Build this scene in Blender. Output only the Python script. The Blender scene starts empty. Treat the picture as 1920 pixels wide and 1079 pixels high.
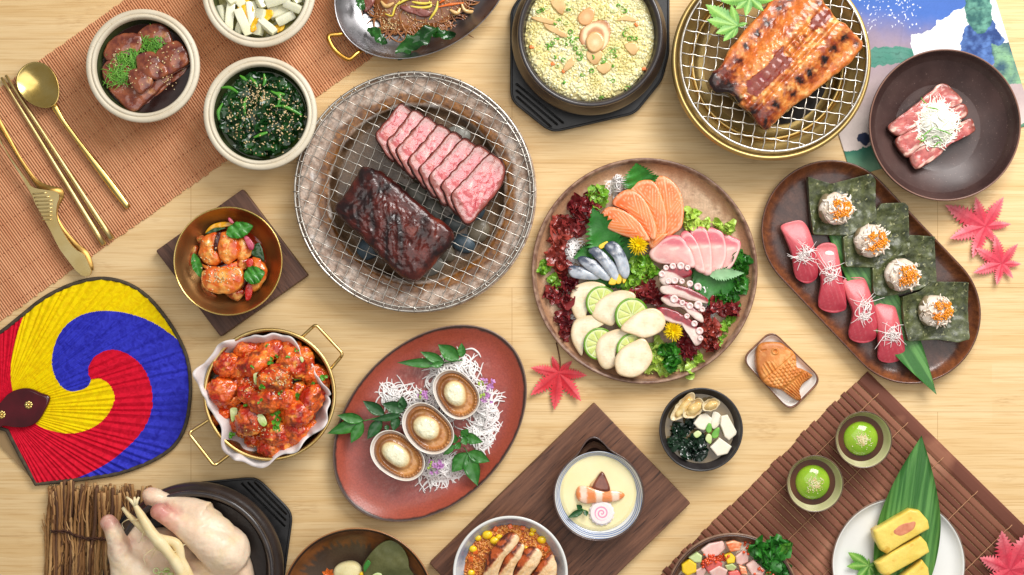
import bpy, math, random
import numpy as np
from mathutils import Vector, Matrix, Euler
from mathutils.bvhtree import BVHTree
from mathutils.geometry import tessellate_polygon

# ------------------------------------------------------------ camera, light, exposure
S = 0.000625          # metres per table unit (the table view is about 1.2 m wide)
D = 2560.0            # camera height in table units (1.6 m)
sc = bpy.context.scene
cam = bpy.data.cameras.new("camera"); cam.lens = 48; cam.sensor_width = 36
cam.clip_start = 0.05; cam.clip_end = 20
co = bpy.data.objects.new("camera", cam); sc.collection.objects.link(co)
co.location = (0, 0, D*S); sc.camera = co
w = bpy.data.worlds.new("World"); sc.world = w; w.use_nodes = True
bg = w.node_tree.nodes["Background"]; bg.inputs[0].default_value = (1, 0.985, 0.96, 1); bg.inputs[1].default_value = 0.22
def area(name, loc, target, sx, sy, power, col):
    l = bpy.data.lights.new(name, 'AREA'); l.shape = 'RECTANGLE'; l.size = sx; l.size_y = sy
    l.energy = power; l.color = col
    o = bpy.data.objects.new(name, l); sc.collection.objects.link(o); o.location = loc
    o.rotation_euler = (Vector(target)-Vector(loc)).to_track_quat('-Z', 'Y').to_euler()
    return o
area("softbox_lamp", (0.75, 1.05, 1.15), (0.15, 0.0, 0), 1.0, 0.8, 27, (1, 0.98, 0.955))
area("overhead_fill", (0.3, 0.2, 2.3), (0.1, 0, 0), 2.4, 2.0, 19, (1, 0.975, 0.94))  # added fill in place of ceiling bounce, so metal has something bright to reflect
sc.view_settings.view_transform = 'Standard'; sc.view_settings.look = 'None'
sc.view_settings.gamma = 1; sc.view_settings.exposure = 0.30
sc.cycles.max_bounces = 6; sc.cycles.diffuse_bounces = 3; sc.cycles.glossy_bounces = 5
sc.cycles.transmission_bounces = 4; sc.cycles.caustics_reflective = False; sc.cycles.caustics_refractive = False

# ------------------------------------------------------------ helpers
rng = np.random.default_rng(7); rnd = random.Random(11)
PI = math.pi
def lin(c): return tuple((v/255/12.92 if v/255 <= .04045 else ((v/255+.055)/1.055)**2.4)*.97 for v in c)
def LN(r, g, b): return np.array(lin((r, g, b)))
def k_(z): return (D-z)/D
def I(x, y, z=0): k = k_(z); return np.array([(x-960)*k, (539.5-y)*k, z])
def C(pts, ox, oy, s): return [(ox+p[0]/s, oy+p[1]/s) for p in pts]

def _h(ix, iy, iz, seed):
    n = (ix*73856093) ^ (iy*19349663) ^ (iz*83492791) ^ (seed*2654435)
    n = (n ^ (n >> 13))*1274126177 & 0x7fffffff
    n = (n ^ (n >> 15)) & 0xffff
    return n/32767.5-1
def vn(P, seed=0):
    P = np.asarray(P, float); i = np.floor(P).astype(np.int64); f = P-i; u = f*f*(3-2*f)
    x, y, z = i.T; a, b, c = u.T; r = 0
    for dx in (0, 1):
        for dy in (0, 1):
            for dz in (0, 1):
                r = r+_h(x+dx, y+dy, z+dz, seed)*(a if dx else 1-a)*(b if dy else 1-b)*(c if dz else 1-c)
    return r
def fbm(P, scale, octv=4, seed=0, stretch=(1, 1, 1)):
    P = np.asarray(P, float)*np.array(stretch)/scale; r = 0; a = 1; t = 0
    for o in range(octv): r = r+a*vn(P+o*17.3, seed+o); t += a; P = P*2.03; a *= .5
    return r/t
def ridge(P, scale, octv=4, seed=0, stretch=(1, 1, 1)):
    P = np.asarray(P, float)*np.array(stretch)/scale; r = 0; a = 1; t = 0
    for o in range(octv): r = r+a*(1-2*np.abs(vn(P+o*9.7, seed+o))); t += a; P = P*2.03; a *= .5
    return r/t
def sst(a, b, x): t = np.clip((x-a)/(b-a), 0, 1); return t*t*(3-2*t)
def mixc(A, B, t): t = np.clip(t, 0, 1)[:, None]; return A*(1-t)+B*t
def P3(x, y): return np.stack([x, y, np.zeros_like(x)], 1)

# ---- materials
MT = {}
def pm(name, col=(200, 200, 200), col2=None, vs=1.0, vfac=(.35, .65), stretch=(1, 1, 1), rough=.5, rough2=None, metal=0, coat=0, sss=0,
       sssr=(1, .8, .62), spec=.5, bumps=(), attr=False, island=None, speck=None, trans=0, ior=1.45, alpha=1, det=5, rotz=0, dist=0, grain=0):
    """procedural Principled material; texture scales are per 100 table units"""
    if name in MT: return MT[name]
    m = bpy.data.materials.new(name); m.use_nodes = True; N = m.node_tree.nodes; L = m.node_tree.links
    b = N["Principled BSDF"]; tc = N.new("ShaderNodeTexCoord"); mp = N.new("ShaderNodeMapping")
    mp.inputs["Scale"].default_value = [s/(S*100) for s in stretch]; mr0 = N.new("ShaderNodeMapping"); mr0.inputs["Rotation"].default_value = (0, 0, rotz)
    L.new(tc.outputs["Object"], mr0.inputs[0]); L.new(mr0.outputs[0], mp.inputs[0]); v = mp.outputs[0]
    def noise(scale, d=5, ds=0):
        n = N.new("ShaderNodeTexNoise"); n.inputs["Scale"].default_value = scale; n.inputs["Detail"].default_value = d
        n.inputs["Distortion"].default_value = ds; L.new(v, n.inputs["Vector"]); return n.outputs["Fac"]
    def mr(src, a, bb, lo=0, hi=1):
        n = N.new("ShaderNodeMapRange"); n.inputs[1].default_value = a; n.inputs[2].default_value = bb
        n.inputs[3].default_value = lo; n.inputs[4].default_value = hi; L.new(src, n.inputs[0]); return n.outputs[0]
    def mix(f, A, B, mode='MIX'):
        n = N.new("ShaderNodeMix"); n.data_type = 'RGBA'; n.blend_type = mode
        for s, x in ((n.inputs[0], f), (n.inputs[6], A), (n.inputs[7], B)):
            if hasattr(x, 'links'): L.new(x, s)
            elif isinstance(x, (int, float)): s.default_value = x
            else: s.default_value = (*x, 1)
        return n.outputs[2]
    if attr:
        a = N.new("ShaderNodeAttribute"); a.attribute_name = "Col"; c = a.outputs["Color"]
    else: c = lin(col)
    if col2 is not None: c = mix(mr(noise(vs, det, dist), *vfac), c, lin(col2))
    if island:
        g = N.new("ShaderNodeNewGeometry"); c = mix(mr(g.outputs["Random Per Island"], 0, 1, 0, island[1]), c, lin(island[0]))
    if speck:   # (colour, scale, threshold)
        c = mix(mr(noise(speck[1], 3), speck[2], speck[2]+.08), c, lin(speck[0]))
    if grain:
        f = mr(noise(30, 4), .3, .7, 1-grain, 1+grain)
        cb = N.new("ShaderNodeCombineColor"); [L.new(f, cb.inputs[i]) for i in range(3)]
        c = mix(1.0, c, cb.outputs[0], 'MULTIPLY')
    if hasattr(c, 'links'): L.new(c, b.inputs["Base Color"])
    else: b.inputs["Base Color"].default_value = (*c, 1)
    b.inputs["Roughness"].default_value = rough
    if rough2 is not None: L.new(mr(noise(vs*2.3, 4), .3, .7, rough, rough2), b.inputs["Roughness"])
    b.inputs["Metallic"].default_value = metal; b.inputs["Coat Weight"].default_value = coat; b.inputs["Coat Roughness"].default_value = .12
    b.inputs["Specular IOR Level"].default_value = spec; b.inputs["IOR"].default_value = ior
    if sss:
        b.inputs["Subsurface Weight"].default_value = sss; b.inputs["Subsurface Scale"].default_value = 5*S
        b.inputs["Subsurface Radius"].default_value = sssr
    b.inputs["Transmission Weight"].default_value = trans; b.inputs["Alpha"].default_value = alpha
    prev = None
    for (dist_, scl, dd) in bumps:
        bn = N.new("ShaderNodeBump"); bn.inputs["Distance"].default_value = dist_*S; bn.inputs["Strength"].default_value = 1
        L.new(noise(scl, dd), bn.inputs["Height"])
        if prev: L.new(prev, bn.inputs["Normal"])
        prev = bn.outputs[0]
    if prev: L.new(prev, b.inputs["Normal"]); L.new(prev, b.inputs["Coat Normal"])
    MT[name] = m; return m

# ---- meshes.  A shape is (V, F, MI): vertices, faces, material index per face
def quads(n, m, cu=False, cv=False):
    """grid of n rows x m columns, closed along rows / columns"""
    i = np.arange(n if cu else n-1); j = np.arange(m if cv else m-1)
    a, b = np.meshgrid(i, j, indexing='ij'); a = a.ravel(); b = b.ravel(); a2 = (a+1) % n; b2 = (b+1) % m
    return np.stack([a*m+b, a*m+b2, a2*m+b2, a2*m+b], 1)
def join(shapes):
    V = []; F = []; MI = []; o = 0
    for s in shapes:
        V.append(s[0]); F += [[int(i)+o for i in f] for f in s[1]] if not isinstance(s[1], np.ndarray) else (s[1]+o).tolist()
        MI += list(s[2]) if len(s) > 2 and s[2] is not None else [0]*len(s[1]); o += len(s[0])
    return np.concatenate(V), F, MI
def rotm(rx=0, ry=0, rz=0): return np.array(Euler((rx, ry, rz)).to_matrix())
def tr(s, loc=(0, 0, 0), rot=(0, 0, 0), scale=1):
    return (s[0]*np.array(scale))@rotm(*rot).T+np.array(loc), s[1], (s[2] if len(s) > 2 else None)
REG = []; WL = {}
def tag(o, label=None, cat=None, group=None, kind=None):
    for k, v in (('label', label), ('category', cat), ('group', group), ('kind', kind)):
        if v: o[k] = v
    return o
def mk(name, shape, mat, loc=(0, 0, 0), parent=None, rz=0, label=None, cat=None, group=None, kind=None, col=None, smooth=True, reg=True):
    V, F = np.asarray(shape[0], float), shape[1]; MI = shape[2] if len(shape) > 2 else None
    me = bpy.data.meshes.new(name)
    if isinstance(F, np.ndarray):
        nf, kk = F.shape; me.vertices.add(len(V)); me.vertices.foreach_set('co', (V*S).astype(np.float32).ravel())
        me.loops.add(nf*kk); me.loops.foreach_set('vertex_index', F.astype(np.int32).ravel())
        me.polygons.add(nf); me.polygons.foreach_set('loop_start', (np.arange(nf)*kk).astype(np.int32))
    else: me.from_pydata((V*S).tolist(), [], F)
    me.update(calc_edges=True)
    if smooth: me.polygons.foreach_set('use_smooth', np.ones(len(me.polygons), bool))
    for m in (mat if isinstance(mat, (list, tuple)) else [mat]): me.materials.append(m)
    if MI is not None and isinstance(mat, (list, tuple)): me.polygons.foreach_set('material_index', np.array(MI, np.int32))
    if col is not None:
        a = me.color_attributes.new("Col", 'FLOAT_COLOR', 'POINT')
        a.data.foreach_set('color', np.concatenate([np.clip(col, 0, 1), np.ones((len(V), 1))], 1).astype(np.float32).ravel())
    o = bpy.data.objects.new(name, me); sc.collection.objects.link(o)
    loc = np.array(loc, float); WL[o.name] = loc
    if parent is not None: o.parent = parent; o.location = (loc-WL[parent.name])*S
    else: o.location = loc*S
    o.rotation_euler = (0, 0, rz)
    if reg:
        Vw = V@rotm(0, 0, rz).T+loc; REG.append((Vw, F))
    return tag(o, label, cat, group, kind)
def thing(name, label, cat, x, y, z=0, group=None):
    o = bpy.data.objects.new(name, None); sc.collection.objects.link(o); o.empty_display_size = .01
    p = I(x, y, z); WL[o.name] = p; o.location = p*S; return tag(o, label, cat, group)
class Drop:
    def __init__(s, m0, m1=None):
        V, F = [], []; o = 0
        for v, f in REG[m0:m1]:
            V += v.tolist(); F += ((f+o).tolist() if isinstance(f, np.ndarray) else [[i+o for i in q] for q in f]); o += len(v)
        s.t = BVHTree.FromPolygons(V, F)
    def w(s, x, y, d=0):
        h = s.t.ray_cast(Vector((x, y, 900)), Vector((0, 0, -1))); return (h[0].z if h[0] else d), h[1]
    def im(s, x, y, d=0):
        z = d
        for _ in range(3):
            p = I(x, y, z); z = s.w(p[0], p[1], d)[0]
        return I(x, y, z)

def resample(pts, n, closed=True, smooth=True):
    P = np.array(pts, float)
    if smooth:
        Q = []; m = len(P); rngi = range(m if closed else m-1)
        for i in rngi:
            p0 = P[(i-1) % m] if closed or i > 0 else 2*P[0]-P[1]; p1 = P[i]; p2 = P[(i+1) % m]
            p3 = P[(i+2) % m] if closed or i+2 < m else 2*P[-1]-P[-2]
            for t in np.linspace(0, 1, 9)[:-1]:
                Q.append(.5*((2*p1)+(p2-p0)*t+(2*p0-5*p1+4*p2-p3)*t*t+(3*p1-p0-3*p2+p3)*t**3))
        if not closed: Q.append(P[-1])
        P = np.array(Q)
    if closed: P = np.vstack([P, P[:1]])
    s = np.r_[0, np.cumsum(np.linalg.norm(np.diff(P, axis=0), axis=1))]
    t = np.linspace(0, s[-1], n+1)[:-1] if closed else np.linspace(0, s[-1], n)
    return np.stack([np.interp(t, s, P[:, i]) for i in range(P.shape[1])], 1)
def ccw(P):
    P = np.array(P); a = np.sum(P[:, 0]*np.roll(P[:, 1], -1)-np.roll(P[:, 0], -1)*P[:, 1]); return P if a > 0 else P[::-1]
def pad(pts, h, e=3, dome=0, rings=8, n=56, smooth=True, zf=None, wob=0, seed=0, flare=0, rimdark=0):
    """closed soft slab over a closed 2-D outline: MI 0 top, 1 side and underside"""
    P = ccw(resample(pts, n, True, smooth)); c = P.mean(0); Q = P-c; Rm = np.linalg.norm(Q, axis=1).mean()
    e = min(e, h*.95, Rm*.6); prof = [(max(.02, 1-(e*.4+flare)/Rm), 0), (1-flare*.5/Rm, min(e*.5, h*.3)), (1, max(h-e, h*.31))]
    for a in (.35, .7, 1.1, PI/2): prof.append((1-e/Rm*(1-math.cos(a)), h-e+e*math.sin(a)))
    ns = len(prof); s1 = prof[-1][0]
    for j in range(1, rings): s = s1*(1-j/rings); prof.append((s, h+dome*(1-(s/s1)**2)))
    V = np.concatenate([np.c_[c+Q*s, np.full(n, z)] for s, z in prof])
    if wob: V[:, :2] += wob*np.c_[vn(V/9., seed), vn(V/9., seed+5)]
    V = np.vstack([V, [[c[0], c[1], h+dome], [c[0], c[1], 0]]])
    if zf is not None: V[:, 2] += zf(V[:, 0], V[:, 1], V)*sst(0, h, V[:, 2])
    F = quads(len(prof), n, False, True).tolist(); MI = [1]*(n*(3+rimdark-1))+[0]*(n*(len(prof)-3-rimdark))
    t = len(prof)*n; l = (len(prof)-1)*n
    F += [[l+i, l+(i+1) % n, t] for i in range(n)]+[[(i+1) % n, i, t+1] for i in range(n)]; MI += [0]*n+[1]*n
    return V, F, MI
def piece(name, pts, z, h, mat, parent=None, colf=None, tilt=(0, 0), label=None, cat=None, group=None, kind=None, **kw):
    """slab over an outline given in photograph coordinates, lying at height z"""
    P = np.array(pts, float); c = P.mean(0); kz = k_(z+h)
    sh = pad(np.c_[P[:, 0]-c[0], c[1]-P[:, 1]]*kz, h, **kw)
    V = sh[0].copy()
    col = colf(V) if colf else None
    V[:, 2] += tilt[0]*V[:, 0]+tilt[1]*V[:, 1]
    p = I(c[0], c[1], z+h); p[2] = z
    return mk(name, (V, sh[1], sh[2]), mat, p, parent, label=label, cat=cat, group=group, kind=kind, col=col)
def lathe(prof, seg=96, R=None, mi=None, cap=True, sub=1):
    """prof: (r, z[, mat]).  R(theta) multiplies r"""
    pr = [(p[0], p[1], (p[2] if len(p) > 2 else 0)) for p in prof]
    for _ in range(sub):
        q = [pr[0]]
        for a, b in zip(pr[:-1], pr[1:]):
            q.append((a[0]*.75+b[0]*.25, a[1]*.75+b[1]*.25, b[2])); q.append((a[0]*.25+b[0]*.75, a[1]*.25+b[1]*.75, b[2]))
        q.append(pr[-1]); pr = q
    th = np.linspace(0, 2*PI, seg, endpoint=False); m = R(th) if R else np.ones(seg)
    V = np.concatenate([np.c_[m*r*np.cos(th), m*r*np.sin(th), np.full(seg, z)] for r, z, _ in pr])
    F = quads(len(pr), seg, False, True).tolist(); MI = [pr[i+1][2] for i in range(len(pr)-1) for _ in range(seg)]
    return V, F, MI
def ell(a, b, phi=0, p=2.0):
    def R(th):
        t = th-phi; return (np.abs(np.cos(t)/a)**p+np.abs(np.sin(t)/b)**p)**(-1/p)
    return R
def polyR(pts):
    """radius function of a closed outline, given about its own origin"""
    P = ccw(resample(pts, 720, True, False)); an = np.unwrap(np.arctan2(P[:, 1], P[:, 0])); r = np.linalg.norm(P, axis=1)
    def R(th):
        a0 = an.min(); t = (th-a0) % (2*PI)+a0; o = np.argsort(an); return np.interp(t, np.r_[an[o], an[o][0]+2*PI], np.r_[r[o], r[o][0]])
    return R
def disk(R, nr=40, nt=120, zf=None, shape=None, z=0):
    rr = np.linspace(0, 1, nr+1)[1:]; th = np.linspace(0, 2*PI, nt, endpoint=False); m = shape(th) if shape else np.full(nt, R)
    V = np.concatenate([np.c_[m*r*np.cos(th), m*r*np.sin(th), np.full(nt, z)] for r in rr]+[np.array([[0, 0, z]])])
    if zf is not None: V[:, 2] += zf(V[:, 0], V[:, 1])
    F = quads(nr, nt, False, True)[:, ::-1][:, ::-1].tolist(); c = nr*nt
    F = [f[::-1] for f in F]+[[c, i, (i+1) % nt] for i in range(nt)]
    return V, F, None
def tube(pts, r, seg=6, flat=1.0, closed=False, caps=True):
    P = np.array(pts, float); n = len(P); r = np.full(n, r) if np.isscalar(r) else np.interp(np.linspace(0, 1, n), np.linspace(0, 1, len(r)), r)
    T = np.gradient(P, axis=0) if not closed else np.roll(P, -1, 0)-np.roll(P, 1, 0)
    T /= np.linalg.norm(T, axis=1)[:, None]+1e-9
    U = np.zeros_like(P); up = np.array([0, 0, 1.])
    if abs(T[:, 2]).max() > .97: up = np.array([0.3, 1, .1])
    for i in range(n):
        u = up-T[i]*np.dot(up, T[i]); U[i] = u/(np.linalg.norm(u)+1e-9)
    W = np.cross(T, U); a = np.linspace(0, 2*PI, seg, endpoint=False)
    V = (P[:, None]+r[:, None, None]*(np.cos(a)[None, :, None]*W[:, None]+flat*np.sin(a)[None, :, None]*U[:, None])).reshape(-1, 3)
    F = quads(n, seg, closed, True)[:, ::-1].tolist()
    if caps and not closed: F += [list(range(seg)), [(n-1)*seg+i for i in range(seg)][::-1]]
    return V, F, None
def ball(r=1, sub=3):
    t = (1+5**.5)/2
    V = [(-1, t, 0), (1, t, 0), (-1, -t, 0), (1, -t, 0), (0, -1, t), (0, 1, t), (0, -1, -t), (0, 1, -t), (t, 0, -1), (t, 0, 1), (-t, 0, -1), (-t, 0, 1)]
    F = [(0,11,5),(0,5,1),(0,1,7),(0,7,10),(0,10,11),(1,5,9),(5,11,4),(11,10,2),(10,7,6),(7,1,8),(3,9,4),(3,4,2),(3,2,6),(3,6,8),(3,8,9),(4,9,5),(2,4,11),(6,2,10),(8,6,7),(9,8,1)]
    V = [np.array(v)/np.linalg.norm(v) for v in V]
    for _ in range(sub):
        c = {}; G = []
        def mid(a, b):
            k = (min(a, b), max(a, b))
            if k not in c: v = V[a]+V[b]; V.append(v/np.linalg.norm(v)); c[k] = len(V)-1
            return c[k]
        for a, b, d in F: x, y, z = mid(a, b), mid(b, d), mid(d, a); G += [(a, x, z), (b, y, x), (d, z, y), (x, y, z)]
        F = G
    return np.array(V)*r, np.array(F), None
BALLS = {i: ball(1, i) for i in range(0, 5)}
def blob(rx, ry, rz, amp=.1, scale=20, octv=4, seed=0, sub=4, rid=False, flat=.0, rot=0):
    """noise-displaced ellipsoid"""
    V, F, _ = BALLS[sub]; Vd = V*np.array([rx, ry, rz]); nz = (ridge if rid else fbm)(Vd+seed*31.7, scale, octv, seed)
    Vd = Vd*(1+amp*nz)[:, None]
    if flat: Vd[:, 2] = np.maximum(Vd[:, 2], -rz*flat)
    if rot: Vd = Vd@rotm(0, 0, rot).T
    return Vd, F, None
def scatter(pos, size, sub=0, tilt=.4, var=.25, seed=1, normals=None):
    """many small ellipsoids as one mesh"""
    g = np.random.default_rng(seed); pos = np.array(pos); n = len(pos); V0, F0, _ = BALLS[sub]
    M = np.array([rotm(g.normal(0, tilt), g.normal(0, tilt), g.uniform(0, 2*PI)) for _ in range(n)])
    sz = np.array(size)*(1+g.uniform(-var, var, (n, 1)))
    V = np.einsum('nij,nvj->nvi', M, V0[None]*sz[:, None, :])+pos[:, None]
    F = (F0[None]+(np.arange(n)*len(V0))[:, None, None]).reshape(-1, 3)
    return V.reshape(-1, 3), F, None
def leafshape(L, W, n=24, m=7, p=.8, bend=0, fold=.25, curl=0, ser=0, nser=14, thick=.8, seed=0, ripple=0, tipp=1.0):
    """leaf along +x from the origin, folded on its midrib; thin closed sheet"""
    u = np.linspace(0, 1, n); v = np.linspace(-1, 1, m); g = np.random.default_rng(seed)
    wd = W*np.sin(PI*np.clip(u, 0, 1)**p)**tipp; wd[0] = W*.04; wd[-1] = .2
    uu, vv = np.meshgrid(u, v, indexing='ij'); ww = wd[:, None]*np.ones_like(vv)
    if ser: ww = ww*(1+ser*(((uu*nser+.3*np.abs(vv)) % 1)-.5)*(np.abs(vv) > .95))
    x = uu*L+ (np.abs(vv) > .95)*ser*L*.03; y = vv*ww
    z = np.abs(vv)*ww*fold+curl*L*(uu**2)+ripple*np.sin(uu*22+vv*2+seed)*np.abs(vv)*ww*.15
    a = bend*uu; X = x*np.cos(a)-y*np.sin(a); Y = x*np.sin(a)+y*np.cos(a)
    V = np.stack([X, Y, z], 2).reshape(-1, 3); F = quads(n, m); k = len(V)
    F = F[:, ::-1]; V2 = V-[0, 0, thick]
    per = [i*m for i in range(n)]+[(n-1)*m+j for j in range(1, m)]+[i*m+m-1 for i in range(n-2, -1, -1)]+[j for j in range(m-2, 0, -1)]
    E = np.array([[per[i], per[(i+1) % len(per)], per[(i+1) % len(per)]+k, per[i]+k] for i in range(len(per))])
    return np.vstack([V, V2]), np.vstack([F, (F+k)[:, ::-1], E]), None
LUV = []
def star_leaf(c, tips, z=2, wr=.2, ser=.5, seed=0, fold=.22, base=.12):
    """palmate (maple) leaf: one serrated lobe per tip, fused at the centre"""
    out = []; g = np.random.default_rng(seed); LUV.clear()
    for i, t in enumerate(tips):
        d = np.array([t[0]-c[0], c[1]-t[1]]); L = np.linalg.norm(d)
        n = 56; u = np.linspace(0, 1, n); W = L*wr
        wd = W*np.where(u < .4, .30+.70*np.sin(PI/2*u/.4)**1.2, np.cos(PI/2*(u-.4)/.6)**.95)
        wd = wd*(1+ser*.75*(((u*11) % 1)-.5)*(u > .2)); wd[-1] = .15
        v = np.array([-1, -.55, -.07, 0, .07, .55, 1.]); uu, vv = np.meshgrid(u, v, indexing='ij')
        lift = g.uniform(.04, .18)
        V = np.stack([uu*L, vv*wd[:, None], (-np.abs(vv)*wd[:, None]*fold)+uu**2*L*lift+W*fold+(i % 3)*.35+.5*np.sin(uu*PI)*2], 2).reshape(-1, 3)
        LUV.append(np.tile(np.c_[uu.ravel(), vv.ravel(), np.full(uu.size, i*3.3)], (2, 1)))
        F = quads(n, 7)[:, ::-1]; k = len(V); V = np.vstack([V, V-[0, 0, .6]]); F = np.vstack([F, (F+k)[:, ::-1]])
        out.append(tr((V, F, None), (0, 0, z), (0, 0, math.atan2(d[1], d[0]))))
    return join(out)
def leafcol(A, B, Cv):
    q = np.vstack(LUV); n = fbm(q*[1, .4, 1], .25, 4, 5); c = mixc(LN(*A)+0*q, LN(*B)+0*q, sst(.25, 1.0, q[:, 0]+.5*n))
    side = np.abs(((q[:, 0]*13-np.abs(q[:, 1])*1.6) % 1)-.5)*2; c = mixc(c, LN(*Cv)+0*q, sst(.82, 1, side)*.35*(np.abs(q[:, 1]) > .05)); return mixc(c, LN(*Cv)+0*q, (1-sst(.04, .12, np.abs(q[:, 1])))*(1-sst(.8, 1, q[:, 0]))*.8)
def frill(path, W, n=60, m=9, amp=5, freq=1.0, seed=0, thick=.7, lift=2.0):
    """ruffled ribbon (lettuce, seaweed) along a local 2-D/3-D path"""
    P = np.array(path, float)
    if P.shape[1] == 2: P = np.c_[P, np.zeros(len(P))]
    P = resample(P, n, False); T = np.gradient(P, axis=0); L = np.linalg.norm(T, axis=1).sum(); T /= np.linalg.norm(T, axis=1)[:, None]
    Nn = np.c_[-T[:, 1], T[:, 0], np.zeros(n)]; u = np.linspace(0, 1, n); v = np.linspace(-1, 1, m); uu, vv = np.meshgrid(u, v, indexing='ij')
    ww = W*np.sin(PI*np.clip(uu*.94+.03, 0, 1))**.5*(1+.25*vn(np.stack([uu.ravel()*9, vv.ravel(), uu.ravel()*0+seed], 1), seed).reshape(uu.shape))
    X = P[:, None]+Nn[:, None]*(vv*ww)[..., None]; ph = uu*L/6*freq+seed
    X = X+np.stack([np.cos(ph*1.7+vv*2), np.sin(ph*1.3), np.zeros_like(ph)], 2)*(np.abs(vv)**2*amp*.45)[..., None]
    X[..., 2] += lift+amp*(np.abs(vv)**1.4)*np.sin(ph*1.9+vv*1.5)+amp*.6*vn(X.reshape(-1, 3)/W*1.3, seed).reshape(uu.shape)+np.abs(vv)*amp*.5
    V = X.reshape(-1, 3); F = quads(n, m)[:, ::-1]
    return V, F, None
def curl_strand(L, n, seed, z=0, tight=.25):
    g = np.random.default_rng(seed); a = g.uniform(0, 2*PI); p = np.zeros(3); out = []; k = g.normal(0, tight)
    for i in range(n):
        out.append(p.copy()); k = .9*k+g.normal(0, tight*.45); a += k
        p = p+np.array([math.cos(a), math.sin(a), g.normal(0, .12)])*L/n
    o = np.array(out); return o-o.mean(0)
def nest(R, n, rad, L, H, seed=0, shape=(1, 1), seg=5, tight=.35, pw=.6, z0=0):
    g = np.random.default_rng(seed); out = []
    for i in range(n):
        s = curl_strand(L*g.uniform(.6, 1.2), 16, seed*977+i, tight=tight); r = R*g.uniform(0, 1)**pw; a = g.uniform(0, 2*PI)
        c = np.array([r*math.cos(a)*shape[0], r*math.sin(a)*shape[1], 0]); s = s+c
        rr = np.hypot(s[:, 0]/shape[0], s[:, 1]/shape[1])/R; s[:, 2] += z0+rad+H*np.clip(1-rr**2, 0, 1)*g.uniform(.2, 1)
        s[:, 2] = np.maximum(s[:, 2], z0+rad)
        out.append(tube(resample(s, 28, False), [rad*.5, rad, rad, rad*.5], seg))
    return join(out)
def fuse(shapes, voxel=2.0, smooth=6):
    """join solids into one continuous skin (voxel remesh + smooth), returned as a shape"""
    V, F, _ = join(shapes); me = bpy.data.meshes.new("tmp"); me.from_pydata((V*.01).tolist(), [], [list(f) for f in F])
    o = bpy.data.objects.new("tmp", me); sc.collection.objects.link(o)
    r = o.modifiers.new("r", 'REMESH'); r.mode = 'VOXEL'; r.voxel_size = voxel*.01
    if smooth: s = o.modifiers.new("s", 'SMOOTH'); s.factor = .6; s.iterations = smooth
    e = o.evaluated_get(bpy.context.evaluated_depsgraph_get()).to_mesh()
    n = len(e.vertices); a = np.empty(n*3, np.float32); e.vertices.foreach_get('co', a); Fo = [list(p.vertices) for p in e.polygons]
    bpy.data.objects.remove(o); bpy.data.meshes.remove(me)
    return a.reshape(-1, 3).astype(float)*100, Fo, None
def prism(pts, h, holes=(), z0=0, bevel=0):
    """flat plate with optional through holes, closed"""
    loops = [ccw(pts)]+[ccw(q)[::-1] for q in holes]; A = [[Vector((p[0], p[1], 0)) for p in l] for l in loops]
    T = tessellate_polygon(A); P = np.array([[v.x, v.y] for l in A for v in l]); n = len(P)
    V = np.vstack([np.c_[P, np.full(n, z0+h)], np.c_[P, np.full(n, z0)]]); F = []
    for t in T:
        a, b, c = [P[i] for i in t]; s = (b[0]-a[0])*(c[1]-a[1])-(b[1]-a[1])*(c[0]-a[0]); t = list(t) if s > 0 else list(t)[::-1]
        F.append(t); F.append([i+n for i in t[::-1]])
    o = 0
    for l in A:
        m = len(l); F += [[o+i, o+i+n, o+(i+1) % m+n, o+(i+1) % m] for i in range(m)]; o += m
    return V, F, None
def box(a, b, c, e=1.5, z0=0, seed=None, n=6):
    """rounded box of full size a x b x c: subdivided cube with rounded edges"""
    g = np.linspace(-1, 1, n); out = []
    for ax in range(3):
        for s in (-1, 1):
            u, v = np.meshgrid(g, g, indexing='ij'); w_ = np.full_like(u, s); X = [None]*3; X[ax] = w_; X[(ax+1) % 3] = u; X[(ax+2) % 3] = v
            V = np.stack(X, 2).reshape(-1, 3); F = quads(n, n)
            out.append((V, F if s > 0 else F[:, ::-1], None))
    V, F, _ = join(out); hs = np.array([a, b, c])/2; Q = V*hs; inner = np.clip(Q, -(hs-e), hs-e); d = Q-inner
    ln = np.linalg.norm(d, axis=1)[:, None]; Q = np.where(ln > 1e-6, inner+d/np.maximum(ln, 1e-6)*np.minimum(ln, e), Q)
    Q[:, 2] += c/2+z0; return Q, F, None
HOURS = ['twelve', 'one', 'two', 'three', 'four', 'five', 'six', 'seven', 'eight', 'nine', 'ten', 'eleven']
def where(x, y, cx, cy, R):
    dx, dy = x-cx, y-cy; r = math.hypot(dx, dy)/R
    if r < .22: return "at the middle"
    h = HOURS[int(round((math.atan2(dx, -dy)/(2*PI)*12))) % 12]
    return ("near the rim at %s o'clock" if r > .6 else "halfway out at %s o'clock") % h
def inside(P, poly):
    x, y = P[:, 0], P[:, 1]; q = np.array(poly); r = np.zeros(len(P), bool); j = len(q)-1
    for i in range(len(q)):
        xi, yi = q[i]; xj, yj = q[j]
        c = ((yi > y) != (yj > y)) & (x < (xj-xi)*(y-yi)/(yj-yi+1e-12)+xi); r ^= c; j = i
    return r
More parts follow.
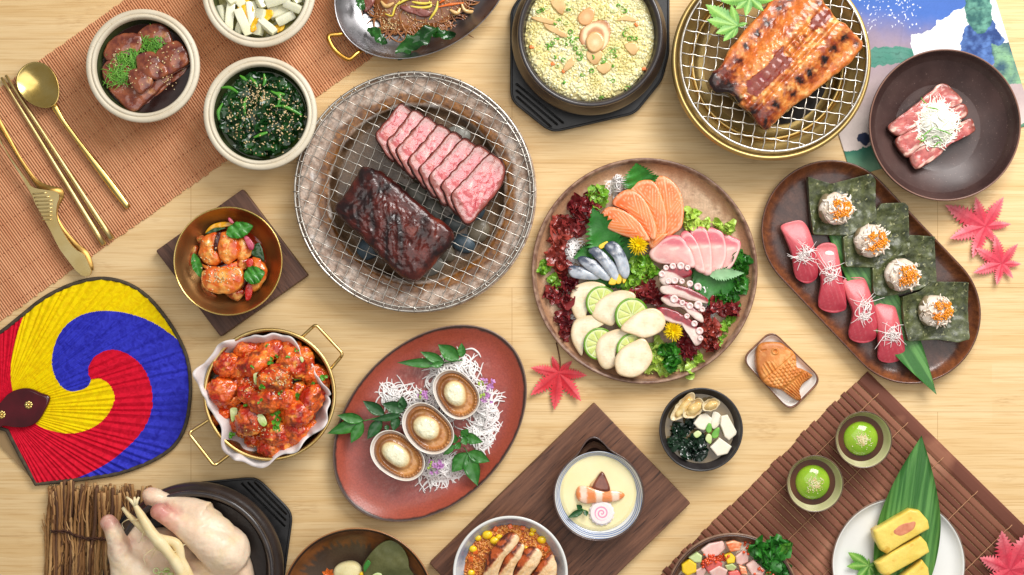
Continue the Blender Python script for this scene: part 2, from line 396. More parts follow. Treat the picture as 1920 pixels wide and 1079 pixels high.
# ------------------------------------------------------------ table top
def bamboo():
    m = bpy.data.materials.new("bamboo_table"); m.use_nodes = True; N = m.node_tree.nodes; L = m.node_tree.links; b = N["Principled BSDF"]
    tc = N.new("ShaderNodeTexCoord")
    def mp(sx, sy):
        n = N.new("ShaderNodeMapping"); n.inputs["Scale"].default_value = (sx/(S*100), sy/(S*100), 1); L.new(tc.outputs["Object"], n.inputs[0]); return n.outputs[0]
    def noise(v, sc_, d, ds=0):
        n = N.new("ShaderNodeTexNoise"); n.inputs["Scale"].default_value = sc_; n.inputs["Detail"].default_value = d; n.inputs["Distortion"].default_value = ds; L.new(v, n.inputs["Vector"]); return n.outputs["Fac"]
    def mr(s, a, c, lo=0, hi=1):
        n = N.new("ShaderNodeMapRange"); n.inputs[1].default_value = a; n.inputs[2].default_value = c; n.inputs[3].default_value = lo; n.inputs[4].default_value = hi; L.new(s, n.inputs[0]); return n.outputs[0]
    def mix(f, A, B):
        n = N.new("ShaderNodeMix"); n.data_type = 'RGBA'; L.new(f, n.inputs[0])
        for x, q in ((A, 6), (B, 7)):
            if hasattr(x, 'links'): L.new(x, n.inputs[q])
            else: n.inputs[q].default_value = (*lin(x), 1)
        return n.outputs[2]
    br = N.new("ShaderNodeTexBrick"); L.new(mp(1, 1), br.inputs[0]); br.inputs["Color1"].default_value = (0, 0, 0, 1); br.inputs["Color2"].default_value = (1, 1, 1, 1)
    br.inputs["Mortar"].default_value = (.5, .5, .5, 1); br.inputs["Scale"].default_value = 1; br.inputs["Mortar Size"].default_value = .0; br.inputs["Brick Width"].default_value = 9; br.inputs["Row Height"].default_value = .36; br.offset = .37
    c = mix(mr(br.outputs[0], 0, 1, 0, .55), (237, 206, 156), (228, 193, 138))
    c = mix(mr(noise(mp(.3, 5.5), 1.2, 7, .5), .42, .72, 0, .55), c, (212, 168, 104))            # broad wavy grain
    c = mix(mr(noise(mp(.6, 30), 1.5, 5, .3), .52, .70, 0, .55), c, (192, 144, 84))              # fine dark fibres
    c = mix(mr(noise(mp(.5, 16), 2.1, 5), .54, .72, 0, .5), c, (246, 214, 160))                    # pale fibres
    kn = noise(mp(1.0, 1.7), .8, 2); kf = mr(kn, .60, .70, 0, 1); k2 = mr(noise(mp(2.5, 18), 2, 4), .45, .6, 0, .35)
    mul = N.new("ShaderNodeMath"); mul.operation = 'MULTIPLY'; L.new(kf, mul.inputs[0]); L.new(k2, mul.inputs[1])
    c = mix(mul.outputs[0], c, (180, 134, 84))
    b3 = N.new("ShaderNodeTexBrick"); L.new(mp(1, 1), b3.inputs[0]); b3.inputs["Color1"].default_value = (0, 0, 0, 1); b3.inputs["Color2"].default_value = (0, 0, 0, 1); b3.inputs["Mortar"].default_value = (1, 1, 1, 1)
    b3.inputs["Scale"].default_value = 1; b3.inputs["Mortar Size"].default_value = .006; b3.inputs["Brick Width"].default_value = 14; b3.inputs["Row Height"].default_value = 2.33; b3.offset = .43
    c = mix(mr(b3.outputs[0], 0, 1, 0, .55), c, (168, 122, 72))
    L.new(c, b.inputs["Base Color"]); b.inputs["Roughness"].default_value = .55; b.inputs["Specular IOR Level"].default_value = .22
    bn = N.new("ShaderNodeBump"); bn.inputs["Distance"].default_value = .35*S; L.new(noise(mp(.6, 14), 1.5, 5), bn.inputs["Height"]); L.new(bn.outputs[0], b.inputs["Normal"])
    return m
BAM = bamboo()
x0, x1, y0, y1 = -1500, 1500, -1000, 1000
V = np.array([(x0, y0, 0), (x1, y0, 0), (x1, y1, 0), (x0, y1, 0), (x0, y0, -48), (x1, y0, -48), (x1, y1, -48), (x0, y1, -48)], float)
mk("table_top", (V, [[0, 1, 2, 3], [7, 6, 5, 4], [0, 4, 5, 1], [1, 5, 6, 2], [2, 6, 7, 3], [3, 7, 4, 0]]), BAM, kind='structure', smooth=False)

# ------------------------------------------------------------ placemats
M_slat = pm("orange_bamboo", (230, 168, 122), (212, 146, 100), 1.2, (.35, .7), (1, 1, 1), .6, island=((192, 118, 76), .4), bumps=((.3, 20, 3),))
M_thr = pm("brown_thread", (164, 100, 66), rough=.8)
a = math.atan2(.578, .816); u = np.array([math.cos(a), math.sin(a)]); v = np.array([u[1], -u[0]])
mat1 = thing("bamboo_placemat", "orange brown bamboo placemat of very thin slats running under the cream bowls and gold cutlery", "placemat", 0, 385)
o0 = np.array([0., 0.]); sh = []; n = 0
for s in np.arange(-190, 960, 4.75):
    w_ = 2.15; hl = 178+rnd.uniform(-1, 1); c = u*s; j = rnd.uniform(-.5, .5)
    pr = [(-w_, 0), (-w_*.8, 1.9+j*.5), (0, 3.0+j*.5), (w_*.8, 1.9+j*.5), (w_, 0)]
    Vs = []
    for e in (-1, 1):
        for (p, z) in pr: q = c+u*p+v*(e*hl+j*2); Vs.append((q[0], q[1], z+.3))
    F = [[i, i+1, i+6, i+5] for i in range(4)]+[[4, 3, 2, 1, 0], [5, 6, 7, 8, 9]]
    sh.append((np.array(Vs), F, None))
base1 = WL["bamboo_placemat"]
mk("slats", join(sh), M_slat, base1+[0, 0, .2], mat1, kind='stuff', smooth=False)
for t in (-168, -128, -92, -48, -6, 34, 78, 122, 166):
    ss = []
    for i, s in enumerate(np.arange(-190, 958, 9.5)):
        p = u*(s+1)+v*(t+.8); q = u*(s+5.5)+v*(t-.8)
        ss.append(tube([(p[0], p[1], 2.2), ((p[0]+q[0])/2, (p[1]+q[1])/2, 4.2), (q[0], q[1], 2.2)], .75, 4))
    mk("thread", join(ss), M_thr, base1, mat1, reg=False)
M_slat2 = pm("walnut_bamboo", (142, 88, 66), (106, 58, 40), 1.0, (.3, .7), (.35, .35, 1), .68, bumps=((.3, 14, 3),), speck=((164, 108, 84), 2.2, .56))
M_slat3 = pm("walnut_bamboo_dark", (124, 72, 54), (98, 52, 36), 1.0, (.3, .7), (.35, .35, 1), .68, bumps=((.3, 14, 3),), speck=((152, 98, 74), 2.2, .56))
M_slat4 = pm("walnut_bamboo_light", (158, 104, 80), (122, 70, 50), 1.0, (.3, .7), (.35, .35, 1), .68, bumps=((.3, 14, 3),), speck=((176, 124, 98), 2.2, .56))
M_str = pm("tan_string", (190, 140, 104), rough=.8)
mat2 = thing("bamboo_placemat", "dark reddish brown mat of wide bamboo slats under the green tea cups and white plate", "placemat", 1625, 695)
b2 = WL[mat2.name]; d1 = np.array([295., -290.]); d1 /= np.linalg.norm(d1); d2 = np.array([-390., -384.]); d2 /= np.linalg.norm(d2)
def slat(wd, L_, h=4):
    pr = [(-wd/2, 0), (-wd/2, h*.55), (-wd*.3, h*.95), (0, h), (wd*.3, h*.95), (wd/2, h*.55), (wd/2, 0)]
    Vs = np.array([(x, y, z) for x in (0, L_) for y, z in pr]); F = [[i+1, i, i+7, i+8] for i in range(6)]+[[0, 1, 2, 3, 4, 5, 6], [13, 12, 11, 10, 9, 8, 7]]
    return Vs, F, None
ang = math.atan2(d1[1], d1[0]); s = 14; meshes = {}; i = 0
while s < 640:
    wd = rnd.choice([11.6, 12.4, 13.0, 13.6]) if i else 29; key = (wd, i % 3)
    p = d2*(s+wd/2-14); mm = [M_slat2, M_slat3, M_slat4][rnd.choice([0, 0, 1, 2])] if i else M_slat3
    L_ = 700
    if (key) in meshes and i:
        o = bpy.data.objects.new("slat", meshes[key]); sc.collection.objects.link(o); o.parent = mat2
        o.location = (p[0]*S, p[1]*S, .3*S); o.rotation_euler = (rnd.uniform(-.05, .05), 0, ang)
    else:
        o = mk("slat", slat(wd-.9, L_, 4 if i else 6), mm, b2+[p[0], p[1], .3], mat2, rz=ang, smooth=False); meshes[key] = o.data
    q = rnd.uniform(-3, 3)
    o.location.x += d1[0]*q*S; o.location.y += d1[1]*q*S
    s += wd+.5; i += 1
for t in (45, 122, 215, 305, 395, 485):
    P = [b2[:2]*0+d1*t+d2*x for x in np.arange(16, 600, 8)]
    L1 = [(p[0], p[1], 5.2+(.6 if j % 2 else -.8)+(2.2 if j < 2 else 0)) for j, p in enumerate(P)]
    mk("string", tube(L1, .8, 5), M_str, b2, mat2, reg=False)
REG.append((np.array([(x0, y0, 0), (x1, y0, 0), (x1, y1, 0), (x0, y1, 0)], float), [[0, 1, 2, 3]]))

# ------------------------------------------------------------ brass cutlery
M_gold = pm("brushed_gold", (236, 208, 132), (222, 188, 104), 3, rough=.17, rough2=.26, metal=1)
M_goldS = pm("satin_gold", (236, 214, 156), (222, 194, 128), 2, rough=.36, rough2=.45, metal=1)
def bar(name, a_, b_, r0, r1, z0, z1, parent, mat, flat=1, seg=10, n=12, bow=0):
    A = I(*a_, z0); B = I(*b_, z1); t = np.linspace(0, 1, n)[:, None]; P = A+(B-A)*t; P[:, 2] += bow*np.sin(PI*t[:, 0])
    o = WL[parent.name] if parent else A
    return mk(name, tube(P-o, [r0, (r0+r1)/2, r1], seg, flat), mat, o, parent)
sp = thing("spoon", "long gold soup spoon with oval bowl lying left of the braised aubergine bowl", "spoon", 75, 160, 5)
dr = math.atan2(-(395-165), 245-78)
def spoon_bowl():
    nr, nt = 18, 64; th = np.linspace(0, 2*PI, nt, endpoint=False); Vs = []
    for r in np.linspace(.04, 1, nr): Vs.append(np.c_[46*r*np.cos(th)*(1+.06*np.cos(th)*r), 36.5*r*np.sin(th)*(1-.10*np.cos(th)*r), np.full(nt, 13*r**2.2)])
    Vt = np.concatenate(Vs); k = len(Vt); F = quads(nr, nt, False, True)[:, ::-1]; top = Vt+[0, 0, 1.6]
    e = np.array([[(nr-1)*nt+i, (nr-1)*nt+(i+1) % nt, k+(nr-1)*nt+(i+1) % nt, k+(nr-1)*nt+i] for i in range(nt)])
    c = np.array([[i for i in range(nt)]])
    return join([(np.vstack([top, Vt]), np.vstack([F, (F+k)[:, ::-1], e[:, ::-1]]), None), (top[:nt]*[1, 1, 1], c, None)])
mk("spoon_bowl", spoon_bowl(), M_gold, I(76, 161, 8), sp, rz=dr)
hd = [I(100, 196, 17), I(110, 213, 17), I(122, 232, 16), I(160, 283, 14), I(205, 342, 11), I(241, 390, 9)]
mk("handle", tube(resample(np.array(hd)-WL[sp.name], 30, False), [7, 4.2, 4.4, 5.5, 7, 7.5, 5.5], 12, .7), M_gold, WL[sp.name], sp)
for lab, A, B in (("left gold chopstick of the pair lying between the tongs and the spoon", (3, 146), (195, 459)), ("right gold chopstick of the pair, its tip beside the spoon handle", (11, 142), (210, 449))):
    p = I(*A, 8); Q = I(*B, 9)
    o = mk("chopstick", tube([Vector(q) for q in (np.linspace(0, 1, 14)[:, None]*(Q-p))], [2.8, 4.0, 5.6], 12), M_goldS, p, label=lab, cat="chopstick", group="pair of gold chopsticks")
tg = thing("tongs", "gold grill tongs with a ribbed grip, lowest cutlery at the left edge", "tongs", 100, 380, 4)
to = C([(-60, 60), (10, 215), (60, 300), (120, 385), (165, 445), (185, 475), (225, 490), (300, 500), (345, 512), (354, 540), (340, 580), (335, 640), (350, 700), (400, 790), (455, 855), (495, 875), (515, 910), (543, 985), (530, 1005), (495, 1010), (455, 980), (400, 910), (350, 840), (300, 740), (250, 650), (215, 590), (185, 520), (150, 460), (90, 360), (40, 280), (-60, 110)], 0, 200, 3.173)
def strip(name, pts, z, h, mat, parent, e=2, **kw):
    P = np.array(pts, float); c = P.mean(0); p = I(c[0], c[1], z+h); p[2] = z; kz = k_(z+h)
    return mk(name, prism(resample(np.c_[P[:, 0]-c[0], c[1]-P[:, 1]]*kz, 90), h, z0=0), mat, p, parent, **kw)
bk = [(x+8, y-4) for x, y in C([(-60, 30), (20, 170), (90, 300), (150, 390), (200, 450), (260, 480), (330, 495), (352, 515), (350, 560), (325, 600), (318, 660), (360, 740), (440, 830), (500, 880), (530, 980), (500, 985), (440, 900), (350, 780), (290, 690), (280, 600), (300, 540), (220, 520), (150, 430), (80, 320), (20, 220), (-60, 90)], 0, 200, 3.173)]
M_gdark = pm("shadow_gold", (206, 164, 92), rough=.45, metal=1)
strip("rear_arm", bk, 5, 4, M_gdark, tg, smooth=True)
strip("front_arm", to, 16, 5, M_goldS, tg, smooth=False)
for i in range(8):
    x_, y_ = 190+i*8, 520+i*22; q = C([(x_+4, y_), (x_+105-abs(i-2)*9, y_-6+i*.5)], 0, 200, 3.173)
    bar("grip_rib", q[0], q[1], 1.6, 1.6, 21.5, 21.5, tg, M_goldS, seg=6, n=6)

# ------------------------------------------------------------ fan
fan = thing("hand_fan", "round paper hand fan with swirling yellow, blue and red comma shapes and dark red handle", "fan", 10, 765, 0)
fc = lambda P: C(P, 0, 500, 2.57)
FO = fc([(-120, 385), (0, 318), (100, 240), (200, 160), (300, 105), (400, 70), (480, 58), (560, 66), (640, 96), (720, 155), (800, 250), (862, 350), (900, 440), (916, 540), (915, 640), (895, 760), (850, 850), (780, 910), (680, 960), (560, 1000), (420, 1022), (300, 1036), (172, 1050), (100, 920), (33, 790), (-60, 760), (-120, 740)])
FOs = resample(FO[:22], 300, False).tolist()+FO[22:]
YB = resample(fc([(116, 228), (82, 330), (58, 430), (50, 520), (60, 600), (90, 690), (180, 765), (250, 793), (330, 805), (400, 795), (470, 762), (520, 712), (549, 650), (546, 605), (522, 565), (480, 541), (438, 545)]), 160, False).tolist()
BU = resample(fc([(438, 545), (425, 575), (390, 595), (340, 602), (298, 580), (265, 530), (250, 470), (257, 400), (285, 330), (340, 265), (420, 225), (520, 214), (620, 228), (740, 272), (862, 355)]), 160, False).tolist()
BI = resample(fc([(438, 545), (425, 510), (432, 470), (462, 430), (510, 406), (560, 403), (620, 425), (680, 475), (720, 550), (735, 640), (722, 720), (680, 800), (620, 865), (540, 932), (450, 985), (350, 1028)]), 160, False).tolist()
yellow = YB+BU+fc([(1000, 350), (1000, -100), (100, -100)]); blue = BU+fc([(1100, 355), (1100, 1200), (350, 1200)])+BI[::-1]
pv = np.array([2., 767.]); fR = np.array(FOs)
Rf = polyR(np.c_[fR[:, 0]-pv[0], pv[1]-fR[:, 1]])
th = np.linspace(0, 2*PI, 1400, endpoint=False); rr = np.linspace(0.03, 1, 190); m = Rf(th)
X = np.concatenate([np.c_[m*r*np.cos(th), m*r*np.sin(th)] for r in rr]); dist_ = np.linalg.norm(X, axis=1); tt = np.tile(th, len(rr))
tw = tt+.010*np.sin(tt*23)+.006*np.sin(tt*57+1); pleat = np.abs(((tw*58/PI) % 1)-.5)*2*(.8+.2*vn(P3(tt*14, tt*0), 3))
Z = 6+pleat*np.clip(dist_/120, 0, 1.6)*2.6+.8*fbm(np.c_[X, X[:, :1]*0], 60, 3)
F = quads(len(rr), 1400, False, True)[:, ::-1]; ctr = X[F].mean(1); cp = np.c_[ctr[:, 0]+pv[0], pv[1]-ctr[:, 1]]
MI = np.where(inside(cp, blue), 2, np.where(inside(cp, yellow), 1, 0))
fb = (((.9, 9, 4)), (.5, 2.6, 3))
fm = [pm("fan_"+n_, c_, c2_, 9, (.38, .66), spec=.15, rough=.7, dist=1.2, bumps=((1.0, 7, 4),)) for n_, c_, c2_ in (("red", (226, 22, 52), (196, 12, 40)), ("yellow", (252, 222, 0), (236, 196, 0)), ("blue", (58, 62, 200), (42, 42, 166)))]
kf = k_(8); pf = I(*pv, 8); pf[2] = 0
mk("fan_leaf", (np.c_[X*kf, Z], F, MI), fm, pf, fan, smooth=False)
mk("binding", tube(np.c_[(np.array(FOs)-pv)*[kf, -kf], np.full(len(FOs), 7.5)], 3.6, 8, .8, closed=True), pm("fan_binding", (88, 76, 58), (62, 52, 42), 8, rough=.8), pf, fan)
mk("backing", prism(np.array(FOs[::4])*[kf, -kf]-pv*[kf, -kf], 3, z0=1.0), pm("fan_back", (160, 130, 90)), pf, fan, smooth=False)
hp = fc([(-120, 790), (0, 655), (40, 612), (90, 590), (140, 588), (190, 608), (238, 633), (212, 700), (178, 750), (130, 774), (70, 776), (20, 768), (0, 776), (-80, 840)])
piece("handle", hp, 9, 9, pm("red_lacquer", (92, 14, 26), (66, 8, 18), 2, rough=.12, coat=.6), fan, e=4, n=90, smooth=True)
for q in fc([(138, 667), (8, 714)]):
    b = mk("stud", join([tr((BALLS[2][0]*[3.2, 3.2, 2.5], BALLS[2][1], None), (5*math.cos(t), 5*math.sin(t), 0)) for t in np.linspace(0, 2*PI, 9)[:-1]]+[(BALLS[2][0]*[3, 3, 4], BALLS[2][1], None)]), M_gold, I(*q, 18), fan)

# ------------------------------------------------------------ printed cloth, top right (a plain invented landscape)
cl = [(1597, 333), (1938, 232), (1862, -2), (1840, -90), (1490, 10)]
co_ = np.array(cl, float); n1, n2 = 300, 300
s_, t_ = np.meshgrid(np.linspace(0, 1, n1), np.linspace(0, 1, n2), indexing='ij')
A_, B_, C_, D_ = [np.array(p, float) for p in ((1597, 333), (1938, 232), (1838, -90), (1497, 11))]
PX = (A_*(1-s_[..., None])+B_*s_[..., None])*(1-t_[..., None])+(D_*(1-s_[..., None])+C_*s_[..., None])*t_[..., None]
px, py = PX[..., 0].ravel(), PX[..., 1].ravel(); q3 = P3(px, py); PX0, PY0 = px, py; px = px+9*fbm(q3, 30, 3, 41)+3*fbm(q3, 8, 2, 43); py = py+9*fbm(q3, 30, 3, 51)+3*fbm(q3, 8, 2, 53)
nz = fbm(q3, 26, 4, 3); nz2 = fbm(q3, 9, 3, 8); nz3 = fbm(q3, 60, 3, 5)
col = mixc(LN(72, 108, 182)+0*q3, LN(158, 138, 150)+0*q3, sst(10, 95, py-(px-1640)*.12+12*nz3))
col = mixc(col, LN(196, 176, 172), sst(90, 200, py+20*nz3)); col = mixc(col, LN(222, 206, 198), sst(190, 235, py+10*nz))
cloud = (py > 62-(px-1720)*.42+12*nz) & (py < 118-(px-1720)*.1+10*nz2+14*nz) & (px > 1712); col[cloud] = LN(246, 246, 246)
cloud2 = (px > 1755+10*nz) & (py < 100) & (py > 40-(px-1755)*.5+14*nz) ; col[cloud2] = LN(246, 246, 248)
hill = (py > 98-.5*np.sqrt(np.clip(400-(px-1670)**2*.14, 0, 1e9))+2*nz) & (py < 124-(px-1640)*.16+3*nz2) & (px < 1712); col[hill] = (LN(84, 140, 124)+.06*nz[:, None])[hill]
tree = (((px-1838)/40)**2+((py-82)/44)**2 < 1+.35*nz) ; col[tree] = mixc(LN(48, 72, 128)+0*q3, LN(92, 126, 186)+0*q3, .5+1.2*nz2)[tree]
tree2 = (((px-1835)/24)**2+((py-18)/42)**2 < 1+.4*nz); col[tree2] = mixc(LN(52, 98, 96)+0*q3, LN(104, 158, 140)+0*q3, .5+1.2*nz2)[tree2]
gr = (px > 1862) & (py > 82+10*nz) & (py < 158); col[gr] = mixc(LN(60, 92, 110)+0*q3, LN(150, 196, 146)+0*q3, .4+1.5*nz+(py-120)/60)[gr]
gl = py > 283-(px-1590)*.15+2*nz; col[gl] = mixc(LN(40, 112, 92)+0*q3, LN(132, 176, 142)+0*q3, (py-283+(px-1590)*.2)/38)[gl]
bush = (((px-1622)/17)**2+((py-262)/13)**2 < 1+.8*nz2); col[bush] = LN(40, 50, 78)
sn = (vn(P3(px/2.6, py/2.6), 4) > .72) & (py < 70-(px-1640)*.3+26*nz) & (px < 1730); col[sn] = LN(240, 242, 248)
wsh = fbm(q3, 45, 4, 61, (1, 2.5, 1)); col = col*(1+.10*wsh[:, None]+.05*fbm(q3, 3, 2, 62)[:, None]); ln_ = np.abs(((py-px*.1+6*nz)/9 % 1)-.5) < .05; col[ln_ & (tree | tree2 | hill | gr)] *= .7; rimc = np.abs(py-(62-(px-1720)*.42+12*nz)) < 1.0; col[rimc & (px > 1712) & (px < 1850)] *= .75
px, py = PX0, PY0
Vc = np.stack([(px-960), (539.5-py), 1.6+1.5*fbm(q3, 120, 2, 9)+.9*np.exp(-((px-1700+py*.12)/3.0)**2)], 1); cc = Vc[:, :2].mean(0)
k = len(Vc); Fq = quads(n1, n2)[:, :]; Vn = Vc-[cc[0], cc[1], 0]
per = [i*n2 for i in range(n1)]+[(n1-1)*n2+j for j in range(1, n2)]+[i*n2+n2-1 for i in range(n1-2, -1, -1)]+[j for j in range(n2-2, 0, -1)]
E = np.array([[per[i], per[(i+1) % len(per)], per[(i+1) % len(per)]+k, per[i]+k] for i in range(len(per))])
mk("printed_cloth", (np.vstack([Vn, Vn-[0, 0, 1.1]]), np.vstack([Fq, (Fq+k)[:, ::-1], E])), pm("cotton_print", attr=True, rough=.85, bumps=((.25, 60, 2),)), (cc[0], cc[1], 0), label="cotton cloth printed with a blue, mauve and green landscape under the dark brown bowl", cat="cloth", col=np.vstack([col, col]))
# ------------------------------------------------------------ cream side-dish bowls (upper left)
M_cream = pm("cream_stoneware", (226, 216, 194), (216, 202, 176), 1.5, rough=.5, bumps=((.25, 18, 4),), speck=((196, 178, 148), 22, .64))
M_green = pm("dark_green_glaze", (74, 82, 48), (44, 54, 34), 1.2, rough=.12, coat=.5)
def cream_bowl(x, y, lab, depth=44):
    t = thing("cream_bowl", lab, "bowl", x, y, 76, "cream rimmed bowls on the orange mat"); WL[t.name][2] = 4; t.location.z = 4*S
    k = k_(80); p = WL[t.name]
    pr = [(0, 0), (62, 0), (64, 6), (84, 20), (101, 48), (106, 64), (107, 72), (106, 75), (101.5, 77), (98, 76.4), (96.8, 74.6), (95.6, 76.4), (93, 77.4), (90.5, 76), (88.5, 72), (88, 62)]
    mk("bowl_body", lathe([(r*k, z) for r, z in pr], 128), M_cream, p, t)
    pr = [(88.6, 70), (87.5, 60), (82, 42), (68, 24), (45, 16), (0, 14)]
    mk("glazed_inside", lathe([(r*k, z) for r, z in pr], 128), M_green, p, t)
    return p
M_sauce = pm("dark_soy_broth", (52, 18, 10), (30, 10, 6), 1.2, rough=.1, spec=.3)
M_pickle = pm("pickle_brine", (214, 204, 130), (190, 184, 104), 1, rough=.06, trans=.35)
M_brine = pm("green_broth", (70, 84, 30), (34, 52, 16), 1, rough=.1, spec=.3)
def liquid(p, r, z, mat, label, amp=.5, **kw):
    return mk("liquid" if 'name' not in kw else kw['name'], disk(r, 30, 100, lambda x, y: amp*fbm(P3(x, y), 30, 3)), mat, p+np.array([0, 0, z]), label=label, cat=kw.get('cat', 'liquid'))
def seeds_on(dp, pts, size, mat, label, cat="seeds", seed=3, name="sesame_seeds", up=.6, sub=0, tilt=.4, group=None, img=True):
    P = [(dp.im(x, y) if img else np.array([x, y, dp.w(x, y)[0]])) for x, y in pts]; P = np.array(P); c = P.mean(0); c[2] = P[:, 2].min()
    return mk(name, scatter(P-c+[0, 0, up], size, sub, tilt, seed=seed), mat, c, label=label, cat=cat, kind='stuff', group=group, reg=False)
def gauss_pts(cx, cy, sx, sy, n, seed):
    g = np.random.default_rng(seed); return [(cx+g.normal(0, sx), cy+g.normal(0, sy)) for _ in range(n)]
def disc_pts(cx, cy, r, n, seed, sx=1, sy=1):
    g = np.random.default_rng(seed); o = []
    for _ in range(n): a = g.uniform(0, 2*PI); q = r*math.sqrt(g.uniform()); o.append((cx+q*math.cos(a)*sx, cy+q*math.sin(a)*sy))
    return o
M_ses = pm("sesame", (244, 228, 188), (222, 190, 130), 30, rough=.45, island=((206, 166, 104), .6))
M_shred = pm("scallion_green", (96, 168, 46), (58, 128, 28), 8, rough=.4, island=((150, 200, 90), .7), sss=.1)
# braised aubergine
p = cream_bowl(268, 124, "cream rimmed bowl at the upper left, holding braised aubergine")
m0 = len(REG)
liquid(p, 84, 48, M_sauce, "dark brown soy broth round the aubergine in the upper left bowl", name="soy_broth", cat="sauce")
c1 = lambda P: C(P, 0, 0, 3)
def eg_col(V):
    n = fbm(V, 14, 4, 2)[:, None]; c = mixc(LN(176, 100, 64)+0*V, LN(104, 46, 36)+0*V, .5+1.1*n[:, 0])
    c = mixc(c, LN(120, 66, 92)+0*V, sst(.12, .5, fbm(V, 26, 2, 9))*.8)
    return mixc(c, LN(216, 156, 104)+0*V, sst(.2, .6, fbm(V, 18, 3, 31))*.7)
M_egg = pm("braised_aubergine", attr=True, rough=.1, coat=.8, sss=.12, sssr=(1, .4, .2), bumps=((.5, 12, 4),), grain=.12)
for lab, q, z, h in (("braised aubergine chunk at the far upper left, under the scallion shreds", [(590, 280), (640, 215), (720, 190), (780, 205), (795, 250), (760, 300), (700, 320), (650, 345), (600, 330)], 44, 24),
    ("braised aubergine chunk at the top of its bowl, purple skinned", [(775, 190), (830, 145), (880, 135), (930, 160), (960, 230), (930, 250), (860, 240), (800, 235)], 44, 22),
    ("square braised aubergine chunk at the right of its bowl", [(880, 300), (950, 245), (1000, 240), (1040, 290), (1050, 350), (980, 395), (930, 415), (905, 370)], 46, 26),
    ("pale centred braised aubergine chunk in the middle of its bowl", [(775, 320), (850, 295), (900, 350), (935, 410), (880, 440), (820, 430), (780, 400)], 50, 26),
    ("purple braised aubergine chunk below the middle of its bowl", [(720, 410), (770, 390), (830, 410), (850, 460), (810, 510), (780, 520), (740, 480)], 52, 24),
    ("braised aubergine chunk at the left edge of its bowl", [(575, 400), (600, 350), (660, 350), (720, 380), (720, 450), (650, 480), (600, 470)], 46, 24),
    ("long braised aubergine slab lying lowest in its bowl", [(620, 480), (720, 470), (800, 530), (900, 440), (960, 410), (930, 460), (850, 540), (770, 610), (735, 620), (680, 570)], 42, 20),
    ("lower braised aubergine slab with brown cut edge, at the lower right of its bowl", [(770, 600), (860, 520), (960, 430), (1045, 380), (1030, 420), (930, 500), (860, 560), (800, 605)], 38, 14)):
    q = [tuple(np.mean(q, 0)+(np.array(a_)-np.mean(q, 0))*1.1) for a_ in q]
    piece("aubergine_chunk", c1(q), z, h, M_egg, label=lab, cat="aubergine", group="braised aubergine chunks", colf=eg_col, e=5, dome=1.5, n=80, rings=14, wob=1.2, seed=int(q[0][0]), zf=lambda x, y, V: 2.2*fbm(V, 14, 4, 6))
dp = Drop(m0)
for cx, cy, R_, lab in ((855/3, 245/3, 20, "tuft of green scallion shreds at the top of the aubergine"), (720/3, 330/3, 22, "tuft of green scallion shreds at the middle of the aubergine"), (680/3, 420/3, 20, "tuft of green scallion shreds lowest on the aubergine")):
    q = dp.im(cx, cy); mk("scallion_shreds", nest(R_*1.15, 52, .75, 44, 7, int(cx), (1.0, .8), 4, .2), M_shred, q, label=lab, cat="scallion", kind='stuff', reg=False)
seeds_on(dp, gauss_pts(640/3, 330/3, 12, 16, 45, 1)+gauss_pts(900/3, 330/3, 24, 20, 50, 2)+gauss_pts(230, 150, 26, 12, 35, 3)+gauss_pts(320, 155, 9, 8, 16, 5), (1.9, 1.2, .8), M_ses, "pale sesame seeds sprinkled on the braised aubergine")
# white radish pickle
p = cream_bowl(485, -17, "cream rimmed bowl cut by the top edge, holding white and yellow pickles")
liquid(p, 84, 44, M_pickle, "pale yellow brine round the white radish pickle", name="brine", cat="liquid")
m0 = len(REG)
M_rad = pm("white_radish", (240, 238, 214), (224, 222, 186), 2, rough=.18, coat=.3, sss=.3, sssr=(1, .9, .6), grain=.05)
M_yel = pm("yellow_pickle", (246, 200, 40), (236, 164, 20), 2, rough=.2, coat=.3, sss=.2, grain=.1)
g = np.random.default_rng(5); k = 0
c2 = lambda P: C(P, 340, 0, 3.097)
rods = [((225, 40), (240, 140), 12), ((290, 30), (270, 190), 13), ((330, 60), (390, 200), 14), ((400, 20), (420, 150), 17), ((470, 60), (440, 200), 15), ((520, 90), (640, 40), 16), ((560, 130), (650, 80), 14), ((500, 20), (620, -20), 15), ((300, -40), (380, 60), 14), ((420, -80), (480, 40), 14), ((560, -60), (520, 80), 14), ((240, -60), (300, 20), 12), ((600, 20), (690, 60), 12), ((350, 130), (330, 200), 11), ((460, 120), (540, 190), 12), ((640, -60), (680, 20), 12), ((360, -140), (440, -60), 12), ((500, -160), (600, -90), 12)]
for i, (A, B, r) in enumerate(rods):
    a_, b_ = c2([A, B]); z = 54+(i*7) % 17; A3 = I(*a_, z); B3 = I(*b_, z+g.uniform(-5, 5)); c = (A3+B3)/2; d = B3-A3; L_ = np.linalg.norm(d)
    s = tr(box(L_*1.1, r*1.25, r*1.0, 2.5, -r*.5), rot=(g.uniform(-.5, .5), -math.asin(d[2]/L_), math.atan2(d[1], d[0])))
    s = (s[0]+.8*np.c_[vn(s[0]/9), vn(s[0]/9, 4), vn(s[0]/9, 7)], s[1], None)
    mk("radish_stick", s, M_rad, c, label="%s white radish pickle stick, %s of the pickle bowl" % (["short thin", "long leaning", "broad upright", "slanting"][i % 4], where((a_[0]+b_[0])/2, (a_[1]+b_[1])/2, 485, -17, 88)), cat="pickle", group="white radish pickle sticks")
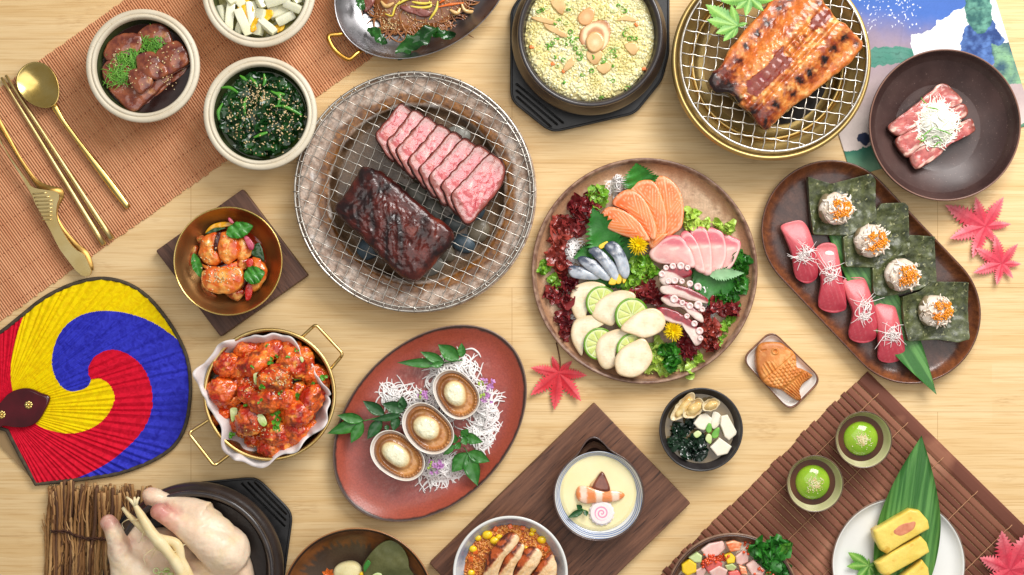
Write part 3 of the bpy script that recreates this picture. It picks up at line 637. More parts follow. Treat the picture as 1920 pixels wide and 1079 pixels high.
for lab, q, z in (("yellow pickle slice at the middle left of the pickle bowl", [(340, 10), (390, 0), (420, 60), (390, 110), (350, 90), (325, 50)], 62), ("yellow pickle slice bent at the middle of the pickle bowl", [(400, 160), (420, 110), (470, 60), (525, 60), (530, 90), (490, 130), (440, 170), (405, 190)], 66), ("orange pickle slice at the lower edge of the pickle bowl", [(495, 175), (560, 140), (600, 140), (585, 180), (530, 198), (500, 195)], 54)):
    piece("yellow_pickle_slice", c2(q), z, 4, M_yel, label=lab, cat="pickle", group="yellow pickle slices", e=1.5, zf=lambda x, y, V: 5*fbm(V, 14, 3, 3))
# sesame spinach
p = cream_bowl(488, 213, "cream rimmed bowl below the others, holding dark green sesame spinach")
liquid(p, 84, 46, M_brine, "greenish broth round the spinach", name="spinach_broth", cat="liquid")
M_spin = pm("cooked_spinach", (34, 84, 28), (12, 44, 16), 3, (.3, .62), rough=.14, coat=.3, bumps=((.6, 12, 4),), grain=.25)
M_spin2 = pm("spinach_stem", (92, 164, 50), (58, 128, 34), 3, rough=.2, coat=.3, bumps=((.4, 12, 4),))
m0 = len(REG); g = np.random.default_rng(12); sh = []
sh.append(tr(blob(76, 74, 20, .12, 18, 4, 3, 4, flat=.2), (0, 0, 50)))
for i in range(95):
    a_ = g.uniform(0, 2*PI); r = 72*math.sqrt(g.uniform()); q = np.array([r*math.cos(a_), r*math.sin(a_)]); b_ = g.uniform(0, 2*PI); L_ = g.uniform(20, 44)
    c = curl_strand(L_, 6, i+300, tight=.35)[:, :2]+q; zz = 54+18*max(0, 1-(r/76)**2)+g.uniform(-2, 7)
    f = frill(c, g.uniform(6, 13), 26, 7, g.uniform(3, 6), .7, i); V = f[0]; rr_ = np.hypot(V[:, 0], V[:, 1]); s_ = np.minimum(1, 78/np.maximum(rr_, 1)); V[:, :2] *= s_[:, None]; sh.append((V+[0, 0, zz-2], f[1], None))
mk("spinach", join(sh), M_spin, p, label="dark green cooked spinach heaped in the lowest cream bowl", cat="spinach", kind='stuff')
stems = [[(380, 560), (365, 610), (370, 670)], [(480, 430), (485, 470), (475, 500)], [(400, 450), (430, 485), (440, 510)], [(520, 530), (570, 560), (560, 620)], [(530, 620), (600, 620), (700, 670)], [(230, 510), (280, 510), (330, 540)], [(240, 600), (215, 650), (220, 700)], [(420, 800), (470, 780), (500, 770)], [(540, 540), (600, 550)], [(340, 440), (380, 470)]]
for i, q in enumerate(stems):
    Q = c2(q); P_ = resample([I(x, y, 86-.12*math.hypot(x-488, y-213)*1.0) for x, y in Q], 14, False); c = P_.mean(0)
    mk("spinach_stalk", tube(P_-c, [1.5, 3.4, 2], 8, .6), M_spin2, c, label="bright green spinach stalk, %s of the bowl, running %s" % (where(Q[0][0], Q[0][1], 488, 213, 88), ["down", "sideways", "slanting"][i % 3]), cat="spinach stalk", group="bright green spinach stalks")
dp = Drop(m0)
seeds_on(dp, gauss_pts(484, 178, 13, 14, 90, 1)+gauss_pts(450, 215, 22, 26, 110, 2)+gauss_pts(525, 225, 24, 24, 100, 3)+disc_pts(488, 217, 74, 120, 4), (2.1, 1.35, .9), M_ses, "pale sesame seeds sprinkled over the spinach", seed=9)

# ------------------------------------------------------------ steel pan with glass noodles (top edge)
M_steel = pm("brushed_steel", (172, 170, 172), (138, 136, 140), 2, rough=.26, rough2=.38, metal=1)
M_brass = pm("brass", (214, 168, 84), (186, 136, 58), 4, rough=.22, rough2=.34, metal=1)
pn = thing("steel_pan", "oval steel serving pan of glass noodles with a brass handle, cut by the top edge", "pan", 795, -40, 46); WL[pn.name][2] = 0; pn.location.z = 0; p = WL[pn.name]
Re = ell(183, 134, math.radians(35)); k = k_(46); kk = lambda th: Re(th)*k
mk("pan_body", lathe([(0, 4), (.7, 4), (.82, 14), (.97, 40), (.995, 45), (1.0, 47), (.995, 48.5), (.985, 47.5), (.96, 41), (.80, 18), (.66, 8), (0, 7)], 160, kk), M_steel, p, pn)
hh = [I(*q, z) for q, z in zip(c2([(955, 190), (920, 200), (858, 208), (862, 245), (890, 290), (930, 325), (975, 345), (1015, 315), (1050, 290)]), (38, 42, 46, 47, 47, 47, 46, 42, 36))]
mk("handle", tube(resample(np.array(hh)-p, 60, False), 4.2, 12, .9), M_brass, p, pn)
for q in c2([(940, 165), (1078, 300)]): mk("rivet", blob(5, 5, 3, 0, 10, sub=2), M_steel, I(*q, 38), pn)
m0 = len(REG)
M_nood = pm("glass_noodle", (150, 88, 42), (108, 56, 22), 2, rough=.12, coat=.6, sss=.1, island=((196, 134, 72), .6))
nn = nest(98, 420, 1.7, 90, 16, 3, (1.25, .95), 5, .28, pw=.55, z0=12)
th_ = math.radians(35); R2 = rotm(0, 0, th_)
mk("glass_noodles", join([(nn[0]@R2.T, nn[1], None), tr(blob(112, 84, 16, .08, 20, 3, 3, 3), (0, 0, 12), (0, 0, th_))]), M_nood, p, label="tangle of brown glass noodles in the steel pan", cat="noodles", kind='stuff')
dp = Drop(m0)
M_beef = pm("bulgogi_beef", (150, 88, 78), (104, 52, 44), 2, rough=.28, coat=.3, bumps=((.8, 6, 5),), grain=.15)
M_sprout = pm("bean_sprout", (240, 226, 110), (226, 196, 60), 3, rough=.2, coat=.3, sss=.2)
M_carrot = pm("carrot", (232, 122, 44), (214, 92, 26), 3, rough=.25, coat=.3, sss=.15)
M_onion = pm("onion", (226, 190, 130), (206, 160, 92), 3, rough=.16, coat=.4, sss=.2)
def onto(dp, q, ex=0): return dp.im(q[0], q[1])[2]+ex
for lab, q, dz in (("beef strip at the left of the noodle pan", [(1040, 90), (1070, 75), (1150, 110), (1220, 160), (1265, 240), (1250, 270), (1190, 240), (1120, 190), (1070, 140)], 5), ("beef strip under the bean sprouts in the noodle pan", [(1270, 40), (1330, 30), (1430, 60), (1455, 80), (1420, 100), (1340, 80), (1290, 60)], 6), ("small beef strip at the top left of the noodle pan", [(1055, 0), (1100, -10), (1120, 10), (1085, 60), (1060, 70)], 5)):
    Q = c2(q); piece("beef_strip", Q, dp.im(*np.mean(Q, 0))[2]-2, 7, M_beef, label=lab, cat="beef", group="beef strips in the noodles", e=3, wob=1.5, zf=lambda x, y, V: 2.5*fbm(V, 9, 4, 3))
M_gleaf = pm("cooked_greens", (46, 104, 36), (18, 62, 20), 3, rough=.14, coat=.4, bumps=((.7, 8, 4),), grain=.2)
for i, (lab, A, B, W_) in enumerate((("large cooked spinach leaf lowest in the noodle pan", (1250, 335), (1480, 170), 46), ("dark cooked spinach leaf at the lower right of the noodle pan", (1400, 200), (1590, 215), 26), ("cooked spinach leaf at the left of the noodle pan", (1080, 170), (1190, 260), 26), ("cooked spinach leaf at the top left of the noodle pan", (1005, -20), (1060, 60), 22))):
    a_, b_ = c2([A, B]); z = 22+5*i*0+6; A3 = I(*a_, z); B3 = I(*b_, z+14); d = B3-A3
    f = frill([(0, 0), (np.linalg.norm(d[:2])*.5, 4), (np.linalg.norm(d[:2]), 0)], W_/3.097*1.1, 50, 11, 4, .6, i+3); V = f[0]; L_ = np.linalg.norm(d[:2]); V[:, 2] += V[:, 0]/L_*d[2]
    mk("spinach_leaf", (V, f[1], None), M_gleaf, A3, rz=math.atan2(d[1], d[0]), label=lab, cat="spinach", group="cooked leaves in the noodles")
def strand(name, q, r, mat, dp, lab, cat, group=None, z=None, ex=2, flat=1, n=24, lift=0):
    P_ = np.array([dp.im(*c)+[0, 0, ex] if z is None else I(*c, z) for c in q]); P_[:, 2] = np.maximum(P_[:, 2], np.mean(P_[:, 2])-3)
    P_ = resample(P_, n, False); P_[:, 2] += lift*np.sin(np.linspace(0, PI, n)); c = P_.mean(0)
    return mk(name, tube(P_-c, [r*.5, r, r, r*.5] if isinstance(r, (int, float)) else r, 8, flat), mat, c, label=lab, cat=cat, group=group)
for i, q in enumerate(([(1185, 85), (1225, 95), (1240, 50), (1270, 10)], [(1330, 40), (1390, 50), (1450, 40), (1440, 10)], [(1340, 15), (1400, 25), (1455, 20)], [(1260, 30), (1300, 5), (1350, -10)], [(1440, 120), (1480, 60), (1490, 10)])):
    strand("bean_sprout", c2(q), 2.6 if i else 2, M_sprout, dp, ["bean sprout curling down at the left of the sprout pile", "thick bean sprout bent along the front of the pile", "bean sprout lying second from the front of the pile", "bean sprout at the back of the pile by the top edge", "long thin bean sprout at the right of the pile"][i], "bean sprout", "bean sprouts on the noodles", ex=5)
for i, q in enumerate(([(1490, 45), (1560, 30), (1640, 20)], [(1690, 55), (1740, 35), (1775, 10)], [(1500, 20), (1540, -10)])):
    strand("carrot_strip", c2(q), [1.2, 3 if i != 1 else 6, 1.2], M_carrot, dp, ["thin carrot strip in the middle of the noodles", "broad carrot piece at the right of the noodles", "short carrot strip by the top edge of the noodles"][i], "carrot", "carrot in the noodles", ex=3)
for i, q in enumerate(([(1625, 20), (1650, 65), (1720, 75), (1790, 45)], [(1160, 10), (1190, 40), (1235, 20)], [(1560, 60), (1600, 80), (1620, 50)])):
    strand("onion_strip", c2(q), 4, M_onion, dp, ["curved onion strip at the right of the noodles", "onion strip at the left of the noodles", "short onion strip in the middle of the noodles"][i], "onion", "onion in the noodles", ex=3)
seeds_on(dp, gauss_pts(730, 42, 14, 14, 70, 1)+gauss_pts(800, 30, 34, 14, 50, 2), (1.8, 1.2, .8), M_ses, "pale sesame seeds on the glass noodles")

# ------------------------------------------------------------ brazier with net and steak
bz = thing("ceramic_brazier", "large round speckled ceramic brazier plate of pebbles under the steak net", "brazier", 781, 362, 44); WL[bz.name][2] = 0; bz.location.z = 0; p = WL[bz.name]
th = np.linspace(0, 2*PI, 200, endpoint=False)
pr = [(0, 0), (150, 0), (196, 10), (219, 34), (222, 41), (220, 45), (214, 46), (196, 41), (180, 38), (170, 37), (163, 33), (158, 24), (150, 16), (100, 12), (0, 11)]
sh = lathe(pr, 220, sub=3); V = sh[0]; r = np.hypot(V[:, 0], V[:, 1]); top = V[:, 2] > 5
V[:, 2] += 1.2*fbm(V, 12, 4, 2)*top; an = np.c_[V[:, 0]/np.maximum(r, 1)*26, V[:, 1]/np.maximum(r, 1)*26, r*.12]
base = mixc(LN(206, 184, 166)+0*V, LN(150, 118, 96)+0*V, .5+1.5*fbm(V, 7, 4, 4)); base = mixc(base, LN(232, 224, 218)+0*V, sst(.1, .5, fbm(V, 16, 4, 8))*.8)
br_ = mixc(LN(150, 96, 38)+0*V, LN(96, 56, 22)+0*V, .5+1.6*fbm(V, 8, 4, 9)); w_ = sst(163, 168, r+7*fbm(an, 5, 3, 2))*(1-sst(180, 190, r+11*fbm(an, 4, 4, 6))); colr = mixc(base, br_, w_)
inn = mixc(LN(124, 98, 74)+0*V, LN(76, 54, 36)+0*V, .5+1.3*fbm(V, 30, 4, 3)); colr = mixc(inn, colr, sst(160, 165, r+3*fbm(V, 9, 3, 3)))
mk("brazier_body", sh, pm("speckled_glaze", attr=True, rough=.3, coat=.3, grain=.3, bumps=((.5, 10, 4),)), p, bz, col=colr)
g = np.random.default_rng(4); cols = [(104, 112, 112), (140, 138, 128), (78, 96, 108), (124, 112, 92), (150, 146, 134), (92, 96, 84), (116, 104, 80)]
pos = []
for i in range(900):
    q = g.uniform(-142, 142, 2)
    if np.hypot(*q) < 136 and q[0]-q[1]*.5 > -50 and all(np.hypot(*(q-o)) > 33 for o in pos): pos.append(q)
for i, q in enumerate(pos):
    c_ = cols[i % 7]; q_ = p+np.array([q[0], q[1], 20])
    mk("pebble", blob(g.uniform(21, 28), g.uniform(16, 21), 9, .08, 22, 2, i, 3, rot=g.uniform(0, 3)), pm("pebble_%d" % (i % 7), c_, tuple(int(v*.75) for v in c_), 3, rough=.35, bumps=((.4, 12, 4),)), q_, label="%s pebble under the net, %s of the brazier" % (["grey", "pale grey", "blue grey", "brown", "cream", "dark green", "tan"][i % 7], where(781+q[0], 362-q[1], 781, 362, 150)), cat="pebble", group="pebbles inside the brazier")
def net(nm, lab, x, y, z, R, step, ang, rw, wt, rim2, mat, group=None):
    t = thing(nm, lab, "grill net", x, y, z); p = WL[t.name]; k = k_(z); R *= k; step *= k
    th = np.linspace(0, 2*PI, 200, endpoint=False); ring = lambda r, zz, j=0: np.c_[r*np.cos(th), r*np.sin(th), zz+j*np.sin(th*64)]
    mk("rim", tube(ring(R, 0), rw, 10, closed=True), mat, p, t)
    if rim2:
        mk("inner_rim", tube(ring(R-rim2, -.5), rw*.7, 8, closed=True), mat, p, t)
    for fam in (0, 1):
        a_ = ang+fam*PI/2+.02*fam; dx = np.array([math.cos(a_), math.sin(a_)]); dy = np.array([-dx[1], dx[0]]); n = int(R/step)
        for i in range(-n, n+1):
            off = i*step+step*.3*(.5-fam)+rnd.uniform(-.6, .6)
            if abs(off) > R-4: continue
            h = math.sqrt(R*R-off*off); s = np.arange(-h, h+.1, step/4); bow = 1.5*math.sin(i*1.7)
            P_ = np.array([dx*v+dy*(off+bow*math.sin(v/h*PI)*.6) for v in s]); zz = wt*1.0*np.cos((s-step*.3*(fam-.5))/step*PI+PI*(i+fam))
            P_ = np.c_[P_+np.outer(wt*.55*np.sin(s/step*2*PI), dy), zz]
            if len(P_) > 3: mk("wire", tube(P_, wt, 6), mat, p, t)
    return t, p
M_wire = pm("steel_wire", (212, 206, 196), (172, 164, 154), 6, rough=.28, metal=.9)
nt, pnet = net("grill_net", "wide woven wire net lying on the ceramic brazier, carrying the steak", 777, 360, 50, 224, 20.3, math.radians(-24), 2.4, .88, 7, M_wire)
for i in range(48):   # binding staples round the rim
    a_ = i*2*PI/48; c, s_ = math.cos(a_), math.sin(a_); Rk = 224*k_(50); q = [(Rk+3.2, 0), (Rk+2, 3), (Rk-4, 3.6), (Rk-10, 2), (Rk-10.5, -1.5)]
    mk("binding_wire", tube([(r_*c, r_*s_, z_) for r_, z_ in q], 1.0, 5), M_wire, pnet, nt)
m0 = len(REG)
c3 = lambda P: C(P, 540, 120, 2.248)
face = np.array(c3([(848, 368), (885, 380), (908, 402), (921, 440), (908, 500), (870, 560), (815, 625), (768, 682), (738, 668), (705, 610), (688, 550), (730, 500), (790, 430)]))
M_cut = pm("rare_steak_face", attr=True, rough=.3, coat=.25, sss=.12, sssr=(1, .3, .25), bumps=((.8, 11, 4),), grain=.12)
M_crust = pm("steak_crust", (84, 34, 24), (48, 18, 14), 5, rough=.3, coat=.3, bumps=((1.2, 10, 4),), grain=.3)
fa = math.atan2(-(640-440), 700-880)
for i in range(8):
    f = (7-i)/7; Q = face.copy(); c = Q.mean(0); e_ = (Q-c); sc_ = 1-.1*f; tdir = np.array([.62, -.78]); along = e_@tdir/90
    Q = c+e_*sc_+np.outer(1+0*along, [0, 0])-f*np.array([158, 106])+[1.6*math.sin(i*2.3), 1.2*math.cos(i*1.7)]+f*np.outer(along, [-8, 4])*2+f*np.array([2, 0])
    def colf(V, i=i):
        rot = V@rotm(0, 0, -fa-.5).T; n1 = fbm(rot+i*91, 9, 5, 7, (.55, 2.0, 1)); n2 = fbm(V+i*37, 24, 3, 3)
        c = mixc(LN(178, 52, 64)+0*V, LN(204, 92, 94)+0*V, .5+1.3*n1); c = mixc(c, LN(236, 180, 168)+0*V, sst(.22, .55, n1+.3*n2)*.65)
        rk = np.arange(len(V))//90; ed = (1-sst(6, 13, rk+3.5*fbm(V+i*5, 10, 3, 8)))*(rk < 26); c = mixc(c, LN(122, 62, 46)+0*V, ed*.85); return mixc(c, LN(186, 104, 84)+0*V, sst(.1, .6, fbm(V+i*11, 20, 4, 5))*.5)
    piece("steak_slice", Q, 52+i*1.5, 14, [M_cut, M_crust], colf=colf, tilt=(-.34, -.2), rimdark=3, label=["leftmost slice of the pink sliced steak on the net", "second slice from the left of the sliced steak", "third slice from the left of the sliced steak", "fourth slice from the left of the sliced steak", "fourth slice from the right of the sliced steak", "third slice from the right of the sliced steak", "narrow slice just left of the big end face of the steak", "end slice of the steak with its whole pink marbled face showing"][i], cat="steak slice", group="pink steak slices on the net", e=6, n=90, rings=20, wob=1.4, seed=i, dome=1.2, zf=lambda x, y, V: 1.3*fbm(V, 7, 4, 4))
sl = c3([(310, 430), (370, 445), (440, 490), (520, 558), (600, 628), (676, 685), (697, 720), (686, 765), (640, 812), (600, 862), (562, 900), (530, 918), (490, 905), (440, 868), (370, 798), (310, 735), (258, 690), (205, 632), (195, 598), (240, 540), (280, 480)])
def colf(V):
    n = ridge(V, 26, 5, 3, (1, .6, 1)); m = fbm(V, 40, 4, 8); c = mixc(LN(112, 36, 24)+0*V, LN(40, 15, 13)+0*V, .42+.9*n); c = mixc(c, LN(138, 58, 40)+0*V, sst(.1, .55, m)*.75)
    return mixc(c, LN(26, 16, 18)+0*V, sst(.4, .8, n)*.6)
piece("grilled_steak", sl, 50, 44, pm("glazed_char", attr=True, rough=.28, coat=.35, bumps=((1.6, 5, 5), (.5, 22, 3)), grain=.3), colf=colf, label="whole dark glazed grilled steak lying on the net left of the slices", cat="steak", e=17, n=150, rings=46, dome=5, wob=2, zf=lambda x, y, V: 3.0*ridge(V, 22, 5, 3, (1.3, .7, 1))+2.5*fbm(V, 7, 3, 5))
# ------------------------------------------------------------ porridge in a black stone pot on its tray
M_blackpot = pm("black_stone", (56, 46, 42), (40, 33, 31), 2, rough=.3, coat=.15, bumps=((.25, 18, 4),))
M_blackrim = pm("black_glaze_rim", (66, 60, 60), (52, 46, 46), 3, rough=.2, coat=.4)
M_resin = pm("black_resin", (44, 43, 44), (32, 32, 33), 6, rough=.36, bumps=((.12, 40, 3),))
c4 = lambda P: C(P, 940, 0, 4.15)
def tray(nm, lab, ctr, poly, slots, group):
    t = thing(nm, lab, "tray", ctr[0], ctr[1], 10); WL[t.name][2] = 0; t.location.z = 0; p = WL[t.name]
    cv = lambda Q, z: np.array([I(x, y, z)[:2]-p[:2] for x, y in Q])
    big = resample(poly, 200, True, False); big = resample(np.array([np.roll(big, s, 0) for s in (-2, -1, 0, 1, 2)]).mean(0), 160, True, False)
    mk("tray_floor", prism(cv(big, 10)*.985, 5, z0=.5), M_resin, p, t, smooth=False)
    hs = []
    for A, B, w_ in slots:
        A = np.array(A, float); B = np.array(B, float); d = (B-A)/np.linalg.norm(B-A); nn = np.array([-d[1], d[0]])*w_
        hs.append(cv([A+nn*math.cos(q)-d*w_*math.sin(q) for q in np.linspace(0, PI, 7)]+[B-nn*math.cos(q)+d*w_*math.sin(q) for q in np.linspace(0, PI, 7)], 16))
    mk("tray_top", prism(cv(big, 16), 6, holes=hs, z0=10), M_resin, p, t, smooth=False)
    mk("tray_edge", tube(np.c_[cv(big, 16), np.full(len(big), 15.2)], 2.6, 8, closed=True), M_resin, p, t)
    for A, B, w_ in slots: bar("slot_bar", A, B, w_*.35, w_*.35, 8, 8, t, M_resin, seg=6, n=4)
    return t, p
tray("black_tray", "black resin tray with slotted corner under the porridge pot", (1106, 72), [(959, 20), (959, 182), (963, 191), (1028, 243), (1042, 246), (1190, 212), (1240, 150), (1253, 100), (1253, -40), (1182, -105), (1022, -72)],
     [((969, 159), (1055, 231), 3), ((969, 171), (1044, 234), 3), ((970, 183), (1032, 238), 3)], None)
def stonepot(lab, x, y, R, rim, h, group="black stone pots"):
    t = thing("stone_pot", lab, "pot", x, y, h); WL[t.name][2] = 16; t.location.z = 16*S; p = WL[t.name]; k = k_(h)
    q = R-rim
    pr = [(0, 0), (R*.7, 0), (R*.78, 3), (R*.97, 22), (R*1.0+1, 38), (R*.97, 52), (rim+7, h-28), (rim+4, h-22), (rim+5, h-18), (rim+3.5, h-15.5), (rim-1, h-16), (rim-4, h-20), (rim-6, h-34), (rim-16, h-60), (rim-60, 8), (0, 8)]
    mk("pot_body", lathe([(r*k, z) for r, z in pr], 160, sub=2), M_blackpot, p, t)
    mk("pot_rim", lathe([((rim-5)*k, h-20), ((rim-1)*k, h-15), ((rim+2)*k, h-14.2), ((rim+5)*k, h-15.8), ((rim+6)*k, h-20)], 160), M_blackrim, p, t)
    return t, p, k
t, p, k = stonepot("black stone pot of yellow abalone porridge at the top centre", 1107, 64, 148, 131, 92)
m0 = len(REG); g = np.random.default_rng(3); Rp = 124*k
zf = lambda x, y: 2.5*fbm(P3(x, y), 34, 4, 5)-6*sst(.9, 1.0, np.hypot(x, y)/Rp)+1.2*fbm(P3(x, y), 6, 2, 2)
pz = p+np.array([0, 0, 56])
sh = disk(Rp, 50, 160, zf); V = sh[0]
col = mixc(LN(222, 202, 130)+0*V, LN(236, 224, 170)+0*V, .5+1.3*fbm(V, 20, 4, 3))
mk("porridge", sh, pm("rice_porridge", attr=True, rough=.22, coat=.3, sss=.15, grain=.1, bumps=((.8, 16, 4),)), pz, label="thick yellow rice porridge filling the black stone pot", cat="porridge", col=col)
dp = Drop(m0); N_ = 2300; P_ = []
for _ in range(N_):
    a_ = g.uniform(0, 2*PI); r = Rp*.97*math.sqrt(g.uniform()); P_.append((pz[0]+r*math.cos(a_), pz[1]+r*math.sin(a_)))
seeds_on(dp, P_, (3.6, 2.5, 1.7), pm("rice_grain", (240, 234, 196), (222, 206, 136), 2.2, (.42, .6), rough=.2, coat=.3, sss=.25, island=((216, 208, 130), .5)), "soft yellow rice grains over the porridge surface", "rice grains", 5, "rice_grains", up=0, img=False, sub=1)
M_abT = pm("abalone_flesh", attr=True, rough=.18, coat=.5, sss=.15, bumps=((.4, 12, 4),), grain=.08)
def shellring(q, z, h, lab, cl, nr_=3, name="abalone_slice", **kw):
    m_ = np.array(c4([(700, 190)])[0]); q = [tuple(m_+(np.array(a_)-m_)*1.22) for a_ in q]
    P_ = np.array(q, float)
    def colf(V):
        r = np.hypot(V[:, 0], V[:, 1]); r = r/r.max(); s_ = (r*nr_+.3*fbm(V, 20, 2, 3)) % 1; c = mixc(LN(*cl[0])+0*V, LN(*cl[1])+0*V, sst(.1, .5, s_)*(1-sst(.7, 1, s_))); return mixc(c, LN(*cl[2])+0*V, sst(.8, .98, r))
    return piece(name, q, z, h, M_abT, colf=colf, label=lab, n=70, rings=18, **kw)
ab = ((240, 214, 170), (188, 130, 82), (132, 88, 54))
shellring(c4([(580, 200), (575, 120), (610, 40), (680, -10), (750, 0), (795, 60), (800, 130), (760, 180), (700, 250), (640, 250)]), 60, 9, "large pale abalone slice at the top middle of the porridge", ab, 3, cat="abalone", group="abalone slices on the porridge", e=3, wob=1.5)
shellring(c4([(625, 120), (670, 85), (715, 90), (720, 140), (690, 190), (640, 195), (612, 160)]), 70, 6, "small oval adductor bump on the large abalone slice", ((232, 186, 134), (214, 158, 100), (196, 146, 96)), 1, cat="abalone", group="abalone slices on the porridge", e=3)
shellring(c4([(620, 280), (650, 210), (720, 170), (800, 165), (825, 220), (820, 290), (780, 350), (720, 380), (660, 350)]), 66, 9, "second abalone slice overlapping below the large one", ab, 2, cat="abalone", group="abalone slices on the porridge", e=3, wob=1.2)
shellring(c4([(665, 290), (700, 240), (750, 240), (785, 290), (770, 340), (720, 372), (680, 350)]), 74, 7, "pale adductor lobe on the lower abalone slice", ((240, 206, 160), (222, 178, 122), (206, 158, 104)), 1, cat="abalone", group="abalone slices on the porridge", e=4)
M_pm = pm("mushroom_piece", (222, 186, 126), (190, 146, 88), 3, rough=.25, coat=.3, sss=.15)
for i, (lab, q) in enumerate((("squarish pale mushroom piece just below the abalone", [(665, 400), (700, 405), (780, 400), (770, 470), (720, 510), (670, 460)]), ("mushroom piece at the lower middle left of the porridge", [(480, 540), (530, 460), (570, 470), (560, 510), (500, 560)]), ("mushroom strip at the upper left of the porridge", [(230, 140), (300, 130), (430, 170), (410, 190), (330, 180)]), ("mushroom strip slanting at the left of the abalone", [(330, 180), (420, 210), (510, 270), (500, 295), (430, 270), (350, 220)]), ("pale mushroom chunk at the right of the porridge", [(960, 350), (1020, 330), (1070, 370), (1040, 430), (1000, 420)]), ("mushroom chunk below the scallions, lower right of centre", [(740, 520), (840, 490), (850, 540), (790, 580)]), ("mushroom strip at the upper right of the porridge", [(890, 160), (980, 120), (1060, 150), (1040, 170), (950, 160)]), ("mushroom chunk at the upper left edge", [(380, 10), (440, 0), (500, 20), (480, 110), (440, 100)]))):
    Q = c4(q); piece("mushroom_piece", Q, dp.im(*np.mean(Q, 0))[2]-1, 5, M_pm, label=lab, cat="mushroom", group="mushroom pieces in the porridge", e=2, wob=1)
g2 = np.random.default_rng(8)
M_car = pm("carrot_bit", (236, 134, 62), (224, 112, 44), 4, rough=.25, coat=.3)
for i, (x, y) in enumerate(((235, 370), (485, 555), (1050, 195), (1110, 540), (255, 20), (1160, 200), (400, 500), (1180, 420))):
    Q = c4([(x, y)])[0]; mk("carrot_bit", tr(box(8 if i != 4 else 16, 6, 5, 1.5), rot=(0, 0, i*1.1)), M_car, dp.im(*Q)+[0, 0, -1], label="small orange carrot bit, %s of the porridge%s" % (where(Q[0], Q[1], 1107, 63, 124), ["", "", "", "", "", ", beside another", "", ""][i]), cat="carrot", group="carrot bits in the porridge")
M_sc = pm("scallion_ring", (84, 158, 40), (130, 192, 70), 6, rough=.25, coat=.3, sss=.1)
M_scw = pm("scallion_white", (224, 232, 176), (180, 212, 110), 4, rough=.25, coat=.3, sss=.15)
def sring(r, h, w_=.7):
    return lathe([(r, 0), (r*1.05, h*.5), (r, h), (r*w_, h), (r*w_*.95, h*.5), (r*w_, 0), (r, 0)], 18)
RG = []
def rings_at(dp, pts, labf, group, r=(3.6, 6.2), seed=1, mats=None, tilt=.5, cat="scallion", name="scallion_ring", h=3.5, up=.5):
    g = np.random.default_rng(seed)
    for i, (x, y) in enumerate(pts):
        q = dp.im(x, y); s_ = sring(g.uniform(*r), h*g.uniform(.7, 1.3)); s_ = tr(s_, rot=(g.normal(0, tilt), g.normal(0, tilt), 0), scale=(1, g.uniform(.5, 1), 1))
        mk(name, s_, (mats or [M_sc, M_sc, M_scw])[i % len(mats or [0, 0, 0])], q+[0, 0, up], label=labf(i, x, y), cat=cat, group=group, reg=False)
pts = c4([(320, 80), (520, 75), (505, 185), (400, 340), (375, 370), (470, 330), (530, 290), (500, 350), (560, 340), (540, 250), (600, 420), (640, 360), (620, 440), (480, 470), (440, 520), (420, 450), (710, 450), (820, 440), (870, 400), (800, 470), (850, 380), (865, 520), (870, 630), (840, 620), (490, 650), (630, 590), (940, 60), (960, 90), (910, 40), (870, 90), (1040, 305), (955, 270), (970, 230), (700, 550), (980, 690), (510, 30), (590, 300), (570, 380), (650, 390), (430, 310), (360, 360), (500, 310), (545, 330), (610, 460), (840, 420), (880, 440), (790, 490), (900, 380), (450, 160), (415, 190), (350, 60), (290, 95), (1000, 300), (600, 680), (780, 760)])
rings_at(dp, pts, lambda i, x, y: "%s scallion ring, %s of the porridge" % (["bright green", "dark green", "pale green and white"][i % 3], where(x, y, 1107, 63, 124)), "scallion rings on the porridge")

# ------------------------------------------------------------ gold grill with eel
M_anod = pm("gold_anodised", (212, 184, 122), (198, 168, 104), 1, rough=.4, rough2=.46, metal=.9)
gg = thing("table_grill", "round gold metal table grill holding the grilled eel on its net", "grill", 1447, 113, 92); WL[gg.name][2] = 0; gg.location.z = 0; p = WL[gg.name]; k = k_(90)
pr = [(0, 0), (150, 0), (168, 6), (178, 40), (183, 72), (187, 80), (188, 88), (184, 93), (180, 92), (177, 84), (170, 78), (160, 68), (150, 62), (146, 50), (143, 48), (140, 40), (134, 22), (0, 20)]
mk("grill_body", lathe([(r*k, z) for r, z in pr], 180, sub=2), M_anod, p, gg)
mk("grill_step", lathe([(146*k, 52), (144.5*k, 55.5), (142*k, 56), (139*k, 53), (138*k, 44)], 140), M_anod, p, gg)
mk("grill_floor", disk(136*k, 10, 120), pm("brown_metal", (150, 122, 78), (118, 92, 56), 1.5, rough=.4, metal=.8), p+np.array([0, 0, 24]), gg); mk("dark_hole_disk", disk(98*k, 40, 120, lambda x, y: 4*fbm(P3(x, y), 18, 4, 3)), pm("dark_hole", (40, 30, 24), (20, 16, 14), 5, rough=.7, bumps=((2, 5, 5),)), p+np.array([22, -14, 27]), gg)  # the offset dark disk stands for the dark hole in the grill floor
net("grill_net", "round woven wire net on the gold grill, carrying the eel", 1451, 109, 90, 175, 22, math.radians(-9), 2.6, 1.35, 0, M_wire)
m0 = len(REG)
c5 = lambda P: C(P, 1240, 0, 3.371)
eo = c5([(760, -60), (900, -80), (1000, -30), (1062, 40), (1120, 118), (1152, 138), (1232, 198), (1284, 258), (1276, 310), (1222, 372), (1130, 452), (1000, 560), (880, 640), (780, 722), (712, 780), (672, 816), (620, 790), (570, 722), (478, 642), (428, 592), (340, 570), (302, 492), (350, 437), (385, 400), (452, 290), (532, 188), (620, 90)])
ec = np.mean(eo, 0); kE = k_(90+30)
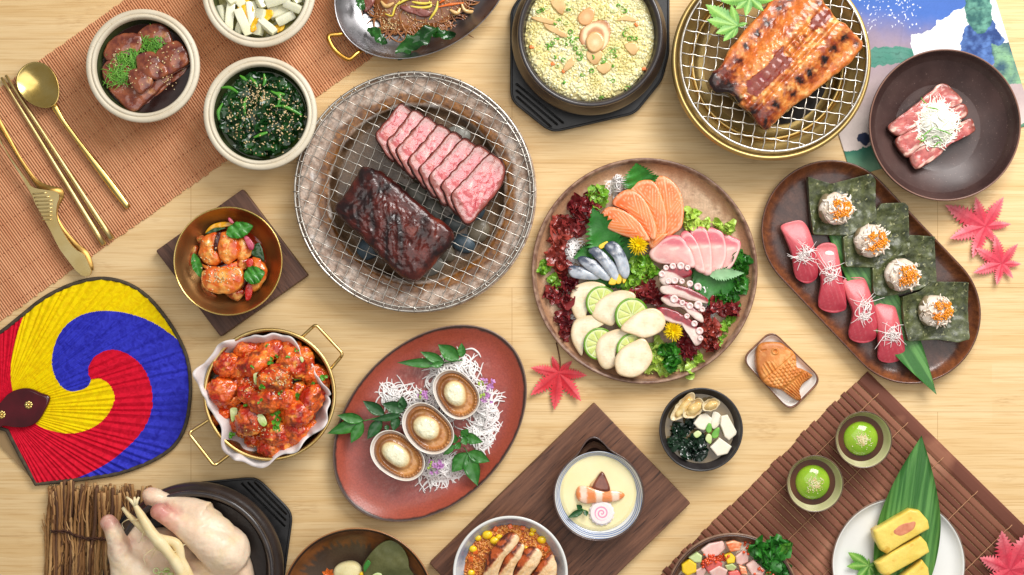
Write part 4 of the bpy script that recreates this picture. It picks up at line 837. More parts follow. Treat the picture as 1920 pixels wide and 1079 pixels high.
def uvE(V):  # along/across the fillet
    a_ = math.radians(47.5); x = V[:, 0]/kE; y = V[:, 1]/kE; return x*math.cos(a_)+y*math.sin(a_), -x*math.sin(a_)+y*math.cos(a_)
def toE(P): Q = np.array(c5(P)); return np.c_[Q[:, 0]-ec[0], ec[1]-Q[:, 1]]*kE
chars = toE([(640, 735), (720, 670), (820, 585), (880, 510), (940, 465), (1030, 380), (1085, 300), (1160, 235), (760, 45), (670, 140), (600, 215), (540, 280), (490, 375), (820, -10), (1240, 270), (1000, 20), (385, 480), (330, 500), (430, 545), (600, 720), (660, 780)])
chR = [46, 26, 26, 22, 26, 26, 26, 24, 30, 26, 22, 18, 22, 24, 14, 16, 62, 50, 40, 40, 40]
sauce = []
def eel_z(x, y, V):
    u_, v_ = uvE(V); z = 1.3*ridge(V, 17, 4, 3)+1.0*fbm(V, 5, 3, 6)
    z -= 5*np.exp(-((v_+2)/4.5)**2)+3.2*np.exp(-((v_-15)/3.5)**2)+3.5*np.exp(-((v_+20)/4)**2); z += 1.6*np.sin(u_/2.4+3*fbm(V, 14, 2, 2))*np.exp(-((v_-6)/11)**2)
    for S_ in sauce: z = np.where(inside(V[:, :2], S_), -.5+.25*z, z)
    return z-10*sst(30, 75, np.abs(v_))
sauce = [np.array(toE(q)) for q in ([(770, 290), (775, 350), (830, 370), (800, 430), (740, 480), (700, 520), (660, 560), (600, 615), (545, 590), (530, 520), (600, 470), (680, 400), (720, 340)], [(945, 120), (990, 90), (1040, 55), (1085, 80), (1070, 120), (1020, 160), (970, 200), (940, 180)])]
def eelc(V):
    u_, v_ = uvE(V); n = fbm(V, 11, 5, 4); c = mixc(LN(220, 140, 62)+0*V, LN(172, 78, 28)+0*V, .45+1.2*n); c = mixc(c, LN(246, 204, 130)+0*V, sst(.1, .5, fbm(V, 8, 4, 15))*.8)
    c = mixc(c, LN(146, 52, 20)+0*V, sst(.05, .4, fbm(V, 17, 5, 25))*.85); c = mixc(c, LN(206, 108, 40)+0*V, sst(28, 50, v_)*.6+sst(30, 55, -v_)*.3)
    for q, r in zip(chars, chR):
        d = np.hypot(V[:, 0]-q[0], V[:, 1]-q[1])/(r/3.371*1.75)+.9*fbm(V, 6, 3, 4)+.3; c = mixc(c, LN(120, 40, 18)+0*V, (1-sst(.8, 1.7, d))*.8); c = mixc(c, LN(30, 17, 16)+0*V, 1-sst(.5, 1.0, d))
    e1 = sst(-112, -98, u_+3*n); bl = (1-e1); c = mixc(c, LN(36, 18, 16)+0*V, bl*sst(-.35, .1, fbm(V, 12, 3, 7)+.25*np.sign(v_-10)))
    for S_ in sauce: ins = inside(V[:, :2]+1.5*np.c_[vn(V/5), vn(V/5, 3)], S_); c[ins] = (LN(128, 46, 24)+.05*n[:, None])[ins]
    return c
piece("grilled_eel", eo, 92, 26, pm("grilled_eel", attr=True, rough=.24, coat=.45, sss=.08, grain=.2, bumps=((.6, 9, 5),)), colf=eelc, label="large glazed grilled eel fillet with charred spots on the gold grill", cat="eel", e=9, n=240, rings=70, dome=3, wob=2, zf=eel_z)
M_mla = pm("veined_leaf", attr=True, rough=.45, sss=.1, bumps=((.5, 12, 4),), grain=.1); M_ml = pm("green_maple_leaf", (104, 166, 56), (70, 130, 36), 2, rough=.42, sss=.1, bumps=((.4, 12, 4),), grain=.1)
for lab, c, tips in (("lower green maple leaf beside the eel", (478, 165), [(285, 40), (292, 132), (345, 215), (392, 262), (450, 240), (540, 150), (440, 40)]), ("upper green maple leaf beside the eel", (560, -10), [(700, 5), (640, 70), (530, 105), (470, 60), (380, 10), (400, -70), (620, -90)])):
    q = c5([c])[0]; pz = I(q[0], q[1], 104); mk("maple_leaf", star_leaf(np.array(q), c5(tips), 0, .22, .5, 3, fold=.18), M_mla, col=leafcol((70, 136, 38), (128, 186, 74), (168, 208, 110)), loc= pz, label=lab, cat="leaf", group="green maple leaves on the gold grill")

# ------------------------------------------------------------ dark bowl with beef and leek
db = thing("dark_bowl", "wide dark brown shallow bowl of sliced beef on the printed cloth", "bowl", 1771, 235, 56); WL[db.name][2] = 2; db.location.z = 2*S; p = WL[db.name]; k = k_(56)
pr = [(0, 0), (60, 0), (62, 4), (110, 24), (136, 42), (142, 51), (143, 55), (141, 57), (138.5, 55), (132, 42), (112, 20), (80, 11), (40, 9), (0, 9)]
M_dk = pm("dark_brown_glaze", (84, 62, 58), (58, 40, 38), 1.3, rough=.3, rough2=.38, coat=.1, bumps=((.12, 60, 3),), speck=((120, 98, 90), 30, .66))
mk("bowl_body", lathe([(r*k, z) for r, z in pr], 160, sub=2), M_dk, p, db)
mk("bowl_lip", lathe([(141.5*k, 54.5), (142.5*k, 57), (141*k, 58.3), (139.3*k, 57)], 160), pm("lip_brown", (128, 92, 78), rough=.3), p, db)
m0 = len(REG)
c6 = lambda P: C(P, 1560, 0, 2.697)
M_bf = pm("seared_beef", attr=True, rough=.25, coat=.35, sss=.12, sssr=(1, .35, .25), grain=.12, bumps=((.7, 10, 4),))
def beefc(V):
    c = mixc(LN(212, 118, 110)+0*V, LN(170, 70, 68)+0*V, .5+1.2*fbm(V, 15, 4, 3)); rk = np.arange(len(V))//90; c = mixc(c, LN(126, 66, 52)+0*V, (1-sst(5, 8.5, rk+3*fbm(V, 8, 3, 6)))*(rk < 24)*.8); return mixc(c, LN(240, 196, 178)+0*V, sst(.05, .4, fbm(V@rotm(0, 0, .7), 9, 5, 8, (.5, 2, 1))))
for i, (lab, q, z) in enumerate((("topmost long slice of pink beef in the dark bowl", [(288, 635), (400, 545), (500, 460), (545, 428), (590, 430), (640, 478), (662, 515), (600, 555), (520, 600), (420, 650), (350, 688), (312, 680)], 22), ("middle slice of pink beef in the dark bowl", [(322, 705), (400, 655), (520, 590), (650, 520), (690, 575), (600, 640), (500, 710), (420, 770), (385, 798), (345, 765)], 19), ("lowest thick slice of pink beef in the dark bowl", [(392, 782), (440, 742), (560, 670), (695, 598), (724, 640), (720, 668), (640, 712), (595, 735), (540, 790), (445, 852), (412, 842)], 16))):
    piece("beef_slice", c6(q), 16+i*2, z, [M_bf, M_crust], colf=beefc, label=lab, cat="beef", group="pink beef slices in the dark bowl", e=4, n=90, rings=18, wob=1.2, seed=i, rimdark=1, zf=lambda x, y, V: 2*fbm(V, 9, 4, 4))
M_leek = pm("white_leek", (252, 250, 240), (246, 246, 226), 4, rough=.4)
q = I(1757, 233, 36)
mk("leek_shreds", join([tr(blob(27, 30, 14, .1, 12, 3, 2, 3), (0, 0, 4)), nest(29, 250, 1.5, 44, 20, 4, (1.15, 1.25), 5, .25)]), M_leek, q, label="heap of fine white leek shreds on top of the beef", cat="leek", kind='stuff')
for i, c_ in enumerate(([(520, 640), (470, 680), (440, 700)], [(520, 650), (580, 670), (610, 690)], [(500, 700), (530, 690), (560, 720)], [(430, 700), (460, 715), (480, 690)], [(480, 545), (520, 550), (545, 560)], [(450, 495), (465, 515), (480, 525)], [(440, 730), (470, 700), (450, 680)], [(510, 750), (540, 720), (550, 740)])):
    Q = c6(c_); P_ = np.array([I(x, y, 58 if i < 4 else 55) for x, y in Q]); P_ = resample(P_, 14, False); c = P_.mean(0)
    mk("scallion_thread", tube(P_-c, [.5, 1.5, .5], 6), M_sc, c, label="green scallion thread on the leek heap, %s" % (["bent left", "running right", "short and flat", "curled low", "arched high", "poking out above", "crossing another", "lying at the edge"][i],), cat="scallion", group="green threads on the leek heap", reg=False)

# ------------------------------------------------------------ dark wooden board and brass bowl of spicy chicken
def woodm(nm, a_, b_, rot):
    return pm(nm, a_, b_, 2.2, (.34, .68), (.5, 8, 1) , .55, rotz=rot, dist=.5, bumps=((.6, 3, 6),), speck=(tuple(int(v*.78) for v in b_), 3.4, .6), grain=.12)
def board(nm, lab, corners, h, m, z=0):
    c = np.mean(corners, 0); P_ = np.array([I(x, y, h)[:2]-I(c[0], c[1], h)[:2] for x, y in corners]); P_ = ccw(P_); out = []
    for i in range(len(P_)):   # rounded corners
        a_, b_, d_ = P_[i-1], P_[i], P_[(i+1) % len(P_)]; e1 = (a_-b_)/np.linalg.norm(a_-b_)*3.5; e2 = (d_-b_)/np.linalg.norm(d_-b_)*3.5
        out += [b_+e1*(1-t)**2+e2*t*t for t in (0, .25, .5, .75, 1)]
    n = len(out); O = np.array(out); pr = [(1.5, 0), (0, 1.5), (0, h-2), (.6, h-.6), (2, h)]; rad = lambda ins: O-O/np.linalg.norm(O, axis=1)[:, None]*ins
    V = np.concatenate([np.c_[rad(i_), np.full(n, z_)] for i_, z_ in pr]); F = quads(5, n, False, True).tolist()+[list(range(4*n, 5*n)), list(range(n))[::-1]]
    p = I(c[0], c[1], h); p[2] = z
    return mk(nm, (V, F, None), m, p, label=lab, cat="wooden board", smooth=False)
board("wooden_board", "square dark brown wooden board standing under the small brass bowl", [(455, 354.5), (577.5, 516.5), (413.4, 632), (291.7, 470.7)], 19, woodm("dark_walnut", (112, 78, 62), (76, 50, 40), math.radians(53)))
bb = thing("brass_bowl", "round copper coloured brass bowl of spicy chicken on the square board", "bowl", 428, 490, 70); WL[bb.name][2] = 19; bb.location.z = 19*S; p = WL[bb.name]; k = k_(72)
M_br2 = pm("hammered_brass", (228, 178, 118), (214, 158, 94), 1, rough=.38, rough2=.44, metal=1, bumps=((.15, 40, 2),))
pr = [(0, 0), (50, 0), (70, 8), (92, 30), (101, 48), (102.6, 52), (102, 53.4), (100, 52.8), (97.5, 48), (88, 30), (66, 11), (46, 5), (0, 4)]
mk("bowl_body", lathe([(r*k, z) for r, z in pr], 140, sub=2), M_br2, p, bb)
mk("bowl_lip", lathe([(101*k, 52), (102.5*k, 53.5), (101*k, 54.6), (99.4*k, 53)], 140), M_gold, p, bb)
m0 = len(REG)
mk("red_sauce", disk(72, 30, 100, lambda x, y: .8*fbm(P3(x, y), 20, 3)), pm("gochujang_oil", (168, 52, 22), (128, 32, 14), 2, rough=.06, coat=.6), p+np.array([4, 6, 11.5]), label="shiny red sauce pooled in the brass bowl", cat="sauce")
c7 = lambda P: C(P, 280, 340, 3.597)
M_chk = pm("spicy_chicken", attr=True, rough=.14, coat=.7, sss=.1, sssr=(1, .4, .15), grain=.15, bumps=((.7, 9, 4),))
def chkc(A=(250, 150, 50), B=(214, 76, 22), Cc=(255, 196, 104)):
    def f(V): c = mixc(LN(*A)+0*V, LN(*B)+0*V, .42+1.4*fbm(V, 15, 4, 4)); return mixc(c, LN(*Cc)+0*V, sst(.15, .5, fbm(V, 12, 3, 14))*.7)
    return f
for i, (lab, q, z, h) in enumerate((("round spicy chicken piece at the middle of the brass bowl", [(470, 380), (500, 355), (560, 360), (590, 420), (585, 500), (540, 545), (500, 540), (465, 480)], 46, 20), ("spicy chicken piece at the upper left of the brass bowl", [(340, 440), (370, 380), (440, 355), (450, 400), (440, 450), (475, 530), (430, 560), (370, 540), (335, 490)], 42, 20), ("spicy chicken piece at the upper right of the brass bowl", [(590, 400), (640, 390), (680, 440), (670, 500), (620, 530), (580, 500)], 40, 20), ("long spicy chicken piece curving under the middle piece", [(350, 560), (420, 580), (500, 580), (580, 545), (600, 560), (560, 600), (470, 600), (380, 590)], 40, 16), ("largest spicy chicken piece at the lower left of the brass bowl", [(360, 620), (420, 590), (500, 585), (590, 590), (620, 640), (610, 700), (570, 740), (480, 755), (400, 730), (365, 690)], 42, 24), ("spicy chicken piece at the right edge, under the round leaf", [(690, 530), (740, 530), (785, 590), (780, 650), (745, 700), (730, 730), (695, 730), (680, 640)], 36, 20), ("dark red chicken piece at the centre right", [(570, 560), (620, 500), (665, 530), (650, 580), (600, 610)], 40, 16), ("small chicken scrap at the bottom of the brass bowl", [(500, 750), (580, 730), (640, 740), (600, 800), (560, 795)], 34, 16), ("small chicken scrap at the lower left rim", [(350, 680), (400, 730), (445, 775), (400, 775), (360, 740)], 34, 10), ("small dark scrap at the left of the brass bowl", [(265, 520), (300, 440), (330, 450), (300, 530), (270, 575)], 34, 10), ("chicken scrap at the far upper left", [(310, 390), (350, 370), (380, 385), (340, 420)], 36, 14))):
    q = [tuple(np.mean(q, 0)+(np.array(a_)-np.mean(q, 0))*1.1) for a_ in q]
    piece("chicken_piece", c7(q), z, h, M_chk, colf=chkc() if i < 6 else chkc((214, 96, 34), (164, 38, 16)), label=lab, cat="chicken", group="spicy chicken pieces in the brass bowl", e=7, dome=3, n=72, rings=14, wob=2, seed=i, zf=lambda x, y, V, i=i: 3.5*fbm(V+i*9, 12, 4, 4))
M_pepg = pm("green_pepper", (44, 82, 36), (26, 58, 26), 3, rough=.14, coat=.5); M_pepr = pm("red_pepper", (214, 44, 30), (186, 24, 20), 3, rough=.14, coat=.5, sss=.1); M_ro = pm("red_onion", (216, 96, 116), (176, 50, 84), 4, rough=.16, coat=.5, sss=.2); M_yp = pm("yellow_pepper", (246, 178, 30), (226, 140, 16), 3, rough=.14, coat=.5)
for nm, lab, cat, q, z, h, m in (("yellow_pepper", "curved yellow pepper slice at the top of the brass bowl", "pepper", [(375, 345), (420, 295), (490, 275), (555, 280), (560, 300), (500, 310), (440, 330), (390, 360)], 44, 7, M_yp), ("green_pepper", "dark green pepper sliver below the yellow pepper", "pepper", [(372, 358), (410, 330), (450, 312), (515, 315), (470, 335), (420, 350)], 52, 5, M_pepg), ("green_pepper", "broad dark green pepper slice at the right of the brass bowl", "pepper", [(680, 480), (710, 430), (740, 415), (765, 470), (775, 540), (740, 530), (700, 505)], 48, 5, M_pepg), ("red_onion", "pink red onion strip at the upper right", "onion", [(635, 375), (665, 375), (705, 430), (695, 465), (670, 455)], 62, 4, M_ro), ("red_onion", "small pink onion tip at the top of the brass bowl", "onion", [(528, 250), (545, 248), (570, 280), (560, 290), (538, 275)], 56, 4, M_ro), ("red_pepper", "red pepper strip at the lower right", "pepper", [(655, 700), (690, 695), (695, 740), (680, 795), (650, 805), (645, 750)], 50, 6, M_pepr), ("red_pepper", "red pepper piece above the round leaf", "pepper", [(650, 540), (690, 520), (700, 560), (670, 590)], 58, 5, M_pepr), ("chilli_slice", "dark chilli sliver between the two upper chicken pieces", "chilli", [(455, 350), (480, 350), (465, 420), (450, 470), (435, 460), (440, 400)], 62, 4, pm("dark_chilli", (70, 20, 16), rough=.15, coat=.5))):
    piece(nm, c7(q), z, h, m, label=lab, cat=cat, e=2, n=40, zf=lambda x, y, V: 1.5*fbm(V, 12, 3, 4))
M_basil = pm("basil_leaf", (72, 150, 48), (44, 112, 30), 3, rough=.3, coat=.2, sss=.1, bumps=((.9, 5, 4),), grain=.15)
for lab, A, B, W_, z0, z1 in (("large green basil leaf at the top of the spicy chicken", (518, 358), (692, 300), 15, 68, 72), ("round green basil leaf at the lower right of the spicy chicken", (640, 655), (772, 612), 17, 64, 68), ("narrow green basil leaf at the left of the spicy chicken", (298, 486), (346, 650), 9, 60, 58)):
    Q = c7([A, B]); A3 = I(*Q[0], z0); B3 = I(*Q[1], z1); d = B3-A3; L_ = np.linalg.norm(d[:2]); s = leafshape(L_, W_, 30, 9, .9, 0, .28, -.12, .15, 9, ripple=1.6, seed=W_, tipp=.7)
    mk("basil_leaf", s, M_basil, A3, rz=math.atan2(d[1], d[0]), label=lab, cat="leaf", group="basil leaves on the spicy chicken")
dp = Drop(m0)
seeds_on(dp, [(280+x/3.597, 340+y/3.597) for x, y in gauss_pts(450, 640, 60, 45, 60, 1)+gauss_pts(400, 470, 50, 60, 30, 2)+gauss_pts(570, 600, 40, 40, 24, 3)], (1.9, 1.2, .9), M_ses, "sesame seeds on the spicy chicken")

# ------------------------------------------------------------ brass pan of fried chicken
cp_ = thing("brass_pan", "round brass pan with two wire handles, lined with paper for fried chicken", "pan", 505.5, 740, 72); WL[cp_.name][2] = 0; cp_.location.z = 0; p = WL[cp_.name]; k = k_(72)
M_br3 = pm("polished_brass", (234, 204, 138), (214, 176, 104), 2, rough=.24, rough2=.32, metal=1)
pr = [(0, 2), (100, 2), (112, 8), (119, 40), (122, 66), (124, 71), (123, 73.5), (120, 73), (117.5, 66), (114, 40), (106, 12), (0, 7)]
mk("pan_body", lathe([(r*k, z) for r, z in pr], 150, sub=2), M_br3, p, cp_); mk("pan_lip", lathe([(117.5*k, 70), (118.5*k, 73.5), (123*k, 74), (125*k, 72.5), (124.5*k, 69)], 150), M_br3, p, cp_)
c8 = lambda P: C(P, 340, 590, 3.597)
for q in ([(800, 165), (905, 66), (1092, 268), (1005, 372)], [(190, 708), (48, 800), (222, 1022), (352, 925)]):
    Q = np.array(c8(q)); o_ = []
    for i in range(4):
        if 0 < i < 3:
            a_, b_, d_ = Q[i-1], Q[i], Q[i+1]; e1 = (a_-b_)/np.linalg.norm(a_-b_)*7; e2 = (d_-b_)/np.linalg.norm(d_-b_)*7; o_ += [b_+e1*(1-t)**2+e2*t*t for t in (0, .2, .4, .6, .8, 1)]
        else: o_.append(Q[i])
    P_ = np.array([I(x, y, z) for (x, y), z in zip(o_, np.interp(range(len(o_)), [0, 2, len(o_)-3, len(o_)-1], [58, 64, 64, 58]))])-p
    mk("handle", tube(resample(P_, 70, False, False), 3.1, 10), M_br3, p, cp_)
m0 = len(REG)
def paper():
    nr, nt = 26, 260; th = np.linspace(0, 2*PI, nt, endpoint=False); out = []
    ed = 112+9*vn(P3(th*2.2, th*0), 3)+4*vn(P3(th*6, th*0), 5); d = (th-math.radians(158)+PI) % (2*PI)-PI; ed = ed+24*np.exp(-(d/.42)**2); d2 = (th-math.radians(247)+PI) % (2*PI)-PI; ed = ed+14*np.exp(-(d2/.4)**2)
    d3 = (th-math.radians(30)+PI) % (2*PI)-PI; ed = ed-14*np.exp(-(d3/.5)**2)
    for j, s in enumerate(np.linspace(.05, 1, nr)):
        z = 24+48*sst(.72, 1.0, s)+(6*np.sin(th*9+2*vn(P3(th*3, th*0), 7))+5*vn(P3(th*8, th*0+s*3), 6))*s**3+4*np.exp(-(d/.45)**2)*s**6*3
        r = ed*s+3*np.sin(th*11+1)*s**3
        out.append(np.c_[r*np.cos(th), r*np.sin(th), z])
    V = np.concatenate(out); F = quads(nr, nt, False, True)[:, ::-1]; kk_ = len(V); n0 = (nr-1)*nt
    E = np.array([[n0+i, n0+(i+1) % nt, kk_+n0+(i+1) % nt, kk_+n0+i] for i in range(nt)])[:, ::-1]
    return np.vstack([V, V-[0, 0, .6]]), np.vstack([F, (F+kk_)[:, ::-1], E]), None
mk("lining_paper", paper(), pm("parchment", (240, 230, 226), (226, 212, 208), 2, rough=.5, sss=.15, bumps=((1.2, 3, 4),)), p+np.array([0, 0, 6]), label="crumpled white paper lining the brass pan, sticking out at the left and bottom", cat="paper")
M_fry = pm("fried_chicken", attr=True, rough=.2, coat=.55, sss=.1, sssr=(1, .35, .12), grain=.25, bumps=((1.3, 6, 5), (.4, 24, 2)))
L = [(600, 225, 80, 46), (740, 250, 80, 48), (930, 420, 78, 44), (250, 620, 60, 40), (690, 860, 85, 46), (420, 230, 62, 54), (280, 335, 80, 60), (830, 270, 66, 58), (760, 330, 100, 60), (380, 360, 68, 58), (480, 320, 88, 66), (930, 520, 70, 46), (240, 520, 92, 58), (310, 560, 50, 58), (430, 540, 60, 68), (245, 695, 52, 50), (700, 570, 66, 72), (620, 440, 92, 78), (560, 590, 92, 76), (440, 725, 86, 66), (885, 590, 86, 64), (600, 910, 78, 50), (790, 690, 88, 68), (640, 830, 80, 62), (760, 800, 78, 60), (340, 640, 44, 46), (500, 470, 50, 60), (880, 380, 60, 54), (420, 450, 50, 60), (620, 700, 60, 56), (560, 870, 60, 40), (800, 520, 56, 52), (340, 470, 56, 50), (540, 300, 50, 44), (400, 800, 40, 30), (870, 690, 50, 36), (470, 850, 56, 40), (350, 740, 50, 42), (880, 780, 46, 44), (700, 930, 44, 40)]
for i, (x, y, r, z) in enumerate(L):
    x = 590+(x-590)*.93; y = 545+(y-545)*.95; q = c8([(x, y)])[0]; R_ = r/3.597*1.12; ar = (1.22, .95, 1.1, .88, 1.0)[i % 5]; s = blob(R_*1.0*k*ar, R_*k/ar, R_*.75, .38, R_*.8, 5, i+2, 4, rot=i*1.3, flat=.9); nrm_ = s[0]/np.linalg.norm(s[0], axis=1)[:, None]; s = (s[0]+nrm_*(2.4*ridge(s[0]+i*9, 6.5, 4, 5))[:, None], s[1], None)
    V = s[0]; n1 = fbm(V+i*50, 14, 5, 3); c = mixc(LN(238, 112, 36)+0*V, LN(188, 40, 14)+0*V, .5+1.8*n1); c = mixc(c, LN(250, 170, 70)+0*V, sst(.12, .5, fbm(V+i*7, 9, 4, 9))*(.85 if i % 3 else .5)); c = mixc(c, LN(84, 18, 10)+0*V, sst(.15, .5, fbm(V+i*3, 12, 4, 19))*.75)
    z_ = z+6
    mk("fried_chicken_piece", s, M_fry, I(q[0], q[1], z_+R_*.5)*[1, 1, 0]+[0, 0, z_], label="%s red glazed fried chicken piece, %s of the pan" % (["big" if r > 79 else "small" if r < 63 else "medium"][0], where(q[0], q[1], 505, 740, 124)), cat="fried chicken", group="glazed fried chicken pieces", col=c)
dp = Drop(m0)
M_her = pm("herb_green", (100, 172, 50), (66, 138, 34), 8, rough=.3, coat=.2, sss=.1)
for i, (x, y, r) in enumerate(((605, 310, 9), (480, 350, 5), (790, 440, 9), (965, 425, 8), (650, 665, 14), (650, 740, 12), (335, 800, 8), (775, 240, 5), (720, 290, 5), (570, 205, 4), (435, 605, 6), (530, 585, 6), (780, 560, 9), (670, 525, 6), (885, 455, 6), (650, 275, 5), (545, 490, 7))):
    q = c8([(x, y)])[0]; w_ = dp.im(*q); g = np.random.default_rng(i); ss = []
    for j in range(6 if r > 6 else 3):
        a_ = g.uniform(0, 6.28); f = leafshape(r*.9, r*.42, 8, 5, fold=.4, curl=.2); ss.append(tr(f, (g.normal(0, r*.25), g.normal(0, r*.25), 2+g.uniform(0, 2)), (g.normal(0, .4), g.normal(0, .4), a_)))
    mk("herb_sprig", join(ss), M_her, w_, label="%s chopped green herb tuft, %s of the fried chicken" % ("large" if r > 8 else "small" if r < 6 else "medium", where(q[0], q[1], 505, 740, 124)), cat="herb", group="chopped herbs on the fried chicken", reg=False)
for i, (lab, q) in enumerate((("white scallion slice below the middle of the fried chicken", [(508, 690), (530, 665), (560, 690), (577, 735), (555, 757), (525, 735)]), ("pale leek scrap at the left of the fried chicken", [(330, 635), (370, 630), (378, 660), (360, 710), (340, 725), (330, 680)]), ("long white leek scrap above the middle", [(490, 370), (520, 352), (545, 355), (510, 400), (500, 450), (515, 470), (495, 470), (485, 420)]), ("small white scallion slice at the upper right", [(795, 290), (815, 285), (825, 310), (812, 325)]))):
    Q = c8(q); piece("scallion_slice", Q, dp.im(*np.mean(Q, 0))[2]+1, 3.5, M_scw, label=lab, cat="scallion", e=1.5, zf=lambda x, y, V: 1.5*fbm(V, 8, 3, 4))
seeds_on(dp, [c8([(x, y)])[0] for x, y in gauss_pts(650, 440, 60, 40, 50, 1)+gauss_pts(450, 480, 40, 40, 24, 2)+gauss_pts(540, 790, 50, 30, 24, 3)+gauss_pts(740, 400, 40, 60, 20, 4)], (1.9, 1.2, .9), M_ses, "sesame seeds on the fried chicken")
# ------------------------------------------------------------ red oval plate with abalone
rp = thing("oval_plate", "large rusty red oval plate carrying three abalones on white radish shreds", "plate", 806, 794, 22); WL[rp.name][2] = 0; rp.location.z = 0; p = WL[rp.name]; k = k_(22)
Ro = ell(212, 150, math.radians(46.4)); kR = lambda th: Ro(th)*k
sh = lathe([(0, 1), (.6, 1), (.68, 3), (.9, 13), (.985, 21), (1, 23), (1.0, 24.5), (.99, 25.3), (.975, 24.4), (.955, 21), (.86, 11), (.72, 6.5), (.5, 5.5), (.25, 5.2), (.1, 5), (0, 5)], 220, kR, sub=3)
V = sh[0]; rn = np.hypot(V[:, 0], V[:, 1])/kR(np.arctan2(V[:, 1], V[:, 0])); n = fbm(V, 8, 4, 3); n2 = fbm(V, 60, 3, 5)
c = mixc(LN(170, 82, 70)+0*V, LN(128, 58, 60)+0*V, .5+1.2*n2); c = mixc(c, LN(172, 80, 56)+0*V, sst(.7, .93, rn+.14*n2+.06*n)*.8); c = mixc(c, LN(214, 162, 150)+0*V, sst(-.2, .6, fbm(V, 3.2, 3, 21)+.5*n2+.3*n)*(1-sst(.45, .9, rn))*.75)
c = mixc(c, LN(70, 50, 44)+0*V, sst(.955, .975, rn+.012*n)*(V[:, 2] > 14)); c = mixc(c, LN(150, 122, 100)+0*V, sst(.985, .995, rn)*.7*(V[:, 2] > 20)); c[(V[:, 2] < 20) & (rn > .93) & (np.arange(len(V)) < len(V)*.45)] = LN(96, 62, 50)
mk("plate_body", sh, pm("red_stoneware", attr=True, rough=.34, coat=.12, grain=.14, bumps=((.22, 30, 4),), speck=None), p, rp, col=c)
m0 = len(REG)-1
c9 = lambda P: C(P, 600, 600, 2.767)
M_dai = pm("daikon_shred", (250, 247, 244), (242, 236, 234), 4, rough=.35, coat=.1)
for lab, x, y, R_, n, sx, sy, H, sd in (("white daikon shreds heaped behind the upper abalone", 690, 290, 38, 120, 1.25, 1.0, 22, 1), ("loose daikon shreds curling at the right of the upper abalone", 850, 470, 30, 80, .8, 1.5, 14, 2), ("daikon shreds heaped under the middle abalone", 560, 480, 40, 110, 1.3, .9, 20, 3), ("daikon shreds spilling below the lowest abalone", 610, 770, 34, 100, 1.3, .7, 14, 4), ("thin daikon shreds at the left of the middle abalone", 400, 400, 24, 34, 1.3, .9, 6, 5), ("open daikon loops on bare plate at the lower right", 830, 610, 30, 34, 1.0, .8, 5, 6)):
    q = c9([(x, y)])[0]; mk("daikon_shreds", nest(R_, int(n*1.1), 1.65, 62, H, sd, (sx, sy), 5, .2, z0=6), M_dai, I(*q, 8)*[1, 1, 0], label=lab, cat="daikon", group="daikon shreds on the red plate", kind='stuff')
strand("daikon_shred", c9([(750, 155), (790, 150), (820, 170), (835, 195)]), 1.8, M_dai, Drop(m0), "single curved daikon shred lying alone at the top of the red plate", "daikon", z=9)
M_shell = pm("abalone_shell", (250, 246, 238), (236, 226, 212), 3, rough=.22, coat=.4, bumps=((.5, 6, 4),))
def abalone(lab, x, y, a_, b_, ang, z, fx, fy):
    t = thing("abalone", lab, "abalone", x, y, z+26); WL[t.name][2] = z; t.location.z = z*S; p = WL[t.name]; k = k_(z+26); an = math.radians(ang)
    wb = lambda th: 1+.02*np.sin(3*th+fx)+.04*np.cos(2*(th-an)); R = lambda th: ell(a_, b_, an, 2.15)(th)*k*wb(th)
    mk("shell", lathe([(0, 0), (.4, 1), (.75, 8), (.95, 20), (1.0, 27), (.985, 29), (.95, 28), (.9, 20), (.7, 12), (0, 10)], 110, R, sub=2), M_shell, p, t)
    R2 = lambda th: R(th)*.935*(1+.03*np.cos(2*(th-an))); ca, sa = math.cos(an), math.sin(an)
    sh = disk(1, 46, 150, None, R2); V = sh[0]; r = np.hypot(V[:, 0], V[:, 1])/R2(np.arctan2(V[:, 1], V[:, 0])); th = np.arctan2(V[:, 1], V[:, 0]); mx = -4; my = 3
    wq = 1+.06*np.sin(2*th+fx*2)+.03*np.sin(3*th+fx); d = wq*np.hypot(((V[:, 0]-mx)*ca+(V[:, 1]-my)*sa)/(a_*.52), (-(V[:, 0]-mx)*sa+(V[:, 1]-my)*ca)/(b_*.50))*k**-1
    n = fbm(V+x, 10, 4, 3); ruff = np.sin(th*46+4*n)*sst(-.5, .3, np.cos(th-an-.9))
    V[:, 2] = 18+7*np.exp(-((r-.84)/.07)**2)*(1+.25*ruff)-5*sst(.93, 1, r)+6*(1-sst(.3, .75, d*.55))+1.5*n
    V[:, 2] += 6*np.sqrt(np.clip(1-d**2, 0, 1))+1.2*fbm(V, 8, 3, 31)*(d < 1)
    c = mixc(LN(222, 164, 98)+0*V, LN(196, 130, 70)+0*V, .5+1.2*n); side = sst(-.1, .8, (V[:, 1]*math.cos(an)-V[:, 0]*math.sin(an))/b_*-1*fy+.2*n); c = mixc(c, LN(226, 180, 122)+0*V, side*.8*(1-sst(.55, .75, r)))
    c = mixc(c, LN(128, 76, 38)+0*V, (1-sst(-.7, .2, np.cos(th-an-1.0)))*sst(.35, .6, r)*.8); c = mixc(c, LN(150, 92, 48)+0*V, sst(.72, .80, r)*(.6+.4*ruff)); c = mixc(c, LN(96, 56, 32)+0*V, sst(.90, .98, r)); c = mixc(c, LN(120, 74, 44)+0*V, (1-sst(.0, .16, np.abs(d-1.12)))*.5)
    c = mixc(c, mixc(LN(252, 246, 212)+0*V, LN(236, 214, 160)+0*V, sst(.5, 1, d)), 1-sst(.93, 1.03, d))
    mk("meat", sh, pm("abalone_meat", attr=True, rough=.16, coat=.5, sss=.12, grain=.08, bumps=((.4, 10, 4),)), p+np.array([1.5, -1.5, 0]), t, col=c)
A9 = c9([(706, 388), (558, 566), (400, 706)])
